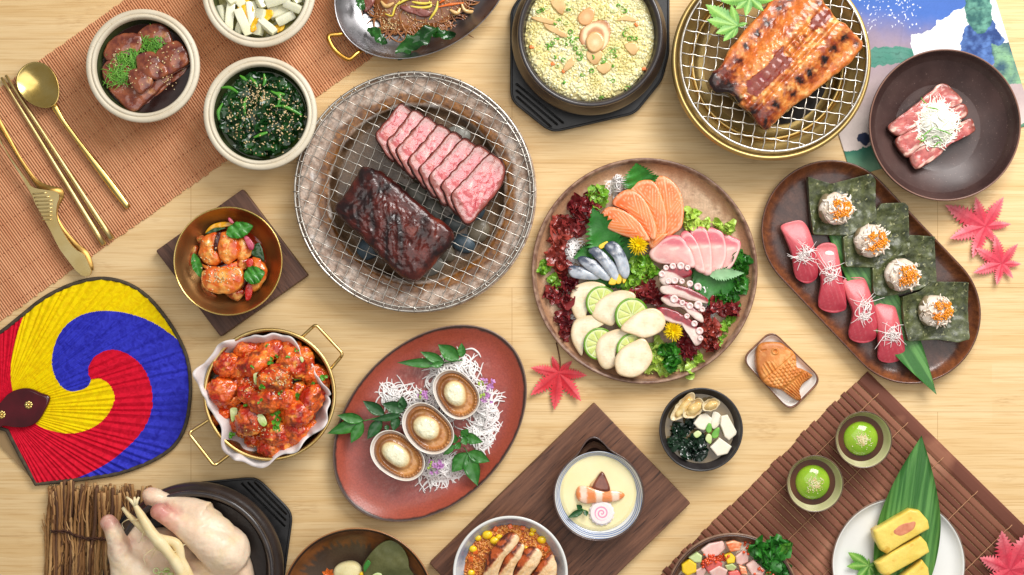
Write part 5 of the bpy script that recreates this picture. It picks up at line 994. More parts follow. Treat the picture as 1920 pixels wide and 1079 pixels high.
abalone("uppermost of three abalones in white shells on the red plate", A9[0][0], A9[0][1], 48, 40, -52, 20, 1, 1)
abalone("middle of three abalones in white shells on the red plate", A9[1][0], A9[1][1], 52, 42, -45, 20, 2, 1)
abalone("lowest of three abalones in white shells on the red plate", A9[2][0], A9[2][1], 54, 41, -38, 14, 3, 1)
M_lf = pm("green_leaf", (66, 134, 52), (38, 100, 34), 2, rough=.34, coat=.15, sss=.08, bumps=((.4, 8, 4),), grain=.12)
M_lfd = pm("dark_green_leaf", (44, 96, 46), (24, 68, 30), 2, rough=.34, coat=.15, bumps=((.4, 8, 4),), grain=.12)
def blade(lab, A, B, W_, mat, z0, z1, cat="leaf", group=None, cm=None, curl=0, ser=0, name="leaf", fold=.3, parent=None, p_=.8, n=24, ripple=.5):
    A, B = (cm([A, B]) if cm else (A, B)); A3 = I(*A, z0); B3 = I(*B, z1); d = B3-A3; L_ = np.linalg.norm(d[:2])
    s = leafshape(L_, W_, n, 7, p_, 0, fold, curl, ser, ripple=ripple, seed=int(A[0])); V = s[0]; V[:, 2] += V[:, 0]/L_*d[2]
    return mk(name, s, mat, A3, parent, rz=math.atan2(d[1], d[0]), label=lab, cat=cat, group=group)
def sprig(lab, stem, leaves, cm, z, mat, group, r=1.1, ser=0):
    S_ = cm(stem); t = thing("leaf_sprig", lab, "leaves", S_[0][0], S_[0][1], z); t['group'] = group
    P_ = np.array([I(x, y, z+2*i) for i, (x, y) in enumerate(S_)]); mk("stem", tube(resample(P_, 14, False)-WL[t.name], r, 6), M_lf, WL[t.name], t)
    for i, (A, B, W_) in enumerate(leaves): blade(None, A, B, W_, mat, z+2+i*1.2, z+6+(i*5) % 7, None, None, cm, ser=ser, parent=t)
gL = "leaf sprays on the red oval plate"
sprig("green leaf spray at the top of the red oval plate", [(640, 225), (700, 215), (740, 210)], [((640, 225), (400, 222), 9), ((645, 222), (520, 165), 9), ((720, 205), (612, 128), 14), ((735, 195), (735, 120), 8), ((640, 225), (570, 240), 6)], c9, 24, M_lf, gL)
sprig("green three leaf spray hanging over the left edge of the red plate", [(340, 500), (270, 515), (225, 525)], [((225, 525), (38, 590), 12), ((225, 522), (90, 495), 10), ((222, 530), (160, 640), 11)], c9, 26, M_lf, gL)
sprig("dark green leaf spray left of the middle abalone", [(430, 470), (370, 500), (320, 510)], [((335, 492), (222, 420), 11), ((320, 515), (245, 620), 11), ((440, 470), (322, 435), 12), ((430, 470), (425, 395), 9), ((400, 500), (380, 578), 9), ((345, 545), (350, 575), 5), ((420, 495), (270, 520), 7)], c9, 24, M_lfd, gL)
sprig("green leaf spray right of the middle abalone", [(640, 700), (700, 630), (740, 600)], [((735, 600), (845, 635), 10), ((735, 605), (770, 568), 8), ((705, 640), (728, 668), 8), ((700, 650), (640, 702), 6), ((700, 640), (695, 590), 7), ((740, 610), (760, 650), 7)], c9, 26, M_lf, gL)
sprig("green three leaf spray at the lower right of the red plate", [(745, 660), (760, 680), (765, 695)], [((765, 690), (684, 790), 15), ((765, 695), (818, 862), 15), ((768, 688), (882, 735), 12)], c9, 20, M_lf, gL)
M_pur = pm("purple_petal", (228, 172, 226), (204, 132, 204), 6, rough=.5, sss=.2); M_bud = pm("green_bud", (176, 204, 92), (140, 178, 60), 6, rough=.5)
def flowers(lab, x, y, R_, n, sd):
    g = np.random.default_rng(sd); q = c9([(x, y)])[0]; ss = []; bs = []
    for i in range(n):
        c_ = np.array([g.normal(0, R_*.5), g.normal(0, R_*.5), g.uniform(4, 11)]); a0 = g.uniform(0, 6)
        for j in range(4):
            f = leafshape(g.uniform(4, 6), 2.1, 7, 5, fold=.3, curl=.15, thick=.4); ss.append(tr(f, c_, (g.normal(0, .5), g.normal(0, .5), a0+j*1.57)))
    t = thing("flower_spray", lab, "flower", q[0], q[1], 28, "purple flower sprays on the red plate")
    mk("petals", join(ss), M_pur, WL[t.name], t, kind='stuff')
    mk("buds", scatter([(g.normal(-R_*.9, R_*.3), g.normal(0, R_*.3), 5+g.uniform(0, 3)) for _ in range(9)], (2.2, 2.2, 2.2), 1, seed=sd), M_bud, WL[t.name], t, kind='stuff')
flowers("purple flower spray between the daikon and the upper abalone", 545, 388, 10, 10, 1); flowers("purple flower spray at the right of the upper abalone", 880, 330, 13, 12, 2); flowers("small purple flower spray at the lower right of the upper abalone", 862, 395, 9, 7, 3); flowers("purple flower spray right of the lowest abalone", 612, 755, 14, 16, 4)

# ------------------------------------------------------------ maple leaves on the table
M_mr = pm("red_maple_leaf", (232, 62, 70), (240, 96, 104), 1.4, (.35, .65), rough=.55, sss=.1, bumps=((.5, 12, 4),), grain=.1); M_mp = pm("pink_maple_leaf", (236, 96, 112), (244, 140, 146), 1.4, rough=.55, sss=.1, bumps=((.5, 12, 4),), grain=.1)
cA = lambda P: C(P, 1400, 280, 2.248)
def maple(lab, c, tips, cm, m, stem=None, z=1.5, wr=.2, sd=0):
    q = cm([c])[0]; o = mk("maple_leaf", star_leaf(np.array(q), cm(tips), 1, wr*.95, 1.0, sd), M_mla, col=leafcol((214, 34, 48), (240, 92, 100), (176, 24, 40)) if m is M_mr else leafcol((222, 64, 84), (246, 138, 146), (196, 48, 70)), loc=I(*q, 2)*[1, 1, 0]+[0, 0, z], label=lab, cat="leaf", group="red maple leaves lying on the table")
    if stem:
        P_ = resample([I(*s_, 3) for s_ in cm(stem)], 20, False); mk("stalk", tube(P_-WL[o.name], [1.3, 1.1], 6), pm("leaf_stalk", (110, 62, 30)), WL[o.name], o)
maple("larger pink red maple leaf right of the nori rolls, below the dark bowl", (1003, 325), [(828, 238), (955, 203), (1077, 203), (1107, 317), (1048, 400), (945, 458), (846, 378)], cA, M_mp, sd=1)
maple("smaller pink maple leaf overlapping the tip of the larger one", (1070, 482), [(955, 418), (1038, 362), (1132, 400), (1152, 485), (1115, 545), (1045, 572), (948, 522)], cA, M_mp, z=5, sd=2)
maple("bright red maple leaf with a long stalk below the sashimi plate", (675, 460), [(575, 212), (868, 283), (1075, 490), (992, 858), (610, 985), (268, 775), (268, 380)], lambda P: C(P, 960, 640, 7.7), M_mr, stem=[(675, 455), (698, 350), (680, 200), (640, 20)], sd=3)
cB = lambda P: C(P, 1220, 740, 2.743)
maple("rose red maple leaf in the bottom right corner on the dark mat", (1835, 895), [(1780, 688), (1925, 700), (2010, 860), (1990, 1010), (1840, 1090), (1690, 1000), (1672, 828)], cB, M_mp, z=10, wr=.23, sd=4)

# ------------------------------------------------------------ sashimi plate
sp2 = thing("sashimi_plate", "large round beige plate with brown rim, piled with assorted sashimi", "plate", 1208.5, 508.5, 24); WL[sp2.name][2] = 0; sp2.location.z = 0; p = WL[sp2.name]; k = k_(26)
sh = lathe([(r*k, z) for r, z in [(0, 0), (150, 0), (185, 4), (207, 18), (212, 25), (212, 27), (209, 28), (205.5, 26), (200, 16), (186, 8), (160, 6), (120, 5), (60, 5), (0, 5)]], 220, sub=3); V = sh[0]
r = np.hypot(V[:, 0], V[:, 1])/k; n = fbm(V, 10, 4, 3); c = mixc(LN(214, 180, 146)+0*V, LN(184, 146, 112)+0*V, .45+1.1*n); c = mixc(c, LN(150, 110, 84)+0*V, sst(.25, .5, fbm(V, 4, 3, 9))*.7); c = mixc(c, LN(168, 122, 90)+0*V, sst(178, 196, r+6*n)*.8)
rim = (V[:, 2] > 20) & (r > 203); c[rim] = mixc(LN(112, 76, 60)+0*V, LN(168, 134, 110)+0*V, .5+1.3*fbm(V, 7, 4, 6))[rim]; c[(np.arange(len(V)) < len(V)*.42)] = LN(120, 84, 66)
mk("plate_body", sh, pm("beige_stoneware", attr=True, rough=.36, coat=.1, grain=.16, bumps=((.25, 26, 4),)), p, sp2, col=c)
m0 = len(REG)-1
cS = lambda P: C(P, 980, 280, 2.347)
M_frs = pm("frisee", (122, 178, 44), (76, 140, 30), 3, rough=.32, coat=.15, sss=.2, bumps=((.5, 12, 4),), grain=.2, island=((176, 206, 84), .5)); M_frl = pm("lettuce_light", (184, 210, 84), (136, 186, 46), 2, rough=.32, coat=.15, sss=.25, bumps=((.5, 12, 4),), grain=.12, island=((206, 222, 120), .5))
M_frd = pm("lettuce_dark", (64, 134, 38), (34, 96, 24), 2, rough=.32, coat=.15, sss=.15, bumps=((.5, 12, 4),), grain=.2)
M_sea = pm("red_seaweed", (132, 38, 44), (92, 22, 34), 2, rough=.24, coat=.3, sss=.15, bumps=((.5, 10, 4),), grain=.2, island=((160, 64, 56), .5)); M_sea2 = pm("brown_seaweed", (176, 78, 62), (128, 44, 42), 2, rough=.24, coat=.3, sss=.2, bumps=((.5, 10, 4),), grain=.2)
def clump(name, lab, cat, pts, mat, R_, n, W_, sd, z=14, amp=6, group=None, L_=34, cm=cS, n_=46, fr=1.0):
    g = np.random.default_rng(sd); Q = np.array(cm(pts)); c = Q.mean(0); ss = []; pz = I(c[0], c[1], z+10)
    n = int(n*1.8)
    for i in range(n):
        q = Q[i % len(Q)]; o_ = I(q[0], q[1], z+10)-pz; a_ = g.uniform(0, 6.28); o_ = o_+np.array([g.normal(0, R_*.45), g.normal(0, R_*.45), 0])
        s = curl_strand(L_*g.uniform(.7, 1.2), 6, sd*100+i, tight=.35); s[:, 2] = 0; ss.append(tr(frill(s, 1.12*W_*g.uniform(.7, 1.3), n_, 9, amp*g.uniform(.7, 1.2), fr, sd*10+i), (o_[0], o_[1], g.uniform(0, 10)), (g.normal(0, .35), g.normal(0, .35), a_)))
    s = join(ss); V = s[0]; rr_ = np.hypot(V[:, 0]+pz[0]-WL[sp2.name][0], V[:, 1]+pz[1]-WL[sp2.name][1])
    return mk(name, s, mat, [pz[0], pz[1], z], label=lab, cat=cat, group=group)
gF = "leafy greens round the sashimi"
clump("frisee", "curly green frisee at the middle of the sashimi, under the yellow flower", "lettuce", [(520, 500), (560, 530), (510, 560), (480, 590)], M_frs, 15, 22, 8, 1, 16, 6, gF, 30)
clump("lettuce", "pale green curly lettuce at the bottom of the plate, right of the scallops", "lettuce", [(590, 880), (560, 950), (600, 930), (640, 960), (720, 960), (770, 920)], M_frl, 10, 20, 10, 2, 10, 6, gF, 36)
clump("lettuce", "dark green lettuce frill among the pale lettuce at the bottom", "lettuce", [(645, 880), (650, 930)], M_frd, 8, 9, 9, 3, 20, 7, gF, 30)
clump("lettuce", "light green frisee right of the salmon, behind the pink fish", "lettuce", [(735, 290), (740, 330), (800, 340), (870, 350), (910, 360)], M_frl, 8, 16, 7, 4, 12, 5, gF, 30)
clump("frisee", "small green frisee tuft behind the red seaweed at the upper left", "lettuce", [(345, 190), (340, 220), (310, 195)], M_frs, 8, 10, 7, 5, 12, 5, gF, 26)
clump("frisee", "small green frisee tuft at the far left of the sashimi plate", "lettuce", [(95, 500), (90, 530), (130, 580), (150, 600)], M_frs, 7, 12, 6, 6, 8, 5, gF, 22)
clump("lettuce", "dark green frilly lettuce at the right edge under the pink fish", "lettuce", [(960, 490), (965, 540), (920, 650), (960, 610), (880, 660)], M_frd, 9, 16, 9, 7, 10, 6, gF, 32)
clump("frisee", "thin green garnish at the lower right edge beside red seaweed", "lettuce", [(890, 770), (870, 830), (920, 740), (850, 860)], M_frs, 7, 9, 5, 8, 8, 4, gF, 26)
gS = "red seaweed round the sashimi"
clump("red_seaweed", "dark red seaweed at the upper left behind the shiso leaf", "seaweed", [(270, 240), (290, 260), (250, 280), (230, 350), (310, 220)], M_sea, 10, 14, 11, 11, 12, 7, gS, 40)
clump("red_seaweed", "brownish red seaweed at the left edge of the plate", "seaweed", [(170, 320), (180, 360), (160, 420), (150, 480), (170, 520)], M_sea2, 8, 14, 11, 12, 10, 7, gS, 40)
clump("red_seaweed", "curly dark red seaweed left of the scallops", "seaweed", [(180, 600), (130, 640), (190, 680), (180, 740), (190, 800), (215, 600)], M_sea, 8, 18, 9, 13, 8, 7, gS, 36)
clump("red_seaweed", "red seaweed between the frisee and the octopus", "seaweed", [(520, 620), (560, 640), (550, 600), (590, 650)], M_sea, 8, 14, 9, 14, 14, 6, gS, 30)
clump("red_seaweed", "curly red seaweed below the octopus", "seaweed", [(810, 780), (840, 800), (820, 850), (800, 740), (840, 870)], M_sea2, 9, 16, 9, 15, 14, 7, gS, 34)
clump("red_seaweed", "dark red seaweed at the right of the octopus tip", "seaweed", [(850, 690), (900, 700), (930, 700)], M_sea, 7, 10, 8, 16, 12, 6, gS, 30)
clump("red_seaweed", "dark red seaweed right of the lower yellow flower", "seaweed", [(710, 860), (740, 880), (760, 860), (700, 890)], M_sea, 8, 12, 9, 17, 14, 6, gS, 30)
for lab, x, y, R_, n, sx, sy, H, sd in (("white daikon shreds behind the salmon at the upper left", 420, 160, 15, 60, .9, 1.5, 22, 21), ("white daikon shreds left of the silver fish", 210, 450, 20, 80, 1.0, 1.3, 16, 22), ("white daikon shreds between octopus and seaweed", 790, 620, 15, 50, 1.2, 1, 14, 23), ("white daikon shreds under the octopus tip", 830, 700, 14, 36, 1, .8, 12, 24), ("white daikon shreds showing left of the scallops", 235, 740, 12, 30, .7, 2, 8, 25)):
    q = cS([(x, y)])[0]; mk("daikon_shreds", nest(R_, int(n*1.2), 1.3, 34, H, sd, (sx, sy), 5, .2, z0=6), M_dai, I(*q, 14)*[1, 1, 0], label=lab, cat="daikon", group="daikon shreds under the sashimi", kind='stuff')
# shiso leaves
gI = "serrated shiso leaves on the sashimi plate"
M_shiso = pm("shiso_leaf", (58, 136, 44), (36, 104, 32), 2, rough=.42, sss=.1, bumps=((.9, 7, 4),), grain=.15); M_shisob = pm("shiso_back", (158, 196, 150), (120, 172, 116), 2, rough=.5, sss=.1, bumps=((.8, 7, 4),))
for lab, A, B, W_, z0, z1, m in (("shiso leaf standing behind the salmon at the top of the plate", (520, 190), (500, 62), 30, 20, 46, M_shiso), ("second shiso leaf behind the salmon, pointing right", (470, 165), (600, 118), 14, 20, 36, M_shiso), ("tall pointed shiso leaf between the seaweed and the salmon", (400, 500), (308, 258), 32, 24, 44, M_shiso), ("broad shiso leaf under the silver fish, right side", (400, 380), (520, 560), 26, 18, 22, M_shiso), ("shiso leaf at the left of the silver fish", (330, 440), (225, 480), 16, 18, 26, M_shiso), ("shiso leaf between the silver fish and the scallops", (250, 530), (480, 610), 16, 16, 22, M_shiso), ("large shiso leaf below the pink fish", (750, 530), (960, 690), 36, 16, 16, M_shiso), ("pale underside of a folded shiso leaf below the pink fish", (820, 555), (975, 545), 11, 26, 30, M_shisob), ("shiso edge at the right rim of the plate", (930, 560), (985, 640), 20, 12, 16, M_shiso)):
    blade(lab, A, B, W_, m, z0, z1, "shiso leaf", gI, cS, ser=.5, name="shiso_leaf", fold=.18, p_=.72, n=90)
# fish slices
M_fish = pm("raw_fish", attr=True, rough=.22, coat=.35, sss=.2, sssr=(1, .5, .35), grain=.05, bumps=((.3, 12, 3),))
def salmon(a0):
    def f(V):
        u_ = V@np.array([math.cos(a0), math.sin(a0), 0]); v_ = V@np.array([-math.sin(a0), math.cos(a0), 0]); s_ = np.abs(v_)*1.1-u_*.45+2.5*fbm(V, 26, 3, 2)
        b = np.abs(((s_/6.2) % 1)-.5)*2; c = mixc(LN(238, 112, 48)+0*V, LN(246, 146, 84)+0*V, .5+fbm(V, 18, 3, 5)); c = mixc(c, LN(252, 204, 164)+0*V, sst(.72, .97, b)*.85); rk = np.arange(len(V))//80; return mixc(c, LN(253, 206, 170)+0*V, (1-sst(.3, 1.6, np.abs(rk-6.2+1.2*fbm(V, 14, 2, 1))))*.5)
    return f
gA = "orange salmon slices"
for i, (lab, q, z, a0) in enumerate((("rightmost salmon slice, standing tallest at the back", [(575, 140), (620, 118), (668, 150), (698, 200), (709, 270), (702, 340), (672, 370), (625, 395), (600, 300)], 26, 75), ("third salmon slice from the left", [(470, 172), (520, 136), (575, 142), (612, 205), (636, 300), (632, 370), (600, 390), (560, 300), (520, 220)], 33, 110), ("second salmon slice from the left, curving over the third", [(396, 238), (430, 190), (478, 178), (530, 215), (572, 290), (592, 370), (575, 402), (530, 350), (460, 275)], 40, 125), ("leftmost and lowest salmon slice", [(338, 302), (372, 256), (430, 263), (500, 308), (545, 368), (558, 405), (500, 398), (420, 372), (350, 335)], 44, 150), ("small folded salmon end below the other slices", [(548, 380), (600, 372), (640, 372), (610, 405), (570, 438), (552, 410)], 36, 60))):
    piece("salmon_slice", cS(q), z-14, 14, M_fish, colf=salmon(math.radians(a0)), label=lab, cat="salmon", group=gA, e=4, n=80, rings=20, dome=3, tilt=(.2, .08))
def hama(V):
    x = V[:, 0]; c = mixc(LN(240, 188, 178)+0*V, LN(226, 160, 158)+0*V, .5+1.1*fbm(V, 22, 3, 2)); c = mixc(c, LN(206, 84, 104)+0*V, sst(6, 18, V[:, 1]+4*fbm(V, 14, 3, 3))*.85); rk = np.arange(len(V))//70; c = mixc(c, LN(250, 224, 216)+0*V, (1-sst(.4, 1.8, np.abs(rk-6.4+1.2*fbm(V, 14, 2, 1))))*.5); return mixc(c, LN(248, 218, 206)+0*V, sst(.1, .45, fbm(V, 12, 4, 12, (.6, 1.6, 1)))*.6)
for i, (lab, q, z) in enumerate((("rightmost slice of the pink fish", [(880, 378), (930, 388), (957, 405), (957, 440), (920, 520), (868, 552), (850, 500)], 24), ("second slice from the right of the pink fish", [(805, 346), (870, 358), (893, 400), (896, 480), (862, 552), (826, 550), (815, 440)], 27), ("third slice from the right of the pink fish", [(738, 352), (800, 344), (826, 400), (834, 480), (830, 550), (792, 545), (770, 450)], 30), ("second slice from the left of the pink fish", [(695, 385), (722, 358), (765, 400), (792, 480), (802, 545), (758, 528), (735, 450)], 34), ("broad pale leftmost slice of the pink fish", [(558, 462), (600, 402), (660, 378), (705, 390), (750, 468), (757, 522), (700, 512), (600, 502)], 38))):
    piece("fish_slice", cS(q), z-10, 10, M_fish, colf=hama, label=lab, cat="fish slice", group="pink yellowtail slices", e=4, n=70, rings=16, dome=2, tilt=(.2, .0))
def mack(q):
    Q = np.array(q); 
    def f(V):
        n = fbm(V, 8, 4, 2); t = (V[:, 1]-V[:, 1].min())/(np.ptp(V[:, 1])+1e-6); w_ = np.exp(-((V[:, 0]+V[:, 1]*.5)/9)**2)
        c = mixc(LN(206, 210, 216)+0*V, LN(168, 176, 188)+0*V, .5+1.2*n); c = mixc(c, LN(62, 72, 92)+0*V, sst(.55, .95, t+.4*n)); return mixc(c, LN(236, 226, 222)+0*V, sst(.1, .5, fbm(V, 12, 3, 9))*.5)
    return f
for i, (lab, q, z) in enumerate((("lowest slice of the silver skinned fish", [(198, 530), (212, 512), (262, 518), (340, 550), (352, 562), (320, 576), (250, 572), (215, 562)], 30), ("second silver skinned fish slice from the left", [(242, 490), (262, 470), (320, 490), (378, 545), (398, 575), (360, 578), (290, 535)], 34), ("third silver skinned fish slice from the left", [(288, 448), (325, 428), (365, 458), (410, 510), (432, 562), (410, 588), (370, 540), (330, 490)], 38), ("rightmost silver skinned fish slice", [(358, 432), (392, 404), (430, 425), (460, 480), (472, 540), (455, 572), (428, 550), (400, 480)], 42))):
    piece("fish_slice", cS(q), z-10, 10, M_fish, colf=mack(q), label=lab, cat="fish slice", group="silver skinned fish slices", e=4, n=60, rings=14, dome=3)
M_lemon = pm("lemon_sliver", (250, 214, 60), (240, 190, 30), 4, rough=.25, coat=.3, sss=.2)
for i, (lab, q) in enumerate((("thin lemon sliver at the lower left tip of the silver fish", [(378, 592), (398, 555), (412, 570), (408, 596)]), ("thin lemon sliver between the lower silver fish tips", [(412, 590), (420, 548), (436, 560), (432, 590)]), ("yellow sliver at the right silver fish tip", [(440, 586), (440, 555), (456, 572), (448, 590)]), ("yellow sliver behind the silver fish", [(335, 425), (370, 405), (375, 418), (345, 440)]))):
    piece("lemon_sliver", cS(q), 34, 4, M_lemon, label=lab, cat="lemon", group="lemon slivers by the silver fish", e=1.5, n=24, rings=4)
# scallops and limes
def scal(V):
    rk = np.arange(len(V))//70; c = mixc(LN(250, 238, 208)+0*V, LN(240, 216, 176)+0*V, .45+1.5*fbm(V, 22, 4, 3)); c = mixc(c, LN(214, 176, 124)+0*V, (1-sst(4, 11, rk+3*fbm(V, 14, 3, 6)))*(rk < 21)*.55); fb_ = fbm(V, 6, 3, 12, (.4, 3, 1)); c = mixc(c, LN(228, 196, 146)+0*V, sst(.1, .5, fb_)*.4); return mixc(c, LN(250, 240, 216)+0*V, sst(.1, .5, fbm(V, 14, 3, 9))*.6)
def lime(lab, x, y, R_, z, sx=1.0, rot=0, tl=(0, 0)):
    q = cS([(x, y)])[0]; t = thing("lime_slice", lab, "lime", q[0], q[1], z); t['group'] = "lime slices between the scallops"; p = WL[t.name]; r = R_/2.347*.94; rm = rotm(tl[0], tl[1], rot)
    f = lambda s: (s[0]@rm.T, s[1], s[2])
    mk("rind", f(lathe([(r*.88, 0), (r*.98, .4), (r, 2), (r*.98, 3.8), (r*.91, 4.2), (r*.88, 3.8), (r*.88, 0)], 60)), pm("lime_rind", (126, 172, 44), (88, 144, 28), 8, rough=.3, coat=.3), p, t)
    mk("pith", f(lathe([(0, .3), (r*.9, .3), (r*.9, 3.6), (r*.84, 3.5), (0, 3.3)], 50)), pm("lime_pith", (226, 234, 176), rough=.4, sss=.3), p, t)
    for j in range(9):
        a0 = j*2*PI/9; a1 = a0+2*PI/9-.10; m_ = [(r*.10*math.cos((a0+a1)/2), r*.10*math.sin((a0+a1)/2))]+[(r*.80*math.cos(a), r*.80*math.sin(a)) for a in np.linspace(a0+.04, a1-.0, 7)]
        s = pad(m_, 1.5, .7, .2, 5, 30, smooth=False); mk("segment", f((s[0]+[0, 0, 3.1], s[1], s[2])), pm("lime_flesh", (222, 228, 146), (202, 216, 116), 10, rough=.14, coat=.5, sss=.3, bumps=((.5, 16, 3),)), p, t)
gC = "white scallop slices"
def sca(lab, q, z, tl=(.1, 0)): q = [tuple(np.mean(q, 0)+(np.array(a_)-np.mean(q, 0))*1.06) for a_ in q]; piece("scallop_slice", cS(q), z+3, 9, M_fish, colf=scal, label=lab, cat="scallop", group=gC, zf=lambda x, y, V: .7*fbm(V, 16, 3, 3), e=3.2, n=70, rings=16, dome=1, tilt=tl)
sca("upper left scallop, leftmost of the upper row", [(213, 650), (230, 610), (280, 588), (330, 590), (362, 608), (330, 640), (290, 700), (270, 745), (240, 745), (218, 700)], 14)
lime("left lime slice of the upper row", 345, 672, 76, 25, tl=(.1, .22))
sca("second scallop of the upper row, between the two limes", [(305, 715), (325, 680), (380, 640), (430, 625), (480, 635), (488, 662), (430, 700), (400, 770), (360, 765), (320, 745)], 24, (.15, 0))
lime("right lime slice of the upper row", 478, 730, 82, 36, tl=(.1, .22))
sca("rightmost scallop of the upper row", [(438, 792), (470, 750), (530, 712), (580, 705), (615, 730), (624, 770), (600, 805), (540, 828), (490, 815)], 40, (0, 0))
sca("lower left scallop, leftmost of the lower row", [(216, 800), (235, 755), (290, 735), (340, 740), (358, 768), (310, 800), (270, 860), (262, 905), (240, 880), (220, 840)], 16)
lime("left lime slice of the lower row", 335, 856, 76, 27, tl=(.1, .22))
sca("second scallop of the lower row, between the two limes", [(325, 880), (345, 830), (400, 800), (450, 795), (465, 815), (425, 860), (408, 905), (410, 945), (370, 965), (340, 940)], 26, (.15, 0))
lime("right lime slice of the lower row", 480, 880, 76, 36, tl=(.1, .22))
sca("lowest scallop at the bottom of the plate", [(412, 920), (440, 880), (490, 850), (530, 838), (555, 870), (568, 920), (540, 970), (490, 1000), (430, 990), (412, 960)], 40, (0, 0))
# octopus
M_oct = pm("octopus", attr=True, rough=.18, coat=.5, sss=.15, grain=.08, bumps=((.4, 10, 3),)); M_suck = pm("octopus_sucker", (246, 226, 220), (226, 180, 178), 6, rough=.2, coat=.4, sss=.2)
def octc(V):
    r = V[:, 1]+V[:, 0]*.45+3*fbm(V, 12, 3, 2); c = mixc(LN(244, 226, 212)+0*V, LN(226, 196, 186)+0*V, .5+1.1*fbm(V, 14, 3, 4)); return mixc(c, mixc(LN(168, 44, 56)+0*V, LN(126, 26, 40)+0*V, .5+1.3*fbm(V, 6, 3, 7)), sst(.5, 5.5, r))
for i, (lab, q, z, sk) in enumerate((("uppermost octopus slice, at the back", [(602, 560), (620, 525), (680, 512), (740, 530), (738, 560), (690, 575), (640, 598), (610, 590)], 36, [(630, 522), (660, 515), (695, 514), (725, 522), (612, 550)]), ("second octopus slice, long and white edged", [(606, 610), (640, 595), (700, 600), (770, 628), (815, 660), (808, 680), (750, 670), (680, 650), (615, 635)], 34, [(640, 580), (668, 578), (700, 582), (735, 592), (770, 605)]), ("third octopus slice with big round suckers", [(610, 660), (640, 640), (700, 660), (750, 690), (790, 730), (798, 765), (760, 750), (700, 700), (640, 690)], 38, [(666, 660), (702, 676), (735, 690), (772, 686), (790, 705)]), ("lowest octopus slice curving down to a tip", [(590, 700), (640, 700), (700, 725), (750, 760), (785, 810), (790, 850), (760, 866), (740, 820), (700, 780), (640, 760), (600, 740)], 36, [(722, 735), (755, 768), (778, 800), (782, 832)]))):
    P_ = cS(q); piece("octopus_slice", P_, z, 12, M_oct, colf=octc, label=lab, cat="octopus", group="octopus slices", e=4, n=70, rings=16, dome=2, wob=1); pr_ = bpy.context.scene.objects
    o = [x for x in sc.objects if x.name.startswith("octopus_slice")][-1]
    for j, s_ in enumerate(sk):
        Q = cS([s_])[0]; r_ = 5.4+1.6*((i+j) % 3)/1.5*(1.15 if i == 2 else .8)
        mk("sucker", lathe([(r_*.8, 0), (r_, 2), (r_*.95, 4), (r_*.7, 5), (r_*.42, 4), (r_*.3, 2.4), (0, 2)], 24), M_suck, I(*Q, z+12)-[0, 0, 1], o)
M_flo = pm("yellow_chrysanthemum", (255, 226, 10), (250, 204, 0), 5, rough=.5, sss=.2)
for lab, x, y, R_ in (("yellow chrysanthemum left of centre, above the frisee", 508, 420, 21), ("yellow chrysanthemum below the octopus, by the lettuce", 662, 800, 20)):
    q = cS([(x, y)])[0]; t = thing("chrysanthemum", lab, "flower", q[0], q[1], 44); t['group'] = "yellow chrysanthemum heads"; g = np.random.default_rng(x)
    for ring_, (n_, L_, up) in enumerate(((26, R_, .25), (24, R_*.88, .55), (20, R_*.7, .9), (14, R_*.5, 1.2))):
        ss = []
        for j in range(n_):
            f = leafshape(L_*g.uniform(.85, 1.1), 2.6, 8, 5, p=.6, fold=.35, thick=.5); ss.append(tr(f, (0, 0, 2*ring_), (0, -up*.7+g.normal(0, .1), j*2*PI/n_+g.normal(0, .08))))
        mk("petal_ring", join(ss), M_flo, WL[t.name], t)

# ------------------------------------------------------------ long oval plate: tuna nigiri and crab on nori
def stad(c0, c1_, r):
    a = math.atan2(-(c1_[1]-c0[1]), c1_[0]-c0[0]); h = math.hypot(c1_[0]-c0[0], c1_[1]-c0[1])/2; P_ = []
    for s in (1, -1):
        for t in np.linspace(-PI/2, PI/2, 40): P_.append((s*h+s*r*math.cos(t), s*r*math.sin(t)))
    P_ = np.array(P_); return P_@np.array([[math.cos(a), math.sin(a)], [-math.sin(a), math.cos(a)]])
lp = thing("oblong_plate", "long dark brown oblong plate with rounded ends, holding tuna nigiri and nori", "plate", 1633, 510.5, 26); WL[lp.name][2] = 0; lp.location.z = 0; p = WL[lp.name]; k = k_(26)
OS = stad((1559, 432), (1709, 590), 131)*k; nS = resample(OS, 260, True, False)
nn_ = np.roll(nS, -1, 0)-np.roll(nS, 1, 0); nn_ = np.c_[nn_[:, 1], -nn_[:, 0]]/np.linalg.norm(nn_, axis=1)[:, None]
if np.sum(nn_*nS) < 0: nn_ = -nn_
pr = [(40, 0), (22, 0), (16, 3), (6, 14), (1, 22), (0, 25), (0, 27), (1.5, 28.3), (3.5, 27.4), (5, 24), (9, 16), (16, 9), (24, 6.5), (34, 5.6), (46, 5.2), (56, 5), (64, 5), (100, 5)]
V = np.concatenate([np.c_[nS-nn_*i_, np.full(len(nS), z)] for i_, z in pr]); F = quads(len(pr), len(nS), False, True)
if ccw(nS)[0][0] != nS[0][0]: F = F[:, ::-1]
d_ = np.repeat([i_ for i_, _ in pr], len(nS)); n = fbm(V, 9, 4, 3); c = mixc(LN(96, 66, 56)+0*V, LN(70, 50, 46)+0*V, .5+1.3*n); c = mixc(c, mixc(LN(150, 88, 50)+0*V, LN(104, 60, 40)+0*V, .5+1.4*fbm(V, 6, 4, 8)), (1-sst(8, 26, d_+8*n))*.85); c = mixc(c, LN(74, 50, 42)+0*V, (1-sst(2, 4, d_))*.8)
mid_ = [list(map(int, np.arange((len(pr)-1)*len(nS), len(pr)*len(nS))))]; Fl = F.tolist()+mid_+[list(map(int, np.arange(len(nS))))[::-1]]
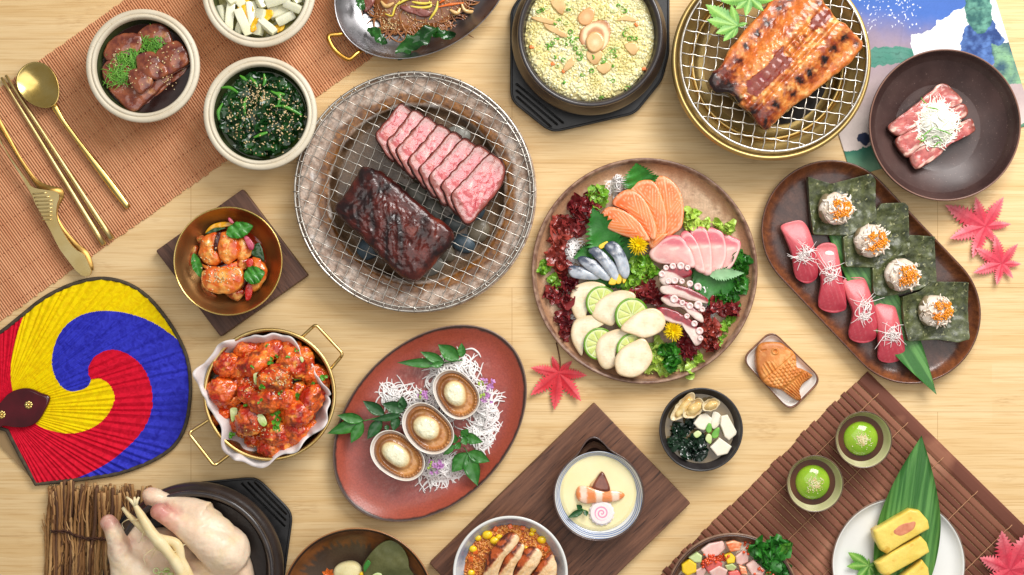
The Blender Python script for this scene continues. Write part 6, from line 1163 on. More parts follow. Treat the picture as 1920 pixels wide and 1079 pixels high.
mk("plate_body", (V, Fl, None), pm("brown_stoneware", attr=True, rough=.26, rough2=None, coat=.25, grain=.2, bumps=((.25, 24, 4),)), p, lp, col=c)
m0 = len(REG)-1
M_bam = pm("bamboo_leaf", (96, 152, 76), (52, 108, 44), 1.5, (.42, .6), rough=.4, coat=.1, sss=.08, stretch=(.25, 8, 1), bumps=((.8, 4, 3),), grain=.1)
bl = cA([(262, 160), (700, 860), (800, 1034)])
o = blade("long green bamboo leaf under the tuna, its tip hanging over the plate edge", bl[0], bl[2], 36, M_bam, 9, 30, "leaf", None, None, name="bamboo_leaf", fold=.06, p_=1.25, n=40, ripple=.3)
M_nori = pm("nori", (92, 98, 58), (48, 54, 32), 7, (.35, .65), rough=.38, coat=.1, bumps=((1.0, 8, 5),), grain=.3, speck=((146, 146, 104), 14, .6))
M_ric = pm("crab_cream", (248, 238, 224), (226, 206, 184), 5, rough=.3, coat=.3, sss=.2, bumps=((.8, 10, 4),)); M_crb = pm("crab_shreds", (252, 246, 234), (240, 222, 200), 4, rough=.35, island=((222, 176, 146), .25)); M_roe = pm("orange_roe", (248, 160, 26), (240, 130, 14), 5, rough=.14, coat=.6, sss=.3); M_gry = pm("crab_grey", (150, 134, 104), (112, 98, 74), 4, rough=.25, coat=.4)
noris = [[(250, 120), (350, 148), (512, 106), (535, 135), (534, 230), (540, 300), (480, 330), (430, 366), (270, 362), (262, 270), (255, 180)], [(398, 372), (480, 340), (560, 230), (652, 228), (668, 242), (675, 340), (682, 440), (600, 460), (540, 500), (405, 497)], [(520, 502), (590, 470), (680, 362), (782, 370), (786, 470), (792, 560), (720, 592), (640, 612), (560, 622), (525, 612)], [(645, 622), (720, 600), (770, 558), (920, 560), (926, 800), (880, 814), (790, 802), (668, 810), (650, 720)]]
NB = [(380, 250), (530, 386), (660, 530), (803, 682)]; od = ["uppermost", "second from the top", "third from the top", "lowest"]
for i, (q, b_) in enumerate(zip(noris, NB)):
    P_ = resample(cA(q), 90, True, False)
    piece("nori_sheet", P_, 12+i*2.4, 1.4, M_nori, label="%s of the four dark green nori sheets on the oblong plate" % od[i], cat="nori", group="nori sheets on the oblong plate", e=.6, n=110, rings=26, smooth=False, zf=lambda x, y, V, i=i: 6+4.5*ridge(V+i*30, 34, 3, 4)+1.2*fbm(V+i*9, 7, 3, 3)+.0022*(x*x+y*y))
    Q = cA([b_])[0]; t = thing("crab_ball", "%s creamy crab ball with orange roe, on its nori sheet" % od[i], "crab ball", Q[0], Q[1], 50); WL[t.name][2] = 28; t.location.z = 28*S; t['group'] = "crab balls on nori"; p = WL[t.name]; g = np.random.default_rng(i)
    mk("filling", tr(blob(31, 30, 20, .1, 14, 4, i, 4), (0, 0, 10)), M_ric, p, t)
    mk("grey_side", tr(blob(16, 27, 15, .12, 12, 3, i+5, 3), (-15, 0, 9)), M_gry, p, t)
    ss = []
    for j in range(80):
        a_ = g.uniform(0, 6.28); r = 28*math.sqrt(g.uniform()); z = 12+17*math.sqrt(max(0, 1-(r/32)**2))+g.uniform(-1, 5); s = curl_strand(g.uniform(8, 20), 6, i*500+j, tight=.2)
        ss.append(tr(tube(resample(s, 8, False), [.8, g.uniform(1.4, 3.2), .8], 5), (r*math.cos(a_)+3, r*math.sin(a_), z), (g.normal(0, .3), g.normal(0, .3), 0)))
    mk("crab_shreds", join(ss), M_crb, p, t, kind='stuff')
    cl_ = [(-2, 8), (12, 6), (8, -8), (-4, -10), (16, -2), (4, 0)]; pp = []
    for j in range(230):
        c_ = cl_[(j+i) % (5 if i != 2 else 6)]; x_, y_ = c_[0]*1.2+g.normal(0, 4.2)+2, c_[1]*1.2+g.normal(0, 4.2); pp.append((x_, y_, 14+20*math.sqrt(max(0, 1-(x_*x_+y_*y_)/1050))+g.uniform(0, 3)))
    mk("roe", scatter(pp, (1.7, 1.7, 1.7), 1, seed=i), M_roe, p, t, kind='stuff')
M_tuna = pm("tuna", attr=True, rough=.36, coat=.08, sss=.1, sssr=(1, .35, .3), grain=.06, bumps=((.3, 14, 3),))
def tunac(V):
    b = np.abs((((V[:, 0]*.8+V[:, 1]*.35+2*fbm(V, 26, 2, 2))/7.5) % 1)-.5)*2; c = mixc(LN(202, 78, 90)+0*V, LN(182, 54, 70)+0*V, .5+fbm(V, 26, 3, 3)); c = mixc(c, LN(224, 128, 132)+0*V, sst(.75, 1, b)*.35); return mixc(c, LN(224, 120, 122)+0*V, sst(-10, 40, V[:, 1]+5*fbm(V, 20, 3, 5))*.65)
for i, q in enumerate(([(148, 325), (190, 305), (235, 300), (262, 328), (282, 385), (302, 480), (305, 535), (268, 566), (225, 552), (204, 520), (190, 440), (163, 370)], [(295, 425), (330, 395), (378, 400), (392, 440), (406, 540), (427, 660), (402, 686), (360, 690), (314, 670), (306, 630), (316, 560), (304, 490)], [(413, 552), (460, 540), (502, 545), (522, 590), (542, 660), (556, 760), (545, 802), (500, 819), (450, 806), (434, 770), (449, 690), (424, 620)], [(543, 642), (590, 632), (627, 645), (642, 700), (662, 790), (674, 862), (650, 892), (600, 902), (560, 882), (558, 820), (550, 720)])):
    P_ = cA(q); kk2 = np.array(P_); c0 = kk2.mean(0)
    t = thing("tuna_nigiri", "%s of the four pink tuna nigiri on the oblong plate" % od[i], "nigiri", c0[0], c0[1], 30); WL[t.name][2] = 8; t.location.z = 8*S; t['group'] = "tuna nigiri on the oblong plate"
    piece("rice", c0+(kk2-c0)*[.72, .8], 8, 18, pm("sushi_rice", (244, 240, 230), (226, 220, 206), 12, rough=.4, sss=.2, bumps=((1.5, 10, 3),)), t, e=8, n=50)
    piece("tuna_slice", P_, 18, 13, M_tuna, t, colf=tunac, e=6, n=90, rings=20, dome=5, zf=lambda x, y, V: -.004*(y**2)*.9)
M_thw = pm("white_thread", (252, 246, 242), (248, 234, 230), 6, rough=.4)
for i, (x, y) in enumerate(((245, 440), (352, 522), (498, 680), (618, 782))):
    q = cA([(x, y)])[0]; mk("leek_threads", join([nest(14, 22, .75, 34, 8, i+60, (1, 1.2), 4, .3), nest(16, 6, .7, 60, 5, i+80, (1.3, 1.3), 4, .08)]), M_thw, I(*q, 34), label="tuft of fine white leek threads on the %s tuna nigiri" % od[i], cat="leek", group="white leek tufts on the tuna", kind='stuff')

# ------------------------------------------------------------ fish-shaped pastry on its dish
def rrect(corners, r, z):
    P_ = np.array(corners, float); out = []
    for i in range(4):
        a_, b_, d_ = P_[i-1], P_[i], P_[(i+1) % 4]; e1 = (a_-b_)/np.linalg.norm(a_-b_)*r; e2 = (d_-b_)/np.linalg.norm(d_-b_)*r; out += [b_+e1*(1-t)**2+e2*t*t for t in np.linspace(0, 1, 9)]
    c = P_.mean(0); return c, np.array([I(x, y, z)[:2]-I(c[0], c[1], z)[:2] for x, y in out])
cT = lambda P: C(P, 1220, 600, 3.597)
c_, O = rrect(cT([(815, 62), (1162, 402), (945, 626), (606, 262)]), 22, 14)
td = thing("small_dish", "small white rectangular dish with brown edge under the fish shaped pastry", "dish", c_[0], c_[1], 14); WL[td.name][2] = 0; td.location.z = 0; RT = polyR(O)
mk("dish_body", lathe([(0, 0), (.72, 0), (.8, 2), (.96, 11), (.97, 13), (.945, 13.4), (.92, 12), (.86, 6), (.8, 4.6), (.6, 4.2), (0, 4)], 160, RT), pm("white_porcelain", (236, 232, 226), (226, 220, 212), 2, rough=.16, coat=.3), WL[td.name], td)
mk("brown_edge", lathe([(.955, 10), (.99, 12.5), (1.0, 14), (.985, 15.2), (.955, 15), (.94, 13)], 160, RT), pm("brown_edge_glaze", (140, 92, 64), (96, 60, 42), 6, rough=.24, coat=.3), WL[td.name], td)
tq = cT([(718, 205), (740, 165), (800, 150), (880, 155), (922, 186), (964, 216), (985, 260), (990, 318), (1030, 335), (1096, 374), (1080, 402), (1040, 430), (1012, 478), (1022, 530), (1004, 549), (950, 522), (900, 482), (850, 466), (800, 450), (755, 410), (725, 350), (712, 280)]); tc = np.mean(tq, 0); kT = k_(28)
def tloc(x, y): q = cT([(x, y)])[0]; return (q[0]-tc[0])*kT, (tc[1]-q[1])*kT
a0 = math.radians(-50)
def tai_z(x, y, V):
    X, Y = x/kT, y/kT; u_ = X*math.cos(a0)+Y*math.sin(a0); v_ = -X*math.sin(a0)+Y*math.cos(a0); z = .6*fbm(V, 7, 3, 2)
    body = (1-sst(18, 24, u_))*sst(-14, -9, u_); sc1 = np.abs(np.sin(u_/4.2+np.floor(v_/7)*0))*1; z += body*(-1.6+2.6*np.sqrt(np.abs(np.sin((u_+np.where((np.floor(v_/6.5) % 2) == 0, 3.6, 0))/7.2*PI)*np.sin(v_/6.5*PI))))
    z += sst(24, 28, u_)*1.8*np.sin(v_/1.5+u_*.02*v_)
    ex, ey = tloc(838, 212); d = np.hypot(x-ex, y-ey); z += 2.2*np.exp(-((d-5)/1.6)**2)-1.5*np.exp(-(d/2.5)**2)
    z -= 2.0*np.exp(-((u_+14)/1.7)**2); mx, my = tloc(735, 215); z -= 2.5*np.exp(-(np.abs((y-my)-(x-mx)*.3)/1.2)**2)*(np.hypot(x-mx, y-my) < 13)
    fx, fy = tloc(800, 330); d3 = np.hypot((x-fx), (y-fy)); z += (d3 < 15)*1.6*np.sin((x+y*.6)/1.3)*np.exp(-(d3/13)**2)
    return z-5*sst(17, 26, u_)
def taic(V): n = fbm(V, 18, 4, 3); c = mixc(LN(226, 150, 76)+0*V, LN(206, 122, 52)+0*V, .5+1.1*n); c = mixc(c, LN(238, 180, 108)+0*V, sst(.05, .4, fbm(V, 8, 3, 6))*.6); return mixc(c, LN(176, 96, 40)+0*V, sst(.75, 1.0, np.hypot(V[:, 0], V[:, 1])/48)*.5)
piece("fish_pastry", tq, 5, 20, pm("baked_batter", attr=True, rough=.42, coat=.05, sss=.08, grain=.08, bumps=((.2, 30, 3),)), colf=taic, label="golden brown fish shaped pastry lying on the small white dish", cat="pastry", e=7, n=220, rings=70, dome=3, zf=tai_z)

# ------------------------------------------------------------ small black soup bowl
sb = thing("soup_bowl", "small black soup bowl with tofu, clams and dark seaweed", "bowl", 1314.5, 806, 52); WL[sb.name][2] = 0; sb.location.z = 0; p = WL[sb.name]; k = k_(52)
mk("bowl_body", lathe([(r*k, z) for r, z in [(0, 0), (36, 0), (38, 6), (58, 16), (72, 34), (78, 49), (79, 52), (77.5, 54), (74.5, 53), (71, 44), (62, 26), (40, 12), (0, 10)]], 120, sub=2), pm("black_lacquer", (58, 54, 54), (46, 42, 42), 3, rough=.34, coat=.12, bumps=((.12, 30, 3),)), p, sb)
mk("soup", disk(67*k, 20, 80, lambda x, y: .5*fbm(P3(x, y), 20, 3)), pm("clear_broth", (150, 128, 88), (104, 86, 56), 1.2, rough=.05, coat=.5), p+np.array([0, 0, 33]), label="clear brownish broth in the small black soup bowl", cat="soup")
M_tofu = pm("tofu", (248, 240, 222), (240, 228, 204), 3, rough=.35, coat=.15, sss=.35)
for lab, q, z in (("tofu cube at the upper middle of the soup, below the clams", [(288, 700), (330, 640), (375, 628), (415, 665), (405, 720), (360, 748), (320, 735)], 34), ("tall tofu block at the right of the soup", [(475, 650), (520, 640), (582, 755), (578, 775), (530, 815), (500, 790), (470, 710)], 30), ("tofu cube at the lower right of the soup", [(400, 860), (465, 795), (548, 855), (520, 905), (450, 922)], 32)):
    piece("tofu_cube", cT(q), z, 14, M_tofu, label=lab, cat="tofu", group="tofu cubes in the soup", e=2.5, n=60, rings=8, smooth=False)
M_clam = pm("clam_shell", (236, 222, 186), (204, 178, 130), 5, rough=.25, coat=.3, sss=.15, bumps=((.8, 8, 4),)); M_clm = pm("clam_meat", (240, 214, 150), (214, 170, 94), 5, rough=.2, coat=.4, sss=.2)
for i, (lab, x, y, a_, b_, an) in enumerate((("leftmost open clam at the top of the soup", 215, 585, 118, 45, 50), ("middle open clam at the top of the soup", 285, 595, 85, 52, 40), ("rightmost open clam at the top of the soup", 400, 570, 62, 40, 20))):
    q = cT([(x, y)])[0]; o = mk("clam", lathe([(0, 0), (.6, 1), (.92, 6), (1, 11), (.96, 12), (.8, 8), (.4, 5), (0, 4.5)], 60, lambda th: ell(a_/3.597, b_/3.597, math.radians(an))(th)*(1+.05*np.sin(7*th))), M_clam, I(*q, 40+i*3), label=lab, cat="clam", group="open clams in the soup")
    mk("clam_meat", tr(blob(a_/3.597*.72, b_/3.597*.62, 7, .3, 9, 4, i, 3, rot=math.radians(an)), (1, -1, 8)), M_clm, I(*q, 40+i*3), o)
M_wak = pm("wakame", (36, 62, 42), (18, 34, 26), 3, rough=.12, coat=.5, bumps=((.5, 10, 4),), grain=.2)
clump("wakame", "dark green wakame seaweed heaped at the lower left of the soup", "seaweed", [(200, 750), (260, 720), (180, 820), (280, 830), (250, 900), (320, 890), (160, 830), (330, 800)], M_wak, 8, 34, 9, 40, 30, 4, None, 28, cT)
for i, (lab, q) in enumerate((("pale green scallion cut on the wakame", [(288, 770), (320, 748), (345, 770), (310, 798)]), ("green scallion piece beside the upper tofu", [(372, 740), (390, 700), (410, 705), (412, 750), (390, 765)]), ("pale scallion stick at the middle of the soup", [(370, 810), (385, 770), (412, 785), (405, 838)]), ("green scallion leaf right of the middle", [(412, 770), (440, 735), (465, 730), (455, 790), (420, 800)]))):
    piece("scallion_piece", cT(q), 48, 4, M_scw if i % 2 == 0 else M_sc, label=lab, cat="scallion", group="scallion pieces in the soup", e=1.5, n=30, rings=4)
piece("radish_slice", cT([(420, 625), (460, 630), (478, 665), (465, 705), (425, 738), (408, 700)]), 34, 3, M_tofu, label="thin translucent white slice between the two upper tofu pieces", cat="radish", e=1)
# ------------------------------------------------------------ long walnut board, custard bowl, rice bowl
M_wal = woodm("walnut_board", (126, 84, 62), (86, 54, 40), math.radians(-44))
board("wooden_board", "long dark walnut board under the custard bowl and the chicken rice bowl", [(1114.6, 755.7), (1295, 944), (986, 1245), (805, 1057)], 20, M_wal)
c10 = lambda P: C(P, 780, 740, 3.183)
cb = thing("custard_bowl", "blue lined white bowl with dark lip and pinched handle, full of egg custard", "bowl", 1122.5, 929, 62); WL[cb.name][2] = 20; cb.location.z = 20*S; p = WL[cb.name]; k = k_(62)
bump = lambda th: np.exp(-(((th-math.radians(96)+PI) % (2*PI)-PI)/.26)**2)
RC = lambda th: k*(86+26*bump(th)); RC2 = lambda th: k*(86+18*bump(th))
mk("bowl_body", lathe([(0, 0), (.55, 0), (.6, 5), (.85, 18), (.965, 34), (.985, 41), (.975, 44)], 180, RC, sub=2), pm("dark_outer_glaze", (92, 66, 58), (66, 46, 42), 3, rough=.24, coat=.4), p, cb)
mk("dark_lip", lathe([(.985, 36), (1.0, 42), (1.0, 47), (.985, 48.5), (.965, 48), (.955, 45), (.95, 38)], 180, RC), pm("brown_lip", (88, 62, 56), (70, 48, 44), 3, rough=.2, coat=.5), p, cb)
mk("handle_hollow", lathe([(.975, 44), (.95, 36), (.9, 31), (.85, 29)], 180, RC2), pm("tan_hollow", (120, 88, 66), (84, 58, 48), 2, rough=.2, coat=.4), p, cb)
sh = lathe([(r*k, z) for r, z in [(82.5, 40), (82.3, 44), (80.5, 43.5), (78, 38), (74, 33), (69, 28), (0, 26)]], 200, sub=3); V = sh[0]; r = np.hypot(V[:, 0], V[:, 1])/k; th = np.arctan2(V[:, 1], V[:, 0])
c = LN(236, 236, 232)+0*V; wv = r+2.2*np.sin(th*2+.6)+1.2*np.sin(th*3)
for q, wd in ((81.0, .6), (78.2, .7), (75.4, .8), (72.8, .6)): c = mixc(c, LN(64, 104, 168)+0*V, (1-sst(wd*.6, wd*1.7, np.abs(wv-q)))*.85)
mk("painted_inside", sh, pm("painted_porcelain", attr=True, rough=.12, coat=.4), p, cb, col=c)
m0 = len(REG)
mk("egg_custard", disk(72*k, 30, 120, lambda x, y: .5*fbm(P3(x, y), 40, 2)-2*sst(.93, 1, np.hypot(x, y)/(72*k))), pm("custard", (250, 238, 188), (246, 232, 174), 1.5, rough=.2, coat=.35, sss=.2), p+np.array([0, 3, 33]), label="smooth pale yellow egg custard in the blue lined bowl", cat="custard")
def shr(V): u_ = V[:, 0]; b = np.sin(u_/4.6+1.2+.5*fbm(V, 8, 2, 2)); c = mixc(LN(244, 148, 86)+0*V, LN(252, 222, 200)+0*V, sst(.0, .5, b)); return mixc(c, LN(248, 186, 140)+0*V, sst(3, 9, np.abs(V[:, 1]))*.3)
piece("shrimp", c10([(955, 600), (965, 560), (1000, 545), (1060, 560), (1120, 572), (1190, 575), (1238, 590), (1245, 610), (1205, 638), (1130, 645), (1060, 650), (1010, 655), (970, 635)]), 52, 10, pm("cooked_shrimp", attr=True, rough=.2, coat=.4, sss=.2, bumps=((.4, 12, 3),)), colf=shr, label="cooked orange and white striped shrimp lying on the custard", cat="shrimp", e=5, n=90, rings=14, dome=3, zf=lambda x, y, V: -1.4*np.abs(np.sin(x/9.2+.6)))
piece("chestnut", c10([(1110, 463), (1140, 505), (1160, 575), (1110, 580), (1055, 560), (1070, 515)]), 53, 11, pm("glossy_mushroom", (150, 84, 62), (108, 54, 40), 5, rough=.14, coat=.6), label="small glossy brown mushroom wedge above the shrimp", cat="mushroom", e=5, n=40)
piece("mushroom_edge", c10([(1108, 470), (1128, 490), (1075, 530), (1048, 552), (1040, 538), (1070, 505)]), 54, 5, pm("pale_mushroom", (222, 180, 130), rough=.3), label="pale cut edge beside the brown mushroom wedge", cat="mushroom", e=2)
q = c10([(1108, 706)])[0]; RK = lambda th: 23*(1+.035*np.cos(th*16)); sh = disk(1, 40, 180, lambda x, y: 4-3*sst(.86, 1, np.hypot(x, y)/23), RK); V = sh[0]; r = np.hypot(V[:, 0], V[:, 1]); th = np.arctan2(V[:, 1], V[:, 0])
sp_ = np.abs((((r/6.2-th/(2*PI)) % 1)-.5))*2; c = mixc(LN(252, 238, 236)+0*V, LN(240, 150, 186)+0*V, (1-sst(.2, .6, sp_))*(1-sst(12, 14.5, r))); mk("fish_cake", sh, pm("fish_cake", attr=True, rough=.4, sss=.3), I(*q, 55), label="white fish cake slice with a pink spiral on the custard", cat="fish cake", col=c)
sprig("small dark green three leaf spray on the custard", [(1025, 700), (1000, 690), (985, 680)], [((1000, 690), (905, 735), 6), ((990, 685), (958, 658), 5), ((1010, 690), (1018, 728), 4.5)], c10, 55, M_lfd, None)
rb = thing("rice_bowl", "white bowl with greyish blue inside, holding chicken on orange fried rice", "bowl", 957, 1075, 84); WL[rb.name][2] = 20; rb.location.z = 20*S; p = WL[rb.name]; k = k_(86)
mk("bowl_body", lathe([(r*k, z) for r, z in [(0, 0), (44, 0), (46, 5), (76, 24), (98, 46), (106, 60), (108, 65), (107.5, 67.5), (105, 68), (102.5, 66.5)]], 150, sub=2), pm("white_glaze", (238, 238, 234), (230, 230, 226), 2, rough=.12, coat=.4), p, rb)
mk("blue_inside", lathe([(r*k, z) for r, z in [(102.5, 66.5), (99, 62), (92, 50), (82, 38), (0, 34)]], 150, sub=2), pm("blue_grey_glaze", (206, 210, 214), (132, 146, 166), 2.4, (.4, .62), rough=.12, coat=.4, stretch=(1, 1, 1)), p, rb)
m0 = len(REG); g = np.random.default_rng(4); Rr = 88*k
zf = lambda x, y: 8*(1-(np.hypot(x, y)/Rr)**2)+1.5*fbm(P3(x, y), 9, 3, 4)
mk("fried_rice", disk(Rr, 30, 100, zf), pm("fried_rice_base", (206, 112, 40), (168, 78, 24), 5, rough=.4, bumps=((1, 8, 4),)), p+np.array([0, 0, 44]), label="orange fried rice filling the white bowl", cat="rice")
dp = Drop(m0)
seeds_on(dp, [(p[0]+x, p[1]+y) for x, y in disc_pts(0, 0, Rr*.98, 1700, 6)], (3.6, 1.9, 1.7), pm("fried_rice_grain", (224, 138, 56), (196, 96, 34), 3, rough=.26, coat=.3, sss=.15, island=((240, 178, 92), .7)), "orange grains of the fried rice", "rice grains", 8, "rice_grains", up=.8, img=False, sub=1)
M_corn = pm("sweetcorn", (255, 218, 40), (250, 198, 20), 5, rough=.2, coat=.4, sss=.2)
for i, (x, y, r_) in enumerate(((425, 835, 9), (470, 870, 8), (370, 855, 6), (750, 865, 8), (495, 850, 6), (700, 805, 6), (655, 915, 4), (340, 920, 7), (690, 830, 5), (330, 1062, 6))):
    q = c10([(x, y)])[0]; mk("corn_kernel", blob(r_*1.05, r_*.9, r_*.7, .12, r_, 2, i, 3), M_corn, dp.im(*q)+[0, 0, r_*.5], label="%s yellow corn kernel, %s of the rice bowl" % (["big", "small"][r_ < 7], where(q[0], q[1], 957, 1075, 106)), cat="corn", group="corn kernels in the fried rice")
M_car2 = pm("orange_cube", (236, 116, 50), (222, 92, 34), 5, rough=.25, coat=.3)
for i, (x, y) in enumerate(((350, 935), (470, 800), (560, 790), (640, 800), (735, 915), (330, 980), (600, 860), (770, 920), (520, 900))):
    q = c10([(x, y)])[0]; mk("carrot_cube", tr(box(9, 8, 7, 1.5), rot=(.3, .2, i)), M_car2, dp.im(*q)+[0, 0, -1], label="small orange carrot cube, %s of the rice bowl" % where(q[0], q[1], 957, 1075, 106), cat="carrot", group="carrot cubes in the fried rice")
def gch(V):
    a_ = math.radians(52); v_ = -V[:, 0]*math.sin(a_)+V[:, 1]*math.cos(a_); n = fbm(V, 9, 4, 3); c = mixc(LN(244, 214, 170)+0*V, LN(232, 186, 130)+0*V, .5+1.2*fbm(V@rotm(0, 0, a_), 8, 4, 5, (.4, 1.6, 1)))
    c = mixc(c, LN(196, 92, 42)+0*V, sst(3, 8, v_+5*n)); return mixc(c, LN(72, 26, 18)+0*V, sst(.1, .45, ridge(V, 13, 4, 6))*sst(4, 9, v_+5*n)*.9)
for i, (lab, q) in enumerate((("leftmost grilled chicken slice on the fried rice", [(395, 1130), (405, 1060), (430, 960), (480, 890), (548, 828), (600, 838), (618, 870), (590, 910), (530, 980), (490, 1070), (480, 1130)]), ("second grilled chicken slice from the left", [(488, 1130), (500, 1050), (535, 970), (575, 905), (618, 885), (648, 910), (625, 975), (580, 1060), (570, 1130)]), ("third grilled chicken slice from the left", [(575, 1130), (590, 1050), (620, 970), (660, 925), (705, 912), (752, 948), (735, 1010), (680, 1080), (650, 1140)]), ("rightmost grilled chicken slice on the fried rice", [(665, 1140), (700, 1070), (750, 1000), (800, 950), (830, 985), (842, 1060), (800, 1130)]))):
    piece("chicken_slice", c10(q), 78-i*1, 14, pm("grilled_chicken", attr=True, rough=.26, coat=.35, sss=.12, grain=.1, bumps=((.8, 8, 4),)), colf=gch, label=lab, cat="chicken", group="grilled chicken slices on the rice", e=6, n=90, rings=20, dome=3, wob=1, zf=lambda x, y, V, i=i: 1.8*fbm(V+i*9, 9, 4, 4), tilt=(.12, .0))

# ------------------------------------------------------------ green tea cups, white plate with rolled omelette, seafood rice bowl
M_cel = pm("celadon_glaze", (218, 212, 168), (188, 186, 136), 1.5, rough=.14, coat=.4); M_cup = pm("cup_outside", (116, 92, 66), (84, 64, 48), 4, rough=.3, coat=.2)
for lab, x, y, sd in (("upper right small cup of green jelly on the dark mat", 1618.5, 824.6, 1), ("lower left small cup of green jelly on the dark mat", 1527.5, 907, 2)):
    t = thing("tea_cup", lab, "cup", x, y, 52); WL[t.name][2] = 5; t.location.z = 5*S; t['group'] = "small cups of green jelly"; p = WL[t.name]; k = k_(52)
    mk("cup_body", lathe([(r*k, z) for r, z in [(0, 0), (28, 0), (29, 4), (42, 18), (50, 36), (53, 46), (53.6, 49), (52.6, 50.2), (51, 50)]], 90, sub=2), M_cup, p, t)
    mk("glazed_inside", lathe([(r*k, z) for r, z in [(52.6, 50), (51.4, 50.4), (50, 48.5), (46, 36), (40, 24), (0, 14)]], 90, sub=2), M_cel, p, t)
    mk("brown_lip", lathe([(52.6*k, 49), (53.8*k, 50.5), (52.8*k, 51.6), (51.2*k, 50.6)], 90), M_cup, p, t)
    lab2 = "upper right" if sd == 1 else "lower left"
    mk("brown_sauce", disk(43.5*k, 12, 70), pm("sweet_soy", (96, 52, 20), (62, 30, 12), 1, rough=.12, spec=.25), p+np.array([0, 0, 30]), label="dark brown sauce ring in the %s small cup" % lab2, cat="sauce")
    o = mk("green_jelly", blob(32, 32, 17, .02, 30, 2, sd, 4, flat=.1), pm("green_jelly", (156, 192, 52), (120, 168, 26), 1.6, rough=.1, coat=.6, sss=.3, sssr=(.6, 1, .2)), p+np.array([0, 0, 28]), label="shiny green jelly dome in the %s small cup" % lab2, cat="jelly")
    dpj = Drop(len(REG)-1); g = np.random.default_rng(sd); seeds_on(dpj, [(p[0]+g.normal(1, 7), p[1]+g.normal(0, 7)) for _ in range(190)], (1.1, 1.1, .8), pm("pale_crumbs", (236, 232, 190), (224, 196, 140), 20, rough=.5), "pale crumbs sprinkled on the green jelly in the %s cup" % lab2, "crumbs", sd, "crumbs", up=.2, img=False)
wp = thing("white_plate", "round white plate with brown edge holding rolled omelette on a leaf, bottom right", "plate", 1685, 1059, 26); WL[wp.name][2] = 5; wp.location.z = 5*S; p = WL[wp.name]; k = k_(26)
mk("plate_body", lathe([(r*k, z) for r, z in [(123.6, 20.6), (121, 20), (117, 15), (108, 9), (90, 6.5), (50, 6), (0, 6)]], 180, sub=2), pm("matt_white", (240, 240, 236), (234, 233, 228), 1, rough=.26, coat=.15), p, wp)
mk("brown_rim", lathe([(r*k, z) for r, z in [(0, 0), (80, 0), (104, 3), (121, 12), (126, 18.5), (126, 20.2), (124.8, 21.4), (123.4, 20.8)]], 180, sub=2), pm("brown_rim_glaze", (150, 122, 104), (112, 88, 76), 5, rough=.3), p, wp)
m0 = len(REG)-2
blade("large pointed bamboo leaf under the rolled omelette, its tip above the plate", (1674, 1200), (1728, 817), 60, M_bam, 14, 40, "leaf", None, None, name="bamboo_leaf", fold=.05, p_=.95, n=60, ripple=.15)
M_tam = pm("rolled_omelette", (246, 220, 110), (236, 200, 84), 2.2, rough=.36, coat=.1, sss=.2, bumps=((.6, 12, 4),), speck=((226, 180, 66), 5, .6), grain=.06)
for i, (lab, q, z) in enumerate((("uppermost rolled omelette piece, with pink filling showing", [(1146, 702), (1240, 645), (1335, 590), (1385, 598), (1430, 650), (1438, 692), (1400, 712), (1300, 770), (1218, 822), (1185, 805), (1155, 745)], 22), ("middle rolled omelette piece with a smooth yellow side", [(1160, 872), (1240, 815), (1330, 765), (1392, 730), (1424, 765), (1438, 812), (1360, 860), (1280, 905), (1218, 938), (1185, 925)], 22), ("lowest rolled omelette piece at the bottom edge", [(1240, 990), (1300, 935), (1400, 853), (1432, 895), (1440, 960), (1380, 1010), (1300, 1060)], 22))):
    piece("omelette_roll", cB(q), z, 26, M_tam, label=lab, cat="omelette", group="rolled omelette pieces", e=6, n=90, rings=12, dome=1.5, smooth=False, zf=lambda x, y, V: 1.2*fbm(V, 16, 3, 4))
piece("pink_filling", cB([(1250, 700), (1285, 672), (1330, 658), (1362, 655), (1357, 688), (1325, 712), (1285, 728), (1256, 720)]), 40, 9.6, pm("pink_roe_filling", (224, 148, 108), (206, 118, 86), 9, rough=.4, bumps=((.8, 14, 3),)), label="oval of pink roe filling in the uppermost omelette piece", cat="filling", e=1.5, n=50)
q = cB([(1120, 880)])[0]; mk("maple_leaf", star_leaf(np.array(q), cB([(1010, 808), (1003, 880), (1050, 960), (1130, 985), (1165, 930), (1120, 842), (1190, 870)]), 0, .2, .35, 5, fold=.18), M_mla, col=leafcol((70, 136, 38), (128, 186, 74), (168, 208, 110)), loc=I(*q, 16), label="green maple leaf on the white plate beside the omelette", cat="leaf")
kb = thing("seafood_bowl", "brown rimmed bowl of diced seafood at the bottom edge, partly on the mat", "bowl", 1373, 1125, 62); WL[kb.name][2] = 5; kb.location.z = 5*S; p = WL[kb.name]; k = k_(64)
mk("bowl_body", lathe([(r*k, z) for r, z in [(0, 0), (60, 0), (64, 6), (100, 28), (120, 48), (126, 57), (126, 60), (123.5, 61.5), (121, 59.5), (118, 52), (100, 36), (0, 30)]], 160, sub=2), pm("ribbed_brown", (150, 116, 92), (112, 82, 66), 6, rough=.4, coat=.1, bumps=((.4, 14, 4),)), p, kb)
mk("dark_lip", lathe([(123*k, 60), (122*k, 62.5), (119.5*k, 62.5), (118*k, 60)], 160), pm("dark_lip_glaze", (78, 54, 44), rough=.26, coat=.3), p, kb)
m0 = len(REG); g = np.random.default_rng(9)
mk("rice_bed", disk(114*k, 30, 100, lambda x, y: 10*(1-(np.hypot(x, y)/112)**2)+2*fbm(P3(x, y), 9, 3, 3)), pm("vinegared_rice", (236, 226, 206), (216, 196, 168), 8, rough=.4, bumps=((1.4, 8, 3),)), p+np.array([0, 0, 42]), label="rice bed under the diced seafood", cat="rice")
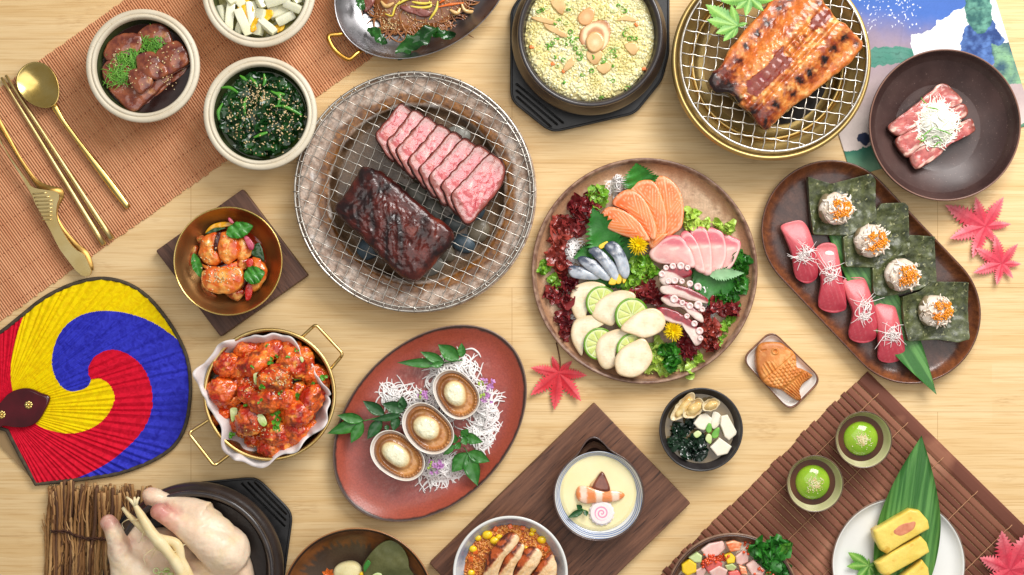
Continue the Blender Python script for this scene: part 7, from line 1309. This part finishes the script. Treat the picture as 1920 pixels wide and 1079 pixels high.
M_wf = pm("white_fish", (244, 212, 200), (232, 176, 166), 4, rough=.22, coat=.3, sss=.3); M_sm = pm("salmon_dice", (242, 132, 82), (250, 186, 146), 7, (.45, .6), stretch=(1, 3, 1), rough=.22, coat=.3, sss=.2); M_tu = pm("tuna_dice", (222, 86, 84), (236, 130, 118), 4, rough=.2, coat=.4, sss=.2); M_eg = pm("egg_dice", (250, 214, 50), (240, 194, 24), 3, rough=.3, sss=.2); M_cu = pm("cucumber_dice", (214, 226, 168), (186, 206, 130), 4, rough=.2, coat=.3, sss=.3)
for i, (nm, m, q) in enumerate((("white_fish_slice", M_wf, [(258, 800), (300, 768), (372, 755), (392, 790), (350, 830), (290, 845)]), ("salmon_dice", M_sm, [(385, 762), (430, 752), (472, 768), (462, 805), (410, 812)]), ("cucumber_dice", M_cu, [(196, 842), (240, 812), (266, 830), (262, 866), (225, 866)]), ("egg_dice", M_eg, [(160, 878), (200, 848), (236, 872), (236, 915), (190, 935), (162, 915)]), ("egg_dice", M_eg, [(380, 828), (412, 812), (438, 840), (432, 868), (395, 872)]), ("white_fish_dice", M_wf, [(436, 832), (475, 802), (508, 822), (505, 865), (465, 882), (440, 868)]), ("cucumber_dice", M_cu, [(382, 880), (420, 868), (445, 890), (430, 912), (395, 906)]), ("white_fish_dice", M_wf, [(492, 880), (530, 850), (588, 905), (575, 935), (520, 930)]), ("tuna_dice", M_tu, [(270, 870), (320, 845), (372, 870), (360, 910), (300, 925)]), ("white_fish_dice", M_wf, [(300, 910), (350, 880), (398, 905), (385, 950), (320, 950)]), ("tuna_dice", M_tu, [(400, 915), (450, 905), (475, 935), (440, 965), (405, 955)]), ("white_fish_dice", M_wf, [(232, 905), (268, 882), (290, 905), (270, 945), (236, 940)]), ("salmon_dice", M_sm, [(150, 935), (190, 935), (200, 970), (150, 980)]), ("salmon_dice", M_sm, [(455, 880), (490, 890), (500, 930), (465, 925)]), ("tuna_dice", M_tu, [(590, 925), (640, 920), (650, 960), (600, 965)]), ("white_fish_dice", M_wf, [(480, 945), (540, 940), (550, 985), (490, 990)]))):
    Q = cB(q); c_ = np.mean(Q, 0); piece(nm, Q, 54+(i*5) % 6, 13, m, label="%s %s of the seafood bowl" % ({"white_fish_slice": "broad pale pink fish slice", "salmon_dice": "orange salmon cube", "cucumber_dice": "pale green cucumber cube", "egg_dice": "bright yellow egg cube", "white_fish_dice": "pale pink fish cube", "tuna_dice": "red tuna cube"}[nm], where(c_[0], c_[1], 1373, 1125, 126)), cat="diced seafood", group="diced toppings in the seafood bowl", e=3, n=44, rings=8, smooth=False, tilt=(g.normal(0, .12), g.normal(0, .12)))
dp = Drop(m0)
M_ikr = pm("salmon_roe", (240, 96, 40), (226, 70, 24), 6, rough=.1, coat=.7, sss=.3)
seeds_on(dp, [cB([(x, y)])[0] for x, y in gauss_pts(345, 842, 26, 10, 60, 1)+gauss_pts(520, 795, 22, 14, 40, 2)+gauss_pts(630, 905, 34, 16, 60, 3)+gauss_pts(290, 855, 14, 14, 30, 4)], (2.5, 2.5, 2.5), M_ikr, "shiny orange salmon roe scattered over the diced seafood", "roe", 4, "salmon_roe", up=1.5, sub=1)
clump("shiso_leaf", "dark green frilly leaf at the right of the seafood bowl", "leaf", [(560, 800), (600, 840), (640, 870), (680, 800), (620, 790), (660, 900)], M_shiso, 10, 14, 13, 60, 62, 6, None, 40, cB)
blade("green leaf tip poking over the seafood bowl rim", (650, 820), (722, 762), 9, M_ml, 70, 80, "leaf", None, cB)

# ------------------------------------------------------------ brown painted bowl at the bottom edge
bw = thing("painted_bowl", "dark brown bowl with feathered glaze at the bottom edge, between pot and board", "bowl", 670, 1135, 64); WL[bw.name][2] = 0; bw.location.z = 0; p = WL[bw.name]; k = k_(64)
sh = lathe([(r*k, z) for r, z in [(0, 0), (60, 0), (64, 6), (110, 30), (136, 50), (144, 60), (145.4, 63), (144.6, 65.4), (142, 65), (139, 60), (128, 44), (104, 26), (70, 16), (0, 13)]], 200, sub=3); V = sh[0]; r = np.hypot(V[:, 0], V[:, 1])/k; th = np.arctan2(V[:, 1], V[:, 0])
edge = 112+10*np.sin(th*3+1)+7*vn(P3(th*22, th*0), 2)+5*np.sin(th*60); c = mixc(LN(92, 74, 58)+0*V, LN(62, 48, 40)+0*V, .5+fbm(V, 60, 3, 2)); c = mixc(c, mixc(LN(150, 92, 46)+0*V, LN(104, 66, 36)+0*V, .5+1.3*fbm(V, 24, 3, 5)), sst(-4, 4, r-edge)); c = mixc(c, LN(64, 44, 32)+0*V, sst(138, 139.5, r)*(1-sst(142.5, 143, r))); c = mixc(c, LN(172, 120, 74)+0*V, sst(143, 144, r)*(V[:, 2] > 60))
mk("bowl_body", sh, pm("feathered_glaze", attr=True, rough=.22, coat=.35, grain=.08, bumps=((.15, 20, 3),)), p, bw, col=c)
c11 = lambda P: C(P, 520, 940, 3.43)
piece("white_cake", c11([(355, 470), (375, 425), (430, 400), (490, 400), (530, 430), (548, 480), (545, 540), (470, 570), (380, 550)]), 30, 26, pm("pale_cake", (236, 224, 176), (222, 208, 150), 3, rough=.4, sss=.2, bumps=((.8, 8, 4),), speck=((120, 140, 70), 8, .68)), label="round pale rice cake at the bottom edge in the painted bowl", cat="rice cake", e=10, n=60, dome=4)
piece("perilla_leaf", c11([(548, 420), (580, 360), (640, 290), (700, 252), (750, 250), (805, 290), (840, 360), (850, 430), (880, 490), (830, 560), (700, 560), (600, 520), (555, 470)]), 46, 3, pm("olive_leaf", (104, 104, 60), (80, 84, 46), 1.6, rough=.5, sss=.05, bumps=((.8, 7, 5),), grain=.1), label="large dull green leaf standing in the painted bowl", cat="leaf", e=1, n=80, rings=16, zf=lambda x, y, V: 6+5*fbm(V, 40, 3, 3)+.15*y)
piece("green_slice", c11([(555, 420), (580, 380), (600, 400), (575, 440), (560, 460)]), 62, 3, M_shiso, label="small bright green edge beside the large dull leaf", cat="leaf", e=1)
t = thing("carrot_flower", "orange carrot cut like a flower in the painted bowl", "carrot", *c11([(330, 470)])[0], 44); g = np.random.default_rng(3)
for j in range(7):
    a_ = j*2*PI/7; f = leafshape(13, 4, 10, 5, fold=.4, curl=.15, thick=2); mk("petal", tr(f, (0, 0, 2), (0, -.2, a_)), M_carrot, WL[t.name], t)
piece("corn_kernel", c11([(525, 470), (545, 455), (552, 477), (535, 490)]), 54, 7, M_corn, label="single yellow corn kernel beside the pale rice cake", cat="corn", e=3, n=20)
piece("cucumber_slice", c11([(610, 478), (640, 462), (670, 470), (668, 495), (620, 500)]), 52, 5, M_cu, label="pale cucumber edge under the large dull leaf", cat="cucumber", e=2, n=24)

# ------------------------------------------------------------ twig mat
tm = thing("twig_mat", "mat of dry brown twigs tied with dark string, left of the black pot", "twig mat", 190, 1000, 0); c12 = lambda P: C(P, 80, 860, 4)
M_tw = [pm("twig_%d" % i, a_, b_, 4, rough=.7, stretch=(1, .25, 1), bumps=((.6, 9, 4),), grain=.2) for i, (a_, b_) in enumerate((((186, 140, 86), (140, 96, 52)), ((158, 112, 66), (112, 72, 38)), ((206, 164, 110), (160, 116, 68)), ((120, 82, 52), (82, 52, 32))))]
g = np.random.default_rng(17); tw = []
for v_ in range(7):
    r0 = g.uniform(2.2, 3.8); n_ = 34; y = np.linspace(0, -230, n_); x = 2.2*np.sin(y/50+g.uniform(0, 6))+1.2*np.sin(y/17+g.uniform(0, 6)); rad = r0*(1-.15*np.linspace(0, 1, n_))+.9*(np.arange(n_) % 8 == int(g.integers(0, 8))); ss = [tube(np.c_[x, y, 0*x], rad, 7)]
    for j in range(3):
        i0 = int(g.integers(3, n_-6)); s_ = g.choice([-1, 1]); ss.append(tube([(x[i0], y[i0], 0), (x[i0]+s_*5, y[i0]+9, 2), (x[i0]+s_*8, y[i0]+g.uniform(16, 30), 3)], [1.4, 1.1, .6], 5))
    tw.append(join(ss))
meshes = {}
for i in range(86):
    v_ = i % 7; lay = i % 3; x = 92+(i*0.618033 % 1)*(292-92); ytop = 898+g.uniform(0, 26)+(x-92)*.06; key = (v_, (i//7) % 4)
    loc = I(x, ytop, 4+lay*6)
    if key not in meshes: o = mk("twig", tw[v_], M_tw[key[1]], loc, tm, reg=False); meshes[key] = o.data
    else:
        o = bpy.data.objects.new("twig", meshes[key]); sc.collection.objects.link(o); o.parent = tm; o.location = (loc-WL[tm.name])*S
    o.rotation_euler = (0, 0, g.normal(0, .035))
M_ds = pm("dark_string", (84, 50, 34), (58, 32, 22), 6, rough=.85)
P_ = [I(x, y, 20+2*math.sin(i*1.9)) for i, (x, y) in enumerate(c12([(65, 550), (130, 548), (190, 552), (230, 575), (280, 590), (340, 605), (400, 602), (450, 605), (520, 612), (620, 620), (760, 640)]))]
for dz in (0, 1): mk("tie_string", tube(resample(np.array(P_)+[0, dz*3-1, dz*2], 70, False)-WL[tm.name]+np.c_[np.zeros(70), 1.2*np.sin(np.arange(70)*1.3+dz*2), np.zeros(70)], 1.7, 6), M_ds, WL[tm.name], tm)

# ------------------------------------------------------------ whole chicken over a black pot
tray("black_tray", "black resin tray with slotted corner under the pot at the lower left", (365, 1075), [(250, 948), (312, 925), (355, 908), (472, 897), (484, 899), (543, 958), (547, 968), (532, 1079), (520, 1160), (440, 1250), (250, 1250), (190, 1160), (200, 1010)],
     [((454, 907), (533, 986), 2.4), ((466, 906), (535, 975), 2.4), ((478, 905), (536, 964), 2.4)], None)
t, p, k = stonepot("black stone pot at the lower left with a whole raw chicken on it", 362, 1073, 165, 146, 86)
mk("pot_inside", disk(130*k, 10, 60), M_blackpot, p+np.array([0, 0, 30]), t)
def P4(x, y, z): q = c12([(x, y)])[0]; return I(q[0], q[1], z)
c0 = P4(1000, 800, 60); c0[2] = 0
def cap(pts, rads, seg=24): return tube(resample(np.array([P4(*q)-c0 for q in pts]), 22, False), rads, seg)
def bl_(x, y, z, a_, b_, h, rot=0, sd=0): return tr(blob(a_, b_, h, .02, 30, 2, sd, 4, rot=rot), P4(x, y, z)-c0)
skin = [bl_(1050, 1010, 62, 130, 72, 50, -.1), bl_(1230, 560, 92, 74, 40, 34, -.55, 1), bl_(1370, 690, 84, 46, 46, 40, -.6, 2), bl_(700, 900, 72, 44, 60, 40, .2, 3), bl_(840, 285, 78, 24, 16, 18, -.3, 4),
    cap([(880, 405, 112), (1000, 480, 112), (1180, 580, 106), (1360, 700, 96), (1440, 760, 80)], [15, 17, 30, 38, 36]), cap([(500, 480, 96), (545, 580, 94), (600, 740, 84), (680, 900, 70)], [15, 19, 26, 38]),
    bl_(1215, 490, 80, 40, 32, 30, -.5, 12), cap([(790, 290, 70), (900, 320, 74), (1050, 400, 80), (1200, 480, 84)], [17, 18, 32, 40]), bl_(870, 395, 113, 17, 15, 15, .3, 5), bl_(490, 480, 97, 15, 16, 14, 0, 6), bl_(700, 640, 62, 30, 40, 20, 0, 7), bl_(900, 760, 58, 60, 60, 30, 0, 8), bl_(1500, 850, 60, 20, 50, 26, .2, 9)]
sh = fuse(skin, 2.4, 14); V = sh[0]; V += .5*np.stack([fbm(V, 9, 3, 3), fbm(V, 9, 3, 13), fbm(V, 9, 3, 23)], 1)+.9*ridge(V, 16, 4, 7, (1, 2.2, 1))[:, None]*[0, 0, 1]+2.4*np.stack([fbm(V, 30, 3, 3), fbm(V, 30, 3, 13), fbm(V, 30, 3, 23)], 1)
c = mixc(LN(246, 224, 196)+0*V, LN(238, 206, 176)+0*V, .45+1.1*fbm(V, 40, 4, 3)); c = mixc(c, LN(246, 218, 176)+0*V, sst(.05, .45, fbm(V, 30, 3, 13))*.7)
for x, y, z, r_, cc_, m_ in ((875, 400, 112, 26, (196, 112, 108), .85), (500, 480, 97, 22, (192, 116, 110), .8), (590, 640, 86, 26, (168, 92, 92), .55), (800, 290, 76, 20, (224, 150, 132), .7), (960, 480, 110, 30, (222, 138, 128), .6), (780, 800, 60, 26, (172, 128, 140), .5), (1050, 560, 70, 26, (216, 150, 128), .5)):
    d = np.linalg.norm(V-(P4(x, y, z)-c0), axis=1)/r_; c = mixc(c, LN(*cc_)+0*V, (1-sst(.4, 1.3, d+.3*fbm(V, 8, 3, 4)))*m_)
mk("raw_chicken", (V, sh[1], None), pm("chicken_skin", attr=True, rough=.42, coat=.1, sss=.2, sssr=(1, .6, .45), grain=.04, bumps=((.35, 16, 4), (.5, 4, 3))), c0, label="whole pale raw chicken with legs up, lying across the black pot and twigs", cat="chicken", col=c)
M_gin = pm("ginseng_root", (246, 232, 190), (236, 212, 158), 3, rough=.4, sss=.25, bumps=((.5, 10, 4),), stretch=(1, 1, 1))
gr_ = [[(690, 345, 134), (740, 430, 136), (820, 560, 136), (930, 690, 134), (1010, 800, 130), (1060, 900, 126)], [(600, 370, 122), (650, 430, 126), (730, 500, 128), (860, 590, 128), (1000, 640, 124), (1040, 760, 122), (1110, 900, 120)]]
for i, (lab, q, rd) in enumerate((("long white ginseng root lying over the chicken", gr_[0], [4, 8, 10, 11, 9, 10, 9]), ("second ginseng root, yellower and lower, crossing under the first", gr_[1], [3, 6, 9, 8, 10, 8, 8]))):
    t = thing("ginseng_root", lab, "ginseng", *c12([(q[0][0], q[0][1])])[0], q[0][2]); t['group'] = "ginseng roots on the chicken"; P_ = resample(np.array([P4(*a_) for a_ in q]), 50, False); g = np.random.default_rng(i)
    mk("root", tube(P_-WL[t.name], np.interp(np.linspace(0, 1, 50), np.linspace(0, 1, 7), rd)*(1+.07*vn(P3(np.arange(50)/3., np.zeros(50)), i)), 14), M_gin, WL[t.name], t)
    for j, (dx, dy) in enumerate(((-90, 30), (-40, 110), (60, 120), (-120, 150), (90, -20), (20, 170))):
        o_ = P_[8+j*6]; e_ = o_+np.array([dx/4, -dy/4, -6]); m_ = (o_+e_)/2+np.array([g.normal(0, 6), g.normal(0, 6), 5]); mk("rootlet", tube(resample([o_, m_, e_, e_+[g.normal(0, 8), g.normal(0, 8), -3]], 24, False)-WL[t.name], [1.3, .8, .4], 5), M_gin, WL[t.name], t)
    if i == 0:
        for dx in (-16, 6, -2): o_ = P_[1]; mk("root_tip", tube([o_-WL[t.name], o_+[dx*.5, 10, 2]-WL[t.name], o_+[dx, 16, 0]-WL[t.name]], [4, 3, 2], 8), M_gin, WL[t.name], t)
for i, (x, y) in enumerate(((850, 840), (890, 860), (930, 830), (960, 860))):
    mk("scallion_ring", tr(sring(5.5, 4), rot=(.4*i, .3, 0)), M_scw, P4(x, y, 104), label="pale scallion ring %s in the row at the chicken belly, bottom edge" % ["first", "second", "third", "last"][i], cat="scallion", group="scallion rings at the chicken belly")

# ------------------------------------------------------------ neighbours that would read alike get their side of the pair
seen = {}
for o in sc.objects:
    if o.parent is None and o.get('label'): seen.setdefault(o['label'], []).append(o)
for lab, os_ in seen.items():
    if len(os_) < 2: continue
    ex = np.ptp([o.location.x for o in os_]); ey = np.ptp([o.location.y for o in os_])
    os_.sort(key=(lambda o: o.location.x) if ex > ey else (lambda o: -o.location.y))
    names_ = (["left", "right"] if ex > ey else ["upper", "lower"]) if len(os_) == 2 else (["left", "middle", "right"] if ex > ey else ["upper", "middle", "lower"])
    if len(os_) <= 3:
        for o, n_ in zip(os_, names_): o['label'] = n_+" "+lab
